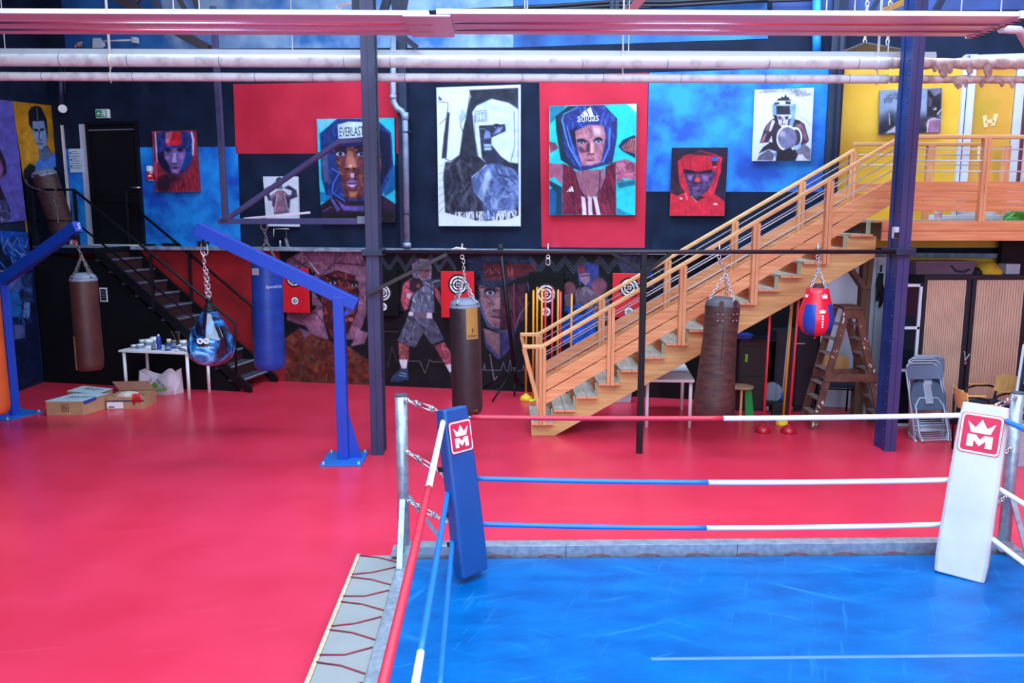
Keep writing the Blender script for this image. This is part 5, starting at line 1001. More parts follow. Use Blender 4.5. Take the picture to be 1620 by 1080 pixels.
def post(x, y, sg):
    b = MB(); b.tube([(x, y, 0.06), (x, y, 1.475)], 0.05, 20); b.build('corner_post', M_galv, RG)
    b = MB(); b.tube([(x, y, 1.475), (x, y, 1.487)], 0.051, 20); b.build('post_cap', mat('dark_post_cap', (60, 70, 84), 0.5), RG, 'dark end cap')
    b = MB(); b.beam((x, y-0.045, 0.60), (x, y-0.36, 0.125), 0.045, 0.012, ref=(0, 1, 0))
    b.beam((x+sg*0.04, y, 0.62), (x+sg*0.34, y, 0.19), 0.03, 0.012, ref=(0, 1, 0)); b.build('post_gusset', M_galv, RG)
    b = MB(); b.bb(x-0.1, x+0.1, y-0.12, y+0.1, 0.125, 0.14); b.build('foot_plate', M_galv, RG)
post(-0.79, 6.66, 1); post(4.37, 6.66, -1)
RZ = (1.355, 0.81, 0.43)
A = np.array([-0.33, 6.36]); Cc = np.array([3.87, 6.36])
def ropepath(p, q, sag, n=24): return [npv(p)+(npv(q)-npv(p))*i/n-np.array([0, 0, sag*4*(i/n)*(1-i/n)]) for i in range(n+1)]
def rope(p, q, sag, split, ca, cb, r=0.02, nm='rope'):
    P = ropepath(p, q, sag, 40); k = int(40*split); b = MB(); b.tube(P[:k+1], r, 12, 0); b.tube(P[k:], r*1.04, 12, 1); b.tube([P[0]-(P[1]-P[0])*0.5, P[0]], r*0.5, 8, 2)
    b.build('rope', [ca, cb, M_galv], RG, nm)
rope((-0.2, 6.4, 1.355), (3.84, 6.4, 1.355), 0.018, 0.515, M_roper, M_ropew, nm='red and white top rope at the back')
rope((-0.2, 6.4, 0.85), (3.84, 6.4, 0.815), 0.03, 0.475, M_ropeb, M_ropew, nm='blue and white middle rope at the back')
rope((-0.2, 6.4, 0.465), (3.84, 6.4, 0.435), 0.035, 0.485, M_ropeb, M_ropew, nm='blue and white bottom rope at the back')
rope((-0.415, 6.27, 1.37), (-0.40, 1.6, 1.33), 0.03, 0.33, M_ropew, M_roper, 0.021, nm='white and red top rope at the side')
rope((-0.385, 6.34, 0.81), (-0.385, 1.6, 0.79), 0.02, 0.525, M_ropeb, M_ropew, nm='blue and white middle rope at the side')
rope((-0.355, 6.42, 0.435), (-0.27, 1.6, 0.41), 0.02, 0.475, M_ropeb, M_ropew, 0.019, nm='blue and white bottom rope at the side')
rope((3.985, 6.3, 1.365), (3.87, 1.6, 1.35), 0.03, 0.6, M_ropeb, M_ropew, 0.021, nm='blue top rope on the far side')
rope((3.985, 6.32, 0.81), (3.83, 1.6, 0.79), 0.02, 0.6, M_ropew, M_ropeb, nm='white middle rope on the far side')
rope((3.91, 6.32, 0.44), (3.62, 1.6, 0.41), 0.02, 0.6, M_ropew, M_ropeb, nm='white bottom rope on the far side')
def tensioner(p, q):
    p, q = npv(p), npv(q); d = q-p; b = MB(); m0, m1 = p+d*0.28, p+d*0.66; x, y, a = frame_of(d)
    b.tube([p-x*0.0, p+d*0.06], 0.018, 8); b.chain(p, m0, 0.05, 0.007); u = y*0.018
    b.tube([m0-u, m1-u], 0.006, 6); b.tube([m0+u, m1+u], 0.006, 6); b.tube([m0-u*1.4, m0+u*1.4], 0.012, 6); b.tube([m1-u*1.4, m1+u*1.4], 0.012, 6); b.tube([m0, m0+(m1-m0)*0.3], 0.008, 6); b.tube([m1, m1-(m1-m0)*0.3], 0.008, 6)
    b.chain(m1, q, 0.045, 0.006); b.build('turnbuckle', M_chrome, RG)
for z0, z1 in ((1.45, 1.385), (1.01, 0.87), (0.585, 0.475)):
    tensioner((-0.755, 6.63, z0), (-0.40, 6.40, z1)); tensioner((4.335, 6.63, z0), (3.95, 6.40, z1))
b = MB(); b.chain((-0.445, 6.42, 1.39), (-0.445, 6.42, 1.15), 0.05, 0.006); b.build('loose_chain', M_dkchain, RG)
b = MB(); b.beam((-0.455, 6.43, 0.90), (-0.36, 6.42, 0.75), 0.05, 0.006); b.build('strap_end', M_white, RG, 'white strap end')
# corner cushions
def cushion(name, lab, m, top, bot, face, w, th, emb_bg):
    """top / bot: middle of the upper and lower edges of the front face, face: direction it looks"""
    top, bot = npv(top), npv(bot); ax_ = bot-top; L = np.linalg.norm(ax_); a = ax_/L; N = npv(face); N = N-a*(N @ a); N /= np.linalg.norm(N); X = np.cross(a, N)
    if X[0] < 0: X = -X
    C_ = thing(name, lab, 'corner cushion', bot); b = MB(); n = 10
    prev = None
    for i in range(n+1):
        f = i/n; k = 1.0 - (0.06 if i in (0, n) else 0); bow = 0.012*math.sin(PI*f)
        c = top+ax_*f+N*bow; ww = w/2*k*(0.93+0.1*f); ring = [c+X*ww-N*0.02, c+X*ww*0.86, c-X*ww*0.86, c-X*ww-N*0.02, c-X*ww-N*th*k, c+X*ww-N*th*k]
        if prev is not None:
            for j in range(6): b.add([prev[j], prev[(j+1) % 6], ring[(j+1) % 6], ring[j]], [(0, 1, 2, 3)], 0, False)
        else: b.add(ring, [tuple(range(6))])
        prev = ring
    b.add(prev, [tuple(range(5, -1, -1))]); b.build('cushion_body', m, C_, bevel=0.012, seg=3)
    b = MB(); b.box(top+ax_*0.5-N*(th+0.012), (w*0.5, 0.02, L*0.9), 0, X, N, a); b.build('backing_strap', M_rubber, C_)
    b = MB()
    for f in (0.35, 0.62, 0.8): b.box(top+ax_*f-N*(th+0.0)-X*w*0.5*1.0, (0.012, th*0.5, 0.04), 0, X, N, a)
    b.build('strap_buckle', M_rubber, C_, bevel=0.004)
    s = w*0.40; ec = top+ax_*(0.17)+N*0.011; U = -a
    def rr(s_, r): return [(math.copysign(s_-r, cx)+r*math.cos(t), math.copysign(s_-r, cy)+r*math.sin(t)) for cx, cy, t0 in ((1, 1, 0), (-1, 1, PI/2), (-1, -1, PI), (1, -1, 3*PI/2)) for t in (t0, t0+PI/6, t0+PI/3, t0+PI/2)]
    b = MB()
    def flat(poly, off, mi):
        q = [ec+X*p[0]+U*p[1]*1.08+N*off for p in poly]; b.add(q, [tuple(range(len(q)))], mi)
    flat(rr(s, s*0.2), 0.003, emb_bg[0]); flat(rr(s*0.965, s*0.19), 0.0042, emb_bg[1]); flat(rr(s*0.88, s*0.15), 0.0054, 0 if emb_bg[0] == 0 else 0)
    cr_ = [(-.46, .04), (-.66, .58), (-.28, .30), (0, .72), (.28, .30), (.66, .58), (.46, .04)]; flat([(p[0]*s, p[1]*s) for p in cr_], 0.0066, 1)
    M_ = [(-.6, -.62), (-.6, -.06), (-.2, -.06), (0, -.30), (.2, -.06), (.6, -.06), (.6, -.62), (.28, -.62), (.28, -.36), (.0, -.62), (-.28, -.36), (-.28, -.62)]
    # the letter, cut into convex pieces
    for q in ([(-.6, -.66), (-.6, -.06), (-.28, -.06), (-.28, -.66)], [(.28, -.66), (.28, -.06), (.6, -.06), (.6, -.66)], [(-.28, -.06), (-.2, -.06), (.0, -.28), (.0, -.6), (-.28, -.32)], [(.28, -.06), (.2, -.06), (.0, -.28), (.0, -.6), (.28, -.32)]): flat([(p[0]*s, p[1]*s) for p in q], 0.0066, 1)
    b.build('emblem', [mat('emblem_red', (208, 38, 72), 0.4, var=0.05), M_white], C_, 'red and white crown emblem', weld=False)
    return C_
cushion('corner_cushion', 'blue ring corner cushion with a red crown emblem', M_bluec, ay(722, 645, 6.28), ay(754, 908, 6.12), (0.75, -0.75, 0.1), 0.29, 0.11, (0, 1))
cushion('corner_cushion', 'white ring corner cushion with a red crown emblem', M_whitec, ay(1559, 640, 6.28), ay(1516, 913, 6.10), (-0.62, -0.8, 0.1), 0.37, 0.11, (0, 1))

# ================================================================== HEATING PANELS, PIPES, ROOF STEEL
HP = thing('heating_panel', 'long white ribbed radiant heating panel hung across the room under the roof', 'heating panel', (0, 8.5, 4.78))
def radiant(x0, x1, y0, y1, z, nm):
    b = MB(); b.bb(x0, x1, y0, y1, z, z+0.045); b.build('panel_body', M_duct, HP, bevel=0.004)
    for f in (0.36, 0.70):
        y = y0+(y1-y0)*f; b = MB(); b.tube([(x0, y, z-0.006), (x1, y, z-0.006)], 0.017, 12); b.bb(x0, x1, y+0.05, y+0.06, z-0.01, z); b.build('rib', mat('polished_rib', (236, 232, 240), 0.18, metal=1.0, var=0.02), HP)
radiant(-9.2+1.2, -0.62, 8.02, 8.9, 4.785, 'a'); radiant(-0.55, 4.93, 8.02, 8.9, 4.80, 'b')
b = MB(); b.bb(-0.86, -0.42, 8.0, 8.9, 4.77, 4.786); b.build('joint_cover', M_duct, HP, bevel=0.003)
b = MB(); b.bb(4.93, 5.01, 8.0, 8.92, 4.78, 4.85)
for k in range(9): b.bb(4.95, 5.012, 8.04+k*0.1, 8.075+k*0.1, 4.776, 4.80, 1)
b.build('perforated_end_strip', [M_lag, M_rubber], HP, 'pale perforated end strip')
for x in (-6.5, -3.0, 0.3, 3.4, 4.8):
    for y in (8.1, 8.8): b = MB(); b.tube([(x, y, 4.83), (x, y, ZT)], 0.006, 5); b.build('hanger', M_wirey, HP)
b = MB(); c = [(5.05, 8.5, 4.79), (5.3, 8.6, 4.80), (5.6, 8.9, 4.70), (6.2, 9.4, 4.62)]; b.tube(c, 0.04, 10); b.build('flexible_tail', M_lag, HP)
# second panel strip further back
zt_ = float(ay(800, 88, 10.55)[2]); zt2 = float(ay(800, 81, 10.55)[2])
M_strip = mat('dull_white_enamel', (176, 178, 186), 0.45, var=0.04)
H2 = thing('heating_panel', 'narrow white heating strip running just above the two lagged pipes', 'heating panel', (0, 10.6, zt_))
b = MB(); b.bb(-8.0, 5.45, 10.48, 10.75, zt_, zt_+0.05); b.build('panel_body', M_strip, H2, bevel=0.004)
b = MB(); b.bb(-8.0, 5.45, 10.47, 10.50, zt_-0.035, zt_+0.02); b.build('rib', M_strip, H2)
for x in (-6.0, -2.5, 1.65, 4.9): b = MB(); b.tube([(x, 10.6, zt_), (x, 10.6, ZT)], 0.006, 5); b.build('hanger', M_wirey, H2)
def pipe(nm, py0, r, Yp, lab):
    za, zb = float(ay(10, py0, Yp)[2]), float(ay(1610, py0+5, Yp)[2]); z = (za+zb)/2
    P_ = thing(nm, lab, 'pipe', (0, Yp, z)); b = MB(); rr = np.random.RandomState(int(py0)); xs = np.arange(-8.0, 8.5, 0.12)
    xs_a = [x for x in xs if x < 4.9]
    b.tube([(x, Yp, z) for x in xs_a], [r*(1+rr.uniform(-0.015, 0.015)) for _ in xs_a], 16); b.build('lagging', M_lag, P_)
    for x in np.arange(-7.3, 4.6, 1.05): x += rr.uniform(-.3, .3); b = MB(); b.tube([(x, Yp, z), (x+0.012, Yp, z)], r*1.03, 16); b.build('joint_band', M_galv, P_)
    b = MB(); xs_b = np.arange(4.88, 8.5, 0.07); b.tube([(x, Yp, z) for x in xs_b], [r*(0.88+rr.uniform(-0.09, 0.12)) for _ in xs_b], 12); b.build('torn_lagging', mat('tattered_pink_lagging', (212, 184, 182), 0.8, scale=11, rgb2=(150, 116, 108), bump=0.6), P_, 'tattered lagging')
    for px_, w, h in (((1489, .07, .11), (1500, .04, .06), (1531, .05, .07), (1560, .06, .12), (1476, .03, .04)) if py0 < 100 else ((1514, .06, .07), (1526, .03, .05), (1551, .03, .05), (1583, .03, .04), (1600, .04, .06))):
        b = MB(); x = float(ay(px_, py0, Yp)[0])
        pts = [(x-w, Yp-r*0.7, z-r*0.6), (x, Yp-r*1.05, z), (x+w, Yp-r*0.75, z-r*0.5), (x+w*0.8, Yp-r*0.9, z-r-h*0.7), (x+w*0.2, Yp-r*0.7, z-r-h), (x-w*0.5, Yp-r*0.8, z-r-h*0.5)]
        b.add(pts+[(p[0], p[1]+0.015, p[2]) for p in pts], [(0, 1, 2, 3, 4, 5), (11, 10, 9, 8, 7, 6)]+[(i, (i+1) % 6, 6+(i+1) % 6, 6+i) for i in range(6)])
        b.build('hanging_scrap', M_lagold, P_, 'torn brown scrap')
    for px_ in (175, 985, 1388): b = MB(); x = float(ay(px_, py0, Yp)[0]); b.tube([(x, Yp, z-r-0.02), (x, Yp, z+1.6)], 0.008, 6); b.tube([(x-0.012, Yp, z), (x+0.012, Yp, z)], r*1.05, 14); b.build('hanger', M_wirey, P_)
    return P_, z
pipe('lagged_pipe', 95.5, 0.074, 10.42, 'thick white lagged pipe just under the narrow heating strip')
pipe('lagged_pipe', 121, 0.052, 10.42, 'thin white lagged pipe, lowest of the long pipes crossing the room')
# roof steel
def truss(name, lab, segs, Yt, m=M_brownst):
    T = thing(name, lab, 'roof steel', ay(segs[0][0], segs[0][1], Yt))
    for i, (x0, y0, x1, y1, w, part) in enumerate(segs):
        b = MB(); a, c = ay(x0, y0, Yt), ay(x1, y1, Yt+(0.0 if part == 'chord' else 0.05)); b.beam(a, c, w, w, ref=(0, 1, 0)); b.build(part, m, T)
    return T
truss('roof_truss', 'dark lattice roof truss against the pale blue plaster, meeting the long drop hanger', [(120, -40, 330, 78, 0.13, 'chord'), (186, -40, 206, 15, 0.06, 'lattice_bar'), (206, 15, 235, -20, 0.05, 'lattice_bar'), (232, -20, 254, 16, 0.06, 'lattice_bar'), (262, -40, 294, 18, 0.06, 'lattice_bar'), (302, -20, 320, 40, 0.06, 'lattice_bar'), (298, 62, 314, 66, 0.05, 'lattice_bar')], 12.2)
truss('roof_truss', 'grey and black roof struts above the slim violet post', [(572, -40, 572, 20, 0.2, 'chord'), (585, -40, 582, 20, 0.16, 'chord'), (622, -30, 606, 20, 0.09, 'lattice_bar'), (618, -30, 626, 20, 0.07, 'lattice_bar'), (645, -30, 636, 20, 0.09, 'lattice_bar'), (640, 60, 660, 76, 0.06, 'lattice_bar')], 10.3, M_navy)
truss('roof_truss', 'dark roof bracing with a red-brown diagonal above the maroon vest portrait', [(968, -30, 968, 22, 0.05, 'lattice_bar'), (978, -30, 975, 22, 0.05, 'lattice_bar'), (985, 18, 1005, -10, 0.03, 'lattice_bar')], 12.0, M_navy)
b = MB(); b.beam(ay(990, 26, 11.9), ay(1024, -12, 11.9), 0.12, 0.08, ref=(0, 1, 0)); tag(b.build('roof_strut', M_purple, bevel=0.004), 'red-brown roof strut crossing the black cables above the heating panel', 'roof steel')
truss('roof_truss', 'dark roof struts left of the riveted post, above the yellow wall', [(1342, -20, 1330, 30, 0.06, 'lattice_bar'), (1400, -20, 1374, 26, 0.06, 'chord'), (1380, 22, 1442, -6, 0.05, 'lattice_bar'), (1440, -20, 1460, 22, 0.08, 'chord'), (1500, -20, 1478, 22, 0.08, 'chord')], 11.6, M_navy)
b = MB(); b.beam(ay(1392, 20, 11.3), ay(1436, 1, 11.3), 0.08, 0.05, ref=(0, 1, 0)); tag(b.build('roof_purlin', mat('ochre_timber', (170, 126, 60), 0.7, var=0.2), bevel=0.004), 'ochre timber near the roof beside the riveted post', 'roof steel')
b = MB(); x1_, x2_ = wl(1321, 60, 0.25), wl(1321, 110, 0.25); b.tube([wl(1292, -20, 0.1), wl(1292, 60, 0.1), wl(1292, 82, 0.1)], 0.06, 12); tag(b.build('down_pipe', M_bluew), 'short bright blue down pipe at the top of the black wall', 'pipe')
for k, (dy, nm) in enumerate(((0, 'uppermost'), (6, 'lowest'))):
    b = MB(); b.tube([wl(640, 22+dy*0.3, 0.1), wl(720, 17+dy*.3, 0.12), wl(790, 14+dy, 0.1), wl(880, 9+dy, 0.12), wl(965, 3+dy, 0.1), wl(1060, 3+dy, 0.12), wl(1215, -6+dy, 0.1)], 0.03, 8); b.tube([wl(760, 20, 0.12), wl(880, 15, 0.12), wl(990, 14, 0.12), wl(1120, 5, 0.1), wl(1290, 0, 0.1)], 0.018, 6) if k == 0 else None
    tag(b.build('electric_cable', M_cable), '%s of the black cables strung along the blue plaster under the roof' % nm, 'cable')
b = MB()
for ph in (0, 0.4): b.tube([wl(558+26*math.cos(t+ph)*(1 if ph == 0 else 0.8), 8+9*math.sin(t)+t*1.2, 0.3) for t in np.linspace(0, 6.0, 16)], 0.008, 6)
tag(b.build('cable_coil', mat('orange_white_cable', (236, 190, 160), 0.5)), 'loose loop of pale orange cable left of the slim post under the roof', 'cable')
# white bulkhead lamp high on the blue plaster
LP = thing('tube_lamp', 'bare fluorescent tube lamp with white end holders on the blue plaster under the roof', 'lamp', wl(184, 65, 0.1))
b = MB(); b.hexa([wl(146, 60, .02), wl(160, 60, .02), wl(160, 60, .2), wl(146, 60, .2)], [wl(146, 76, .02), wl(164, 76, .02), wl(164, 76, .2), wl(146, 76, .2)]); b.build('end_holder', M_palebl, LP, bevel=0.01)
b = MB(); b.box(wl(214, 64, 0.15), (0.09, 0.1, 0.1), 0, WD, WN); b.build('end_holder', M_palebl, LP, bevel=0.01)
b = MB(); b.tube([wl(157, 65, 0.12), wl(212, 63.5, 0.12)], 0.016, 10); b.build('tube', M_white, LP)
b = MB(); b.box(wl(163, 70, 0.15), (0.04, 0.06, 0.07), 0, WD, WN); b.build('starter', M_pale, LP)
c0 = wl(120, 71, 0.25); b = MB(); b.tube([c0+WD*0.05, c0+WD*0.1], [0.06, 0.03], 10); tag(b.build('floodlight', M_lagold), 'small beige lamp housing at the far corner under the roof', 'lamp')
b = MB(); b.beam(wl(119, 74, 0.1), wl(130, 67, 0.1), 0.03, 0.03); tag(b.build('metal_offcut', M_rod), 'short bright metal offcut stuck on the wall left of the tube lamp', 'metal strip')
RLm = thing('reflector_lamp', 'grey ridged sheet reflector hanging on hooks left of the riveted post', 'lamp', ay(1385, 72, 11.0))
b = MB(); pts = [ay(1336, 79, 11.2), ay(1368, 66, 11.2), ay(1440, 79, 11.2)]; dpt = np.array([0, 0.8, 0]); pz = np.array([0, 0, 0.015])
for i in (0, 1): b.hexa([pts[i]-pz, pts[i+1]-pz, pts[i+1]+dpt-pz, pts[i]+dpt-pz], [pts[i], pts[i+1], pts[i+1]+dpt, pts[i]+dpt])
b.build('reflector', mat('dull_grey_sheet', (110, 116, 122), 0.5, metal=0.3), RLm)
b = MB()
for p in (1368, 1404): q = ay(p, 70, 11.4); b.chain(q, q+np.array([0, 0, 0.6]), 0.08, 0.008)
b.build('hook_chain', M_wirey, RLm)

# ================================================================== WALL FITTINGS
DP = thing('drain_pipe', 'pale grey drain pipe with an offset elbow between the two large portraits', 'pipe', wl(642, 388, 0.17))
b = MB(); b.tube([wl(622, 60, .2), wl(622, 150, .2), wl(623, 162, .2), wl(628, 171, .2), wl(636, 176, .2), wl(640, 184, .2), wl(641, 196, .2), wl(644, 388, .17)], 0.05, 16); b.build('pipe_run', M_pipe, DP)
b = MB(); b.tube([wl(640.5, 178, .2), wl(640.8, 190, .2)], 0.058, 16); b.tube([wl(622, 150, .2), wl(622, 157, .2)], 0.056, 16); b.tube([wl(644, 384, .17), wl(644, 391, .17)], 0.07, 16); b.build('socket', M_pipe, DP)
for y in (209, 338):
    b = MB(); c = wl(642, y, .19); b.tube([c-np.array([0, 0, .012]), c+np.array([0, 0, .012])], 0.06, 16); b.box(c, (0.17, 0.02, 0.025), 0, WD, WN); b.box(c-WN*0.12, (0.03, 0.2, 0.025), 0, WD, WN); b.build('pipe_clamp', M_navy, DP)
EX = thing('exit_sign', 'green and white exit sign box above the black door', 'sign', wl(163, 180, 0.0))
b = MB(); c = wl(163, 180, 0.04); b.box(c, (0.245, 0.08, 0.155), 0, WD, WN); b.build('housing', M_white, EX, bevel=0.008)
b = MB(); b.box(c+WN*0.042, (0.215, 0.004, 0.125), 0, WD, WN); b.build('green_face', M_exit, EX, 'green face')
b = MB(); Z3 = np.array([0, 0, 1.0])
def sgn(poly, dx): q = [c+WN*0.046+WD*(dx+p[0])+Z3*p[1] for p in poly]; b.add(q, [tuple(range(len(q)))])
sgn([(-.04, 0), (0, .035), (0, .012), (.03, .012), (.03, -.012), (0, -.012), (0, -.035)], -.05)
sgn([(0, -.05), (.0, .05), (.05, .05), (.05, -.05)], .04); b.box(c+WN*0.046+WD*0.02+Z3*.02, (0.018, .002, .05), 0, WD, WN); sgn([(-.02, -.05), (-.005, -.05), (.02, 0), (.005, .02)], .015); b.sphere(c+WN*0.046+WD*0.025+Z3*.045, .011, 8)
b.build('pictogram', M_white, EX, 'white arrow, running figure and doorway', weld=False)
b = MB(); c = wl(121, 254, 0.02); b.box(c, (0.27, 0.03, 0.42), 0, WD, WN)
for k in range(8): b.box(c+WN*0.016+Z3*(0.16-k*0.042)-WD*0.02, (0.2 if k % 3 else 0.1, .002, .008), 1, WD, WN)
for k in range(3): b.box(c+WN*0.016+Z3*(0.14-k*0.12)-WD*0.1, (0.03, .002, .03), 1, WD, WN)
b.box(c+WN*0.016-Z3*0.09, (0.27, .003, .01), 2, WD, WN)
tag(b.build('notice_board', [M_palebl, M_ink, M_exit]), 'white printed notice sheet hung left of the black door', 'notice')
FA = thing('fire_alarm', 'red fire call point under a white sounder beside the dark red portrait', 'fire alarm', wl(238, 275, 0))
b = MB(); b.box(wl(238, 279, .04), (0.12, .07, .11), 0, WD, WN); b.build('call_point', M_red, FA, bevel=0.008)
b = MB(); b.box(wl(237, 278, .08), (0.05, .01, .03), 0, WD, WN); b.build('break_pane', M_white, FA)
b = MB(); b.box(wl(237, 267, .05), (0.08, .09, .1), 0, WD, WN); b.box(wl(238.5, 272, .03), (0.05, .05, .1), 0, WD, WN); b.box(wl(239, 285, .03), (0.1, .04, .02), 0, WD, WN); b.build('sounder', M_white, FA, bevel=0.01)
b = MB(); b.tube([wl(99, 172, 0.02), wl(99, 172, 0.14)], 0.075, 16); tag(b.build('alarm_sounder', M_white, bevel=0.01), 'small round white sounder high in the corner above the beige conduit', 'alarm')
b = MB(); b.beam(wl(98, 198, .03), wl(107, 300, .03), 0.06, 0.03, ref=(1, 0, 0)); b.beam(wl(107, 300, .03), wl(113, 388, .03), 0.06, 0.03, ref=(1, 0, 0)); tag(b.build('conduit', mat('beige_conduit', (206, 196, 196), 0.5)), 'beige conduit strip running down the corner of the long wall', 'conduit')
b = MB(); b.tube([wl(95, 105, .1), wl(96, 140, .1), wl(97, 165, .08)], 0.05, 10); b.tube([wl(102, 105, .1), wl(103, 150, .08)], 0.02, 8); tag(b.build('down_pipe', M_navy), 'black down pipe in the corner of the long wall under the lagged pipes', 'pipe')
# small floodlight and trays on the ledge
FL_ = thing('floodlight', 'small dark glossy lamp on a stand on the ledge below the flexing boxer picture', 'lamp', wl(445, 391, .09))
b = MB(); c = wl(445, 371, .09); b.box(c, (0.23, .05, .14), 0, WD, WN); b.build('lamp_head', M_glassy, FL_, bevel=0.01)
b = MB(); b.tube([wl(434, 362, .12), wl(457, 362, .12)], 0.008, 6); b.tube([wl(433, 362, .12), wl(433, 374, .12)], 0.008, 6); b.build('head_edge', M_rod, FL_)
b = MB(); p = wl(443, 380, .09); q = p.copy(); q[2] = 2.40; b.tube([p, q], 0.02, 8); p = wl(452, 376, .09); q = p+WD*.04; q[2] = 2.40; b.beam(p, q, .05, .03); p[2] = q[2] = 2.405; b.box(p-WD*.02, (0.2, .1, .012), 0, WD, WN); b.build('stand', M_galv, FL_)
for i, (x, w, h, lab) in enumerate(((237, 0.17, 0.035, 'flat black tray on the ledge, nearest the black door'), (270, 0.3, 0.05, 'wide black tray on the ledge under the dark red portrait'), (322, 0.26, 0.09, 'dark bowl on the ledge above the jib chain'))):
    c = wl(x, 391, 0.08); c[2] = 2.40; b = MB()
    if i < 2: b.hexa([c-WD*w*.4-WN*.05, c+WD*w*.4-WN*.05, c+WD*w*.4+WN*.05, c-WD*w*.4+WN*.05], [c-WD*w*.5-WN*.07+Z3*h, c+WD*w*.5-WN*.07+Z3*h, c+WD*w*.5+WN*.07+Z3*h, c-WD*w*.5+WN*.07+Z3*h]); b.box(c+Z3*h, (w*1.03, .15, .006), 0, WD, WN)
    else: b.lathe([(0.0, 0.0), (w*.25, 0), (w*.42, h*.8), (w*.44, h), (w*.4, h), (w*.3, h*.4), (0, h*.3)], c, n=20)
    tag(b.build(['tray', 'tray', 'bowl'][i], M_rubber), lab, ['tray', 'tray', 'bowl'][i])
b = MB(); c = wl(1128, 386, .06); c[2] = 2.40; b.lathe([(0, 0), (.03, 0), (.03, .05), (.02, .06), (0, .06)], c, n=14); tag(b.build('paint_pot', M_white), 'tiny white pot on the ledge behind the wooden stair', 'pot')

# ================================================================== WALL TARGET PADS
def target(x0, y0, x1, y1, m, lab, big, small, side=1):
    T = thing('target_pad', lab, 'target pad', wl((x0+x1)/2, (y0+y1)/2, 0), 'target pads on the mural wall'); t = 0.16
    a = wl(x0, y1, t); s0 = st(a)[0]; s1 = st(wl(x1, y1, t))[0]; z0 = a[2]; z1 = float(wl(x0, y0, t)[2])
    b = MB(); wbox(b, s0, s1, z0, z1, t-0.05, t); b.build('pad', m, T, bevel=0.006)
    b = MB(); wbox(b, s0+0.01, s1-0.005, z0+0.01, z1-0.005, 0.02, t-0.05); b.build('backing', M_blackl, T)
    for f in (0.12, 0.88): b = MB(); wbox(b, s1-0.06, s1+0.06, z0+(z1-z0)*f-.03, z0+(z1-z0)*f+.03, 0.005, 0.06); b.sphere(wp(s1+.05, z0+(z1-z0)*f, .065), .02, 8); b.build('mounting_lug', M_blksteel, T)
    for (cx, cy), r, rings in ((big, 0.5, [(1.0, 0), (.82, 1), (.66, 0), (.52, 1), (.36, 0), (.22, 1), (.1, 0)]), (small, 0.28, [(1.0, 0), (.85, 1), (.42, 0), (.28, 1), (.1, 0)])):
        w = (s1-s0); R = w*r*0.62 if r == .5 else w*r*0.54
        c = wp(s0+w*cx, z1-(z1-z0)*cy, t)
        b = MB()
        for i, (f, mi) in enumerate(rings):
            q = [c+WN*(.002+.0012*i)+(WD*math.cos(k*PI/16)+Z3*math.sin(k*PI/16))*R*f for k in range(32)]; b.add(q, [tuple(range(32))], mi)
        for hh, ww in ((R*1.64, R*.07), (R*.07, R*1.64)): b.box(c+WN*.012, (ww, .001, hh), 0, WD, WN)
        b.build('bullseye', [M_rubber, M_white], T, 'black and white bullseye', weld=False)
target(446, 424, 489, 494, M_red, 'red target pad half hidden by the blue jib arm', (0.5, 0.22), (0.5, 0.73))
target(585, 426, 629, 499, M_blackl, 'black target pad peeking out behind the slim violet post', (0.5, 0.5), (0.5, 0.8))
target(698, 429, 750, 502, M_red, 'red target pad behind the black bag with the gold label', (0.53, 0.28), (0.5, 0.78))
target(837, 430, 891, 504, M_blackl, 'black target pad behind the yellow and red poles', (0.5, 0.46), (0.5, 0.84))
target(968, 432, 1022, 502, M_red, 'red target pad behind the wooden stair railing', (0.5, 0.32), (0.5, 0.86))

# ================================================================== POLES, TRIPOD, SMALL THINGS BY THE STAIR FOOT
def gpole(px_, pyt, Yp, m, lab, lean=0.0, dome=None, group=None, zb=0.0, pxb=None):
    top = ay(px_, pyt, Yp); x = float(top[0]); xb = x if pxb is None else float(ay(pxb, 640, Yp)[0])
    P_ = thing('training_pole', lab, 'pole', (xb, Yp, 0), group); b = MB(); b.tube([(xb, Yp, 0.02 if not dome else 0.08), top], 0.017, 10); b.build('shaft', m, P_)
    b = MB(); b.sphere(top, 0.0175, 8); b.build('end_cap', m, P_)
    if dome:
        b = MB(); r = dome[1]; b.lathe([(0, 0.0), (r, 0.0), (r*1.02, 0.02), (r*0.95, 0.05), (r*0.75, r*0.7), (r*0.4, r*0.95), (0.025, r), (0.02, r+.02), (0, r+.02)], (xb, Yp, 0), n=24); b.build('weighted_base', dome[0], P_)
    return P_
G_ = 'training poles behind the stair foot'
gpole(832.5, 465, 12.95, M_yelpole, 'yellow pole standing in a yellow dome, nearest the tripod', dome=(M_yel, 0.1), group=G_)
for px_, py_, m, Yp, lab in ((844, 460, M_yelpole, 12.9, 'short yellow pole next to the one in the yellow dome'), (850, 455, M_yelpole, 13.0, 'tall yellow pole before the edge of the black target pad'), (857.5, 456, M_yelpole, 12.85, 'yellow pole just left of the black pad bullseye'), (863, 457, M_redpole, 13.0, 'red pole crossing the black pad bullseye'), (874, 456, M_redpole, 12.9, 'red pole just right of the black pad bullseye'), (883, 459, M_yelpole, 12.95, 'yellow pole on the right rim of the black target pad'), (887, 462, M_redpole, 13.05, 'red pole between the black pad and the painted boxer in blue shorts'), (904.5, 466, M_yelpole, 12.9, 'yellow pole standing alone before the painted boxer in blue shorts')):
    gpole(px_, py_, Yp, m, lab, group=G_)
c = fl(843, 630, 0.03); crumple('lime_bib', (c[0], c[1], 0.0), (0.12, 0.1, 0.05), M_lime, 5, 'lime yellow bib dropped on the floor behind the stair foot', 'bib', 0.3)
TS = thing('tripod_stand', 'black leaning tripod stand in front of the capped face mural', 'stand', fl(808, 622))
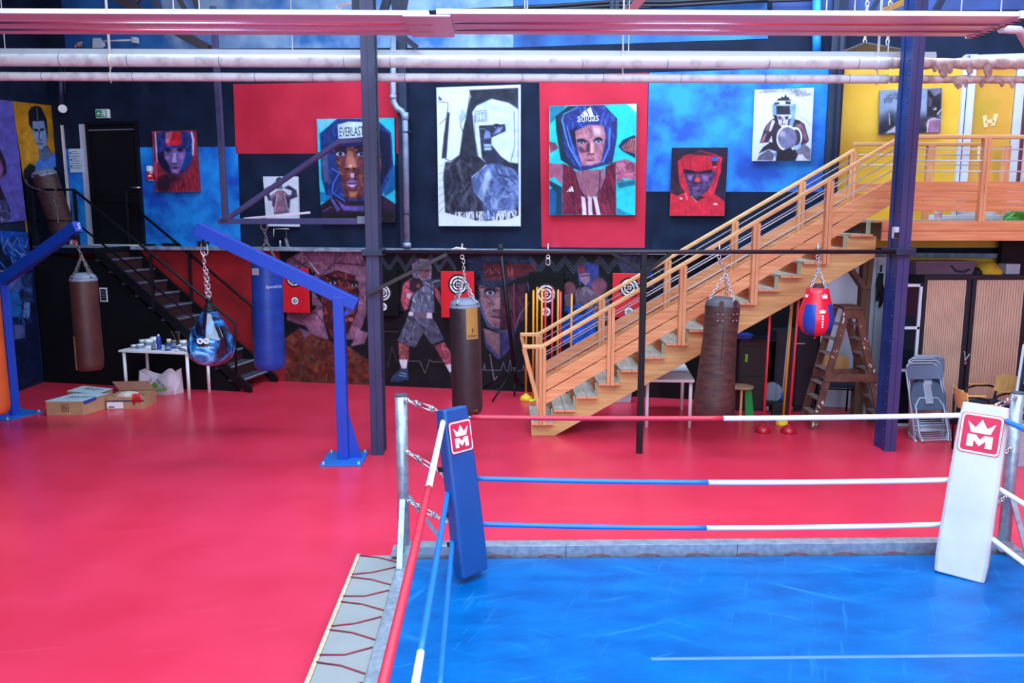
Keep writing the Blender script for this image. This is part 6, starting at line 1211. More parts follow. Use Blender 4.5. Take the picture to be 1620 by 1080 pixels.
p0 = fl(816, 628); Yt = float(p0[1]); top = ay(791, 386, Yt+.05); bot = ay(816, 606, Yt)
b = MB(); b.tube([top, bot], 0.03, 12); b.build('pole', M_blksteel, TS)
b = MB(); d = (bot-top)/np.linalg.norm(bot-top); b.tube([top-d*0.0, top+d*0.16], 0.045, 12); b.tube([top+d*2.0, top+d*2.12], 0.04, 12); b.build('collar', M_rubber, TS)
hub = ay(810, 587, Yt)
for q in (fl(779, 636), fl(762, 616), fl(832, 618)):
    b = MB(); b.tube([hub, q+np.array([0, 0, .012])], 0.014, 8); b.build('leg', M_blksteel, TS)
b = MB(); b.tube([ay(814, 604, Yt), (float(ay(814, 622, Yt)[0]), Yt, 0.02)], 0.016, 8); b.build('foot_tube', M_rubber, TS)
# white table under the stair
def table(name, lab, corners, zt, th, legr, inset=0.06, m=M_white):
    c = np.mean(corners, axis=0); T = thing(name, lab, 'table', (c[0], c[1], 0)); b = MB()
    lo = [np.array([p[0], p[1], zt-th]) for p in corners]; hi = [np.array([p[0], p[1], zt]) for p in corners]; b.hexa(lo, hi); b.build('table_top', m, T, bevel=0.005)
    for p in corners:
        q = npv((p[0], p[1], 0)); d = npv((c[0], c[1], 0))-q; q = q+d/np.linalg.norm(d)*inset*1.4; b = MB(); b.tube([(q[0], q[1], 0), (q[0], q[1], zt-th)], legr, 14); b.build('leg', m, T)
    return T
fr = fl(1091, 677); fl_ = fl(1024, 676); u = (fr-fl_)/np.linalg.norm(fr-fl_); v = np.array([0.12, 0.99, 0])
tc_ = [fl_-u*0.05-v*.05, fr+u*0.04-v*.05, fr+u*0.04+v*1.2, fl_-u*.05+v*1.2]
T2 = table('white_table', 'white table standing partly under the wooden stair beside the creased bag', [tc_[0], tc_[1], tc_[2], tc_[3]], 0.70, 0.04, 0.025)
c = fl(984, 637); b = MB(); b.hexa([(c[0]-.16, c[1], 0), (c[0]+.14, c[1], 0), (c[0]+.14, c[1]+.25, 0), (c[0]-.16, c[1]+.25, 0)], [(c[0]-.18, c[1]-.02, .22), (c[0]+.16, c[1]-.02, .22), (c[0]+.16, c[1]+.27, .22), (c[0]-.18, c[1]+.27, .22)]); b.bb(c[0]-.19, c[0]+.17, c[1]-.03, c[1]+.28, .2, .23); tag(b.build('storage_box', M_palebl, bevel=0.01), 'pale storage box on the floor in the shade under the wooden stair', 'box')
# stool
c = fl(1173, 660); c = np.array([c[0], c[1]+.1, 0]); ST = thing('stool', 'round wooden stool with one green panel leg beside the creased brown bag', 'stool', c)
zs = float(ay(1173, 610, c[1])[2]); b = MB(); b.lathe([(0, 0), (.185, 0), (.19, .012), (.185, .03), (0, .03)], c+np.array([0, 0, zs-.03]), n=28); b.build('seat', mat('worn_light_wood', (176, 136, 100), 0.6, var=0.25, scale=7), ST)
b = MB(); b.hexa([c+np.array([.07, -.06, 0]), c+np.array([.2, -.06, 0]), c+np.array([.2, -.03, 0]), c+np.array([.07, -.03, 0])], [c+np.array([.05, -.06, zs-.03]), c+np.array([.14, -.06, zs-.03]), c+np.array([.14, -.03, zs-.03]), c+np.array([.05, -.03, zs-.03])]); b.build('leg', M_green, ST, 'green panel leg')
b = MB(); b.hexa([c+np.array([-.2, -.02, 0]), c+np.array([-.08, -.02, 0]), c+np.array([-.08, .01, 0]), c+np.array([-.2, .01, 0])], [c+np.array([-.14, -.02, zs-.03]), c+np.array([-.07, -.02, zs-.03]), c+np.array([-.07, .01, zs-.03]), c+np.array([-.14, .01, zs-.03])]); b.build('leg', M_brown, ST, 'brown panel leg')
b = MB(); b.beam(c+np.array([-.03, -.13, 0]), c+np.array([-.02, -.11, zs-.03]), .035, .03, ref=(1, 0, 0)); b.build('leg', M_woodv, ST)
# poles under the stair on the right
c = fl(1209, 683); gpole(1219, 486, float(c[1]), M_redpole, 'red pole in a red dome, the one nearer the wooden stool', dome=(mat('glossy_dark_red', (176, 24, 44), 0.25, var=0.08), 0.105), pxb=1209)
c = fl(1250, 684); gpole(1264, 470, float(c[1]), M_redpole, 'red pole in a red dome, the one nearer the stepladder', dome=(MATS['glossy_dark_red'], 0.105), pxb=1249.5)
c = fl(1239, 672); gpole(1254, 470, float(c[1]), M_yelpole, 'yellow pole in a yellow base beside the hanging ball bag', dome=(M_yel, 0.1), pxb=1240)
c = fl(1238, 660); BM = thing('broom', 'thin white broom handle with a blue tip between the red and yellow poles', 'broom', (c[0], c[1], 0)); a = ay(1252, 476, c[1]); q = ay(1238, 622, c[1]); e_ = ay(1236.5, 636, c[1])
b = MB(); b.tube([a, q], 0.011, 8); b.build('handle', M_pale, BM)
b = MB(); b.tube([q, e_], 0.018, 8); b.build('socket', M_bluebag, BM, 'blue socket')
b = MB(); b.bb(e_[0]-.14, e_[0]+.14, c[1]-.03, c[1]+.03, .0, e_[2]); b.build('brush', M_rubber, BM, bevel=0.01)
# dark locker and cabinet against the wall under the stair
yl = 12.15; xa, xb = float(ay(1168, 600, yl)[0]), float(ay(1214, 600, yl)[0]); zt_ = float(ay(1190, 540, yl)[2]); LK = thing('locker', 'dark brown metal locker with a green handle under the wooden stair', 'locker', ((xa+xb)/2, yl, 0))
M_lk = mat('dark_brown_metal', (38, 28, 34), 0.5, var=0.15)
b = MB(); b.bb(xa, xb, yl, yl+.42, 0, zt_); b.build('carcass', M_lk, LK, bevel=0.006)
for z0, z1 in ((.04, zt_*.5-.01), (zt_*.5+.01, zt_-.08)):
    b = MB(); b.bb(xa+.02, xb-.02, yl-.015, yl, z0, z1); d_ = b.build('door', M_lk, LK, bevel=0.004)
    if z1 > zt_*.6: b = MB(); zc = float(ay(1180, 566, yl)[2]); x = float(ay(1180, 566, yl)[0]); b.bb(x-.02, x+.02, yl-.04, yl-.015, zc-.06, zc+.06); b.build('handle', mat('lime_handle', (120, 190, 60), 0.4), d_, 'green handle', bevel=0.008)
b = MB(); b.bb(xa-.01, xb+.12, yl-.02, yl+.44, zt_, zt_+.03); b.build('top', M_glassy, LK)
b = MB(); x = float(ay(1178, 530, yl)[0]); b.bb(x-.12, x+.12, yl+.02, yl+.25, zt_+.03, zt_+.09); b.bb(x-.14, x+.14, yl, yl+.27, zt_+.085, zt_+.1); tag(b.build('plastic_tray', M_bluebag, bevel=0.01), 'blue plastic tray on top of the dark locker', 'tray')
xc, xd = xb+.1, float(ay(1292, 600, 12.1)[0]); b = MB(); CBk = thing('cabinet', 'low black cabinet in the shade beside the dark locker', 'cabinet', ((xc+xd)/2, 12.1, 0)); b.bb(xc, xd, 12.12, 12.5, .08, zt_+.16); b.build('carcass', M_dkcab, CBk, bevel=0.006)
b = MB(); b.bb(xc+.02, (xc+xd)/2-.005, 12.1, 12.12, .1, zt_+.1); b.build('door', M_dkcab, CBk, bevel=0.004)
b = MB(); b.bb((xc+xd)/2+.005, xd-.02, 12.1, 12.12, .1, zt_+.1); b.build('door', M_dkcab, CBk, bevel=0.004)
b = MB(); b.bb(xc+.25, xc+.42, 12.08, 12.1, zt_-.03, zt_-.02); b.build('label_strip', M_rod, CBk)
b = MB(); b.bb(xc+.0, xd, 12.12, 12.5, 0, .08); b.build('plinth', M_rubber, CBk)
TY = thing('floor_polisher', 'low black floor machine with a grey disc on castors before the dark cabinet', 'floor machine', fl(1222, 650)); c = fl(1220, 652)
b = MB(); b.bb(c[0]-.12, c[0]+.35, c[1], c[1]+.3, .09, .17); b.build('deck', M_rubber, TY, bevel=0.015)
b = MB(); b.tube([c+np.array([.02, .06, .3]), c+np.array([.05, .12, .3])], .15, 24); b.build('disc', M_grey, TY, 'grey disc')
for dx in (-.06, .3): b = MB(); b.tube([c+np.array([dx-.02, .03, .05]), c+np.array([dx+.02, .03, .05])], .05, 14); b.build('castor', mat('grey_rubber', (120, 120, 132), .6), TY)

# ================================================================== WOODEN STEPLADDER
LD = thing('stepladder', 'old brown paint-spattered wooden double stepladder beside the riveted post', 'stepladder', (4.9, 11.25, 0))
zt_ = float(ay(1345, 488, 11.1)[2]); nL, nR, fL, fR = fl(1286, 679), fl(1397, 680), fl(1269, 666), fl(1380, 668)
ntL, ntR = ay(1340, 490, 11.10), ay(1358, 490, 11.10); ftL, ftR = ntL+np.array([-.05, .3, 0]), ntR+np.array([-.05, .3, 0])
rails = [(nL, ntL), (nR, ntR), (fL, ftL), (fR, ftR)]
for a, c in rails:
    b = MB(); b.beam(a, c, 0.1, 0.03, ref=(0, 1, 0)); b.build('side_rail', M_ladder, LD, bevel=0.004)
for k in range(1, 8):
    f = k/8.0
    for (a, c), (a2, c2), sg in ((rails[0], rails[2], -1), (rails[1], rails[3], 1)):
        p, q = a+(c-a)*f, a2+(c2-a2)*f; b = MB(); b.beam(p, q, 0.1, 0.022); b.build('step', mat('grey_worn_step', (140, 128, 128), .7, var=.25, scale=12), LD, bevel=0.003)
b = MB(); b.bb(ntL[0]-.06, ntR[0]+.06, 11.06, 11.44, zt_-.01, zt_+.03); b.build('top_cap', M_ladder, LD, bevel=0.005)
b = MB(); b.bb(ntL[0]-.02, ntR[0]+.02, 11.07, 11.1, zt_-.14, zt_-.01); b.build('head_board', M_ladder, LD, bevel=0.004)
for Yk, py_ in ((11.05, 593), (11.42, 590)):
    f = 0.44; p = (nL+(ntL-nL)*f) if Yk < 11.2 else (fL+(ftL-fL)*f); q = (nR+(ntR-nR)*f) if Yk < 11.2 else (fR+(ftR-fR)*f); o = np.array([0, -.03, 0])
    b = MB(); b.beam(p-np.array([.06, 0, 0])+o, q+np.array([.06, 0, 0])+o, 0.025, 0.11); b.build('tie_board', M_ladder, LD, bevel=0.004)
b = MB(); rr = np.random.RandomState(4)
for k in range(38):
    sz = rr.choice([.4, .6, 1.0, 1.5]); a, c = rails[rr.randint(2)]; f = rr.beta(1.2, 1.2); p = a+(c-a)*f+np.array([rr.uniform(-.035, .035), -.0165, rr.uniform(-.02, .02)]); n_ = 6
    q = [p+np.array([math.cos(t)*rr.uniform(.002, .018)*sz, 0, math.sin(t)*rr.uniform(.004, .03)*sz]) for t in np.linspace(0, 2*PI, n_, endpoint=False)]; b.add(q, [tuple(range(n_))])
b.build('paint_splashes', M_splat, LD, 'white paint splashes', weld=False)

# ================================================================== UNDER THE PLATFORM
xa, xb = float(wl(1308, 520, .05)[0]), float(wl(1362, 520, .05)[0])
b = MB(); s0, s1 = st(wl(1306, 520, .12))[0], st(wl(1362, 520, .12))[0]; wbox(b, s0, s1, 0, 2.3, .03, .1); tag(b.build('wall_sheet', M_pale, bevel=0.005), 'tall lilac white sheet against the wall behind the stepladder', 'sheet')
yk = 11.95; xa, xb = float(ay(1374, 520, yk)[0]), float(ay(1404, 520, yk)[0]); CU = thing('tall_cupboard', 'tall pale blue white cupboard behind the riveted post', 'cupboard', ((xa+xb)/2, yk, 0))
b = MB(); b.bb(xa, xb, yk, yk+.3, 0, 2.35); b.build('carcass', M_palebl, CU, bevel=0.008)
b = MB(); b.bb(xa+.06, xa+.075, yk-.004, yk, .05, 2.3); b.bb(xb-.05, xb-.035, yk-.004, yk, .05, 2.3); b.build('door_joint', M_grey, CU)
b = MB(); c = ay(1394, 430, yk-.05); b.tube([c+np.array([0, 0, .1]), c], .012, 6); b.tube([ay(1394, 432, yk-.05), ay(1391, 450, yk-.05), ay(1397, 470, yk-.05), ay(1391, 486, yk-.05)], [.035, .05, .045, .015], 10); b.tube([ay(1390, 450, yk-.05), ay(1388, 475, yk-.05)], .02, 6); tag(b.build('hanging_strap', M_rubber), 'bunch of black straps hanging on the pale cupboard', 'strap')
yk = 11.2; xa, xb = float(ay(1407, 520, yk)[0]), float(ay(1455, 520, yk)[0]); zt_ = float(ay(1430, 449, yk)[2]); SG = thing('glazed_cabinet', 'white framed cabinet with dark glass doors behind the riveted post', 'cabinet', ((xa+xb)/2, yk, 0))
b = MB(); b.bb(xa, xb, yk+.02, yk+.08, 0, zt_-.02); b.build('dark_interior', M_glassy, SG)
b = MB()
for x in (xa, xb-.04): b.bb(x, x+.04, yk, yk+.03, 0, zt_)
for z in (zt_-.04, float(ay(1430, 521, yk)[2]), float(ay(1430, 588, yk)[2]), 0.0): b.bb(xa, xb, yk, yk+.03, z, z+.04)
b.build('white_frame', M_wframe, SG, bevel=0.003)
# tambour cupboard
yk = 11.3; x0_, x1_ = float(ay(1457, 520, yk)[0]), float(ay(1622, 520, yk)[0]); zt_ = float(ay(1530, 435, yk)[2]); xm = float(ay(1532.5, 520, yk)[0])
TC = thing('tambour_cupboard', 'black cupboard with two beige tambour shutters under the platform', 'cupboard', ((x0_+x1_)/2, yk, 0))
b = MB(); b.bb(x0_, x1_, yk+.03, yk+.45, 0, zt_); b.bb(x0_, x1_, yk, yk+.03, zt_-.06, zt_); b.bb(x0_, x1_, yk, yk+.03, 0, .08); b.bb(x0_, x0_+.045, yk, yk+.03, .08, zt_-.06); b.bb(x1_-.06, x1_, yk, yk+.03, .08, zt_-.06); b.build('carcass', M_dkcab, TC, bevel=0.004)
for u0, u1 in ((x0_+.05, xm-.075), (xm+.055, x1_-.06)):
    b = MB(); n_ = 18; w = (u1-u0)/n_
    for k in range(n_): b.bb(u0+k*w, u0+k*w+w*.82, yk+.008, yk+.03, .08, zt_-.07)
    b.bb(u0, u1, yk+.018, yk+.028, .08, zt_-.07, 1); b.build('shutter', [M_shut, mat('tambour_groove', (120, 84, 70), .7)], TC, 'beige slatted shutter')
for u in (xm-.075, xm+.005):
    b = MB(); b.bb(u, u+.055, yk-.008, yk+.03, .08, zt_-.06); b.build('pull_bar', M_dkcab, TC, bevel=0.004)
b = MB(); p = ay(1526, 556, yk-.02); q = ay(1534, 560, yk-.02); b.chain(p, ay(1527, 570, yk-.02), .03, .004); b.chain(q, ay(1527, 570, yk-.02), .03, .004); b.box(ay(1527, 574, yk-.02), (.03, .012, .04)); b.build('padlock_chain', M_chrome, TC)
b = MB(); xa, xb = float(ay(1450, 424, yk)[0]), float(ay(1546, 424, yk)[0]); h = .19
PB = thing('plastic_box', 'clear violet plastic storage box on top of the tambour cupboard', 'box', ((xa+xb)/2, yk+.2, zt_)); b.hexa([(xa+.03, yk+.05, zt_), (xb-.03, yk+.05, zt_), (xb-.03, yk+.38, zt_), (xa+.03, yk+.38, zt_)], [(xa, yk+.02, zt_+h-.02), (xb, yk+.02, zt_+h-.02), (xb, yk+.4, zt_+h-.02), (xa, yk+.4, zt_+h-.02)]); b.build('tub', M_tint, PB, bevel=0.01)
b = MB(); b.bb(xa-.01, xb+.01, yk+.01, yk+.41, zt_+h-.02, zt_+h); b.build('lid', mat('violet_lid', (118, 100, 124), .35), PB, bevel=0.006)
b = MB(); b.tube([ay(1505, 420, yk+.02), ay(1512, 428, yk+.02), ay(1525, 430, yk+.02), ay(1534, 426, yk+.02)], .012, 6); b.build('cable_inside', M_ink, PB)
c = ay(1569, 433, yk+.1); crumple('yellow_cloth', (c[0], yk+.2, zt_), (.19, .16, .17), mat('yellow_cloth', (220, 180, 50), .8, scale=9, rgb2=(190, 144, 36), bump=.5), 8, 'bundled yellow cloth on top of the tambour cupboard', 'cloth', .3)
c = ay(1548, 432, yk+.1); crumple('dark_helmet', (c[0]-.02, yk+.12, zt_), (.08, .08, .1), M_rubber, 9, 'small dark bundle between the plastic box and the yellow cloth', 'bundle', .2)
c = ay(1600, 432, yk+.2); b = MB(); b.bb(c[0]-.08, c[0]+.12, yk+.2, yk+.4, zt_, zt_+.14); tag(b.build('carton', M_pale, bevel=.004), 'small pale carton beside the yellow cloth', 'carton')
b = MB(); b.bb(float(ay(1575, 400, 11.9)[0]), 8.5, 11.75, 11.85, 2.05, 2.6); tag(b.build('dark_curtain', M_rubber), 'black curtain hanging behind the tambour cupboard top', 'curtain')

# folding chairs
def fold_chair(lab):
    F = thing('folding_chair', lab, 'folding chair', (0, 0, 0), 'folding chairs stacked before the tambour cupboard')
    w = .25; H_ = 1.06; b = MB()
    # folded upright: back frame hoop, x across, z up, y depth
    def hoop(w_, z0, z1, y, r=.011, rc=.1): return [(-w_*1.0, y, z0), (-w_*.92, y, z1-rc), (-w_*.8, y, z1-.02), (-w_*.6, y, z1), (w_*.6, y, z1), (w_*.8, y, z1-.02), (w_*.92, y, z1-rc), (w_*1.0, y, z0)]
    b.tube(hoop(w, 0.0, H_, 0.0), .012, 8); b.build('back_frame', M_chairst, F)
    b = MB(); b.tube([(-w*.98, 0, .16), (w*.98, 0, .16)], .008, 6); b.tube([(-w*.97, 0, .22), (w*.97, 0, .22)], .008, 6); b.build('stretcher', M_chairst, F)
    b = MB(); hp = [(-w*.72, -.035, .02), (-w*.8, -.035, .1), (-w*.78, -.035, .48), (-w*.5, -.035, .58), (w*.5, -.035, .58), (w*.78, -.035, .48), (w*.8, -.035, .1), (w*.72, -.035, .02)]; b.tube(hp, .011, 8, closed=True); b.tube([(-w*.8, -.035, .14), (w*.8, -.035, .14)], .007, 6); b.build('leg_frame', M_chairst, F)
    b = MB(); n_ = 9
    for i in range(n_):
        f0, f1 = i/n_*2-1, (i+1)/n_*2-1; a0, a1 = f0*w*.93, f1*w*.93; d0, d1 = .02*(1-f0*f0), .02*(1-f1*f1); h0, h1 = .2-.02*f0*f0, .2-.02*f1*f1; zt0, zt1 = H_-.02-.03*abs(f0)**4, H_-.02-.03*abs(f1)**4
        b.hexa([(a0, -.02+d0, zt0-h0), (a1, -.02+d1, zt1-h1), (a1, .0+d1, zt1-h1), (a0, .0+d0, zt0-h0)], [(a0, -.02+d0, zt0), (a1, -.02+d1, zt1), (a1, .0+d1, zt1), (a0, .0+d0, zt0)])
    b.build('backrest', M_chairgrey, F)
    b = MB(); b.prism([(-w*.9, .42), (w*.9, .42), (w*.95, .6), (w*.8, .72), (w*.4, .76), (-w*.4, .76), (-w*.8, .72), (-w*.95, .6)], (0, -.015, 0), (1, 0, 0), (0, 0, 1), .018); 
    for x in np.linspace(-w*.8, w*.8, 7): b.bb(x-.003, x+.003, -.04, -.03, .43, .73)
    b.build('seat', mat('slate_plastic', (74, 90, 116), .45, var=.15), F, bevel=.003)
    b = MB(); b.bb(-.05, .05, -.055, -.035, .5, .78)
    for x in (-.03, -.01, .01, .03): b.bb(x-.004, x+.004, -.058, -.055, .53, .76, 1)
    b.build('seat_bracket', [M_chairst, M_grey], F, bevel=.003)
    for x, y in ((-w, 0), (w, 0), (-w*.72, -.035), (w*.72, -.035)): b = MB(); b.tube([(x, y, 0), (x, y, .035)], .017, 8); b.build('rubber_foot', mat('pale_rubber', (180, 186, 200), .6), F)
    return F
labs = ['grey folding chair at the front of the stack, its whole seat showing', 'grey folding chair second from the front of the stack', 'grey folding chair in the middle of the stack', 'grey folding chair fourth from the front of the stack', 'grey folding chair at the back of the stack against the tambour cupboard']
cf = fl(1481, 700); f0 = fold_chair(labs[0])
for i in range(5):
    o = f0 if i == 0 else tree_copy(f0); o['label'] = labs[i]
    dx = [0.0, .04, .06, .10, .15][i]; o.location = (cf[0]+dx-.01, cf[1]+.04+i*.12, 0.0); o.rotation_euler = (math.radians([-23, -18.5, -14, -9.5, -5.5][i]), 0, math.radians([4, 2, 6, 3, 5][i]))
# armchairs
def armchair(lab):
    A_ = thing('armchair', lab, 'armchair', (0, 0, 0)); b = MB()
    b.prism([(-.23, -.22), (.23, -.22), (.25, .05), (.22, .24), (-.22, .24), (-.25, .05)], (0, 0, .44), (1, 0, 0), (0, 1, 0), .05); b.build('seat', M_navyfab, A_, bevel=.015)
    b = MB(); n_ = 8
    for i in range(n_):
        a0, a1 = -.6+1.2*i/n_, -.6+1.2*(i+1)/n_; R = .38
        p = lambda a, r: (R*math.sin(a)*1.0, .29-R+R*math.cos(a)+r, 0)
        q = [npv(p(a0, 0)), npv(p(a1, 0)), npv(p(a1, .014)), npv(p(a0, .014))]; b.hexa([v+np.array([0, 0, .6]) for v in q], [v+np.array([0, .04, .84-.02*(1 if i in (0, n_-1) else 0)]) for v in q])
    b.build('backrest', M_ply, A_, 'beech plywood back')
    for s in (-1, 1):
        b = MB(); b.tube([(s*.25, -.22, 0), (s*.26, -.2, .5), (s*.265, -.14, .64), (s*.265, 0, .67), (s*.26, .2, .66), (s*.24, .27, .64)], .014, 8); b.build('arm_tube', M_blksteel, A_)
        b = MB(); b.beam((s*.265, -.12, .69), (s*.262, .16, .685), .045, .022); b.build('armrest', M_ply, A_, 'wooden armrest', bevel=.008)
        b = MB(); b.tube([(s*.22, .24, 0), (s*.23, .26, .45), (s*.2, .28, .72)], .014, 8); b.build('leg', M_blksteel, A_)
    b = MB(); b.tube([(-.25, -.2, .42), (.25, -.2, .42)], .012, 8); b.tube([(-.22, .25, .42), (.22, .25, .42)], .012, 8); b.build('seat_rail', M_blksteel, A_)
    return A_
a1 = armchair('armchair with beech back and black seat standing behind the stepladder'); c = fl(1312, 652); a1.location = (c[0]+.02, c[1]-.1, 0); a1.rotation_euler = (0, 0, math.radians(-14))
a2 = tree_copy(a1); a2['label'] = 'armchair with beech back next to the folding chairs, its back turned to them'; Yq = 9.7; c = ay(1570, 600, Yq); a2.location = (c[0]-.02, Yq+.1, 0); a2.rotation_euler = (0, 0, math.radians(78))
a3 = tree_copy(a1); a3['label'] = 'armchair with beech back behind the other one, before the tambour shutter'; Yq = 10.5; c = ay(1580, 590, Yq); a3.location = (c[0]-.05, Yq+.05, 0); a3.rotation_euler = (0, 0, math.radians(-80))
c = np.array(a2.location); crumple('teal_cloth', (c[0], c[1], .492), (.17, .15, .07), M_teal, 12, 'teal cloth lying on the seat of the armchair next to the folding chairs', 'cloth', .3)
# leaning framed board cut by the picture edge
Yq = 9.3; b = MB(); x = float(ay(1606, 640, Yq)[0]); LB = thing('framed_board', 'blue framed black and white board leaning at the picture edge beside the armchairs', 'framed board', (x+.4, Yq, 0))
tl_, bl_ = ay(1620, 545, Yq+.35), ay(1601, 668, Yq+.1); wv = np.array([.9, .3, 0]); 
def quad(mb, a, bq, w0, w1, off, mi): 
    n_ = np.array([-.2, -1, .0])*off; mb.add([a+wv*w0+n_, bq+wv*w0+n_, bq+wv*w1+n_, a+wv*w1+n_, a+wv*w0+n_+np.array([0, .03, 0]), bq+wv*w0+n_+np.array([0, .03, 0]), bq+wv*w1+n_+np.array([0, .03, 0]), a+wv*w1+n_+np.array([0, .03, 0])], [(0, 1, 2, 3), (7, 6, 5, 4), (0, 4, 5, 1), (1, 5, 6, 2), (2, 6, 7, 3), (3, 7, 4, 0)], mi)
quad(b, tl_, bl_, 0, 1, 0, 0); b.build('frame', M_palebl, LB, bevel=.004)
b = MB(); quad(b, tl_+(bl_-tl_)*.02, bl_+(tl_-bl_)*.02, .03, .97, .02, 0); b.build('dark_mount', M_dkcab, LB)
b = MB(); quad(b, tl_+(bl_-tl_)*.1, bl_+(tl_-bl_)*.03, .09, .93, .04, 0); b.build('printed_sheet', mat('black_white_scribble', (214, 222, 236), .6, scale=8, rgb2=(24, 26, 36), ramp=(.42, .5)), LB)
c = bl_; c2 = c+wv*.95; zc = c[2]; b = MB(); b.hexa([(c[0]-.02, c[1]-.12, 0), (c[0]+1., c[1]+.15, 0), (c[0]+1., c[1]+.55, 0), (c[0]-.02, c[1]+.35, 0)], [(c[0]-.02, c[1]-.12, zc-.02), (c[0]+1., c[1]+.15, zc-.02), (c[0]+1., c[1]+.55, zc-.02), (c[0]-.02, c[1]+.35, zc-.02)]); tag(b.build('grey_plinth', mat('speckled_grey_plate', (176, 186, 206), .5, scale=40, rgb2=(150, 160, 184))), 'low speckled grey chest under the leaning framed board', 'chest')

# ================================================================== PAINT TABLE, BOXES, SHOPPING BAG
fr = fl(303, 632); br = fl(331, 620); zt_ = .74
tr_ = wl(303, 557, st(fr)[1])
def tw(s, t): return wp(s, 0, t)
sR, tF = st(fr)[0]+.04, st(fr)[1]+.04; sL = st(ay(188, 553, wp(sR-1.25, 0, tF)[1]))[0]; sL = st(wl(187, 555, tF))[0]; tB = st(br)[1]-.03
PT = table('paint_table', 'white table crowded with paint pots beside the steel stair', [tw(sL, tF), tw(sR, tF), tw(sR, tB), tw(sL, tB)], float(wl(250, 556, tF)[2]), .035, .026)
ztb = float(wl(250, 556, tF)[2])
def ont(px_, frac):
    t = tF+(tB-tF)*frac; p = wl(px_, 552, t); p[2] = ztb; return p
def pot(px_, frac, r, h, m, lab, lid=None, kind='paint_pot', cat='paint pot'):
    p = ont(px_, frac); T = thing(kind, lab, cat, p, 'paint pots on the white table'); b = MB(); b.lathe([(0, 0), (r*.94, 0), (r, .006), (r, h-.006), (r*.96, h), (0, h)], p, n=18); b.build('body', m, T)
    b = MB(); b.lathe([(r*1.04, h-.012), (r*1.04, h+.004), (0, h+.005)], p, n=18); b.build('lid', lid or M_white, T)
    b = MB(); b.lathe([(r*1.01, h*.25), (r*1.01, h*.7)], p, n=18); b.build('label_band', M_grey, T)
M_bp = mat('blue_paint_tin', (20, 60, 150), .4, var=.1); M_gp = mat('grey_paint_tub', (150, 160, 180), .5, var=.1)
pot(212, .3, .045, .06, M_gp, 'low grey tub nearest the free end of the paint table'); pot(222, .35, .06, .07, M_gp, 'wide grey tub second from the free end of the paint table'); pot(226, .75, .05, .1, M_palebl, 'pale tub at the back behind the wide grey tub'); pot(236, .6, .07, .13, M_white, 'large white bucket in the middle of the paint table'); pot(246, .8, .07, .15, M_white, 'large white bucket behind the tall blue bottle'); pot(243, .25, .035, .08, M_rubber, 'small black pot in front of the white buckets', lid=M_grey)
p = ont(252, .3); BT = thing('spray_bottle', 'tall blue bottle standing highest on the paint table', 'bottle', p, 'paint pots on the white table'); b = MB(); b.lathe([(0, 0), (.036, 0), (.038, .01), (.038, .19), (.03, .215), (.015, .225), (0, .225)], p, n=18); b.build('body', M_bp, BT); b = MB(); b.lathe([(.016, .225), (.016, .25), (0, .252)], p, n=12); b.build('cap', M_white, BT)
pot(266, .2, .048, .11, M_bp, 'short blue tin right of the tall blue bottle', lid=M_bp); pot(275, .55, .045, .13, M_bp, 'blue tin behind with an orange smeared lid', lid=M_tan); pot(268, .7, .035, .13, M_yel, 'yellow topped pot among the blue tins', lid=M_white); pot(284, .45, .03, .07, M_rubber, 'little black jar with brushes'); pot(290, .7, .06, .12, M_white, 'white tub at the bag end of the paint table'); pot(291, .3, .055, .06, mat('maroon_tub', (90, 40, 70), .4), 'maroon tub at the bag end of the paint table'); pot(295, .1, .03, .06, M_gp, 'small grey pot at the front corner by the teardrop bag'); pot(280, .1, .025, .03, M_pale, 'tiny pale dish at the front edge of the paint table')
p = ont(284, .45); b = MB()
for dx, dy in ((-.12, .0), (-.03, .02), (.02, -.02)): b.tube([p+np.array([0, 0, .05]), p+np.array([dx, dy, .3])], .005, 5)
tag(b.build('paint_brushes', M_oldwood), 'thin brush handles sticking out of the little black jar', 'brush')
p = ont(218, .12); b = MB(); b.box(p+np.array([0, 0, .006]), (.1, .06, .012), 0, WD, WN); tag(b.build('rag', M_palebl), 'folded pale rag at the front edge of the paint table', 'rag')
def carton(p0, p1_, dvec, h, lab, closed=True):
    p0, p1_ = npv(p0), npv(p1_); u = (p1_-p0)/np.linalg.norm(p1_-p0); w = np.linalg.norm(p1_-p0); v = npv(dvec); d = np.linalg.norm(v); vv = v/d; C_ = thing('cardboard_box', lab, 'cardboard box', p0)
    nf = np.cross(u, Z3); nf = nf if nf @ vv < 0 else -nf
    b = MB()
    if closed: b.hexa([p0, p1_, p1_+v, p0+v], [q+Z3*h for q in (p0, p1_, p1_+v, p0+v)]); b.build('box_body', M_card, C_, bevel=.003)
    else:
        for a, c in ((p0, p1_), (p1_, p1_+v), (p1_+v, p0+v), (p0+v, p0)): b.beam(a+Z3*h/2, c+Z3*h/2, .012, h)
        b.hexa([p0, p1_, p1_+v, p0+v], [q+Z3*.02 for q in (p0, p1_, p1_+v, p0+v)]); b.build('box_body', M_card, C_)
    return C_, u, vv, w, d, nf
def lidtext(C_, body, o, X, Y, w, h_): text('lettering', body, C_, M_ink, o, X, Y, w, h_, off=.002)
dv = np.array([.10, .5, 0])
p0, p1_ = fl(74, 657), fl(132, 657); C1, u, vv, w, d, nf = carton(p0, p1_, np.array([.16, .52, 0]), .21, 'closed cardboard box with a pale lid, nearest the camera of the three boxes'); h = .21
b = MB(); b.hexa([p0+Z3*h, p1_+Z3*h, p1_+vv*d+Z3*h, p0+vv*d+Z3*h], [q+Z3*(h+.012) for q in (p0-u*.01, p1_+u*.02, p1_+vv*d+u*.02, p0+vv*d-u*.01)]); b.build('lid', M_lid, C1, 'pale blue lid')
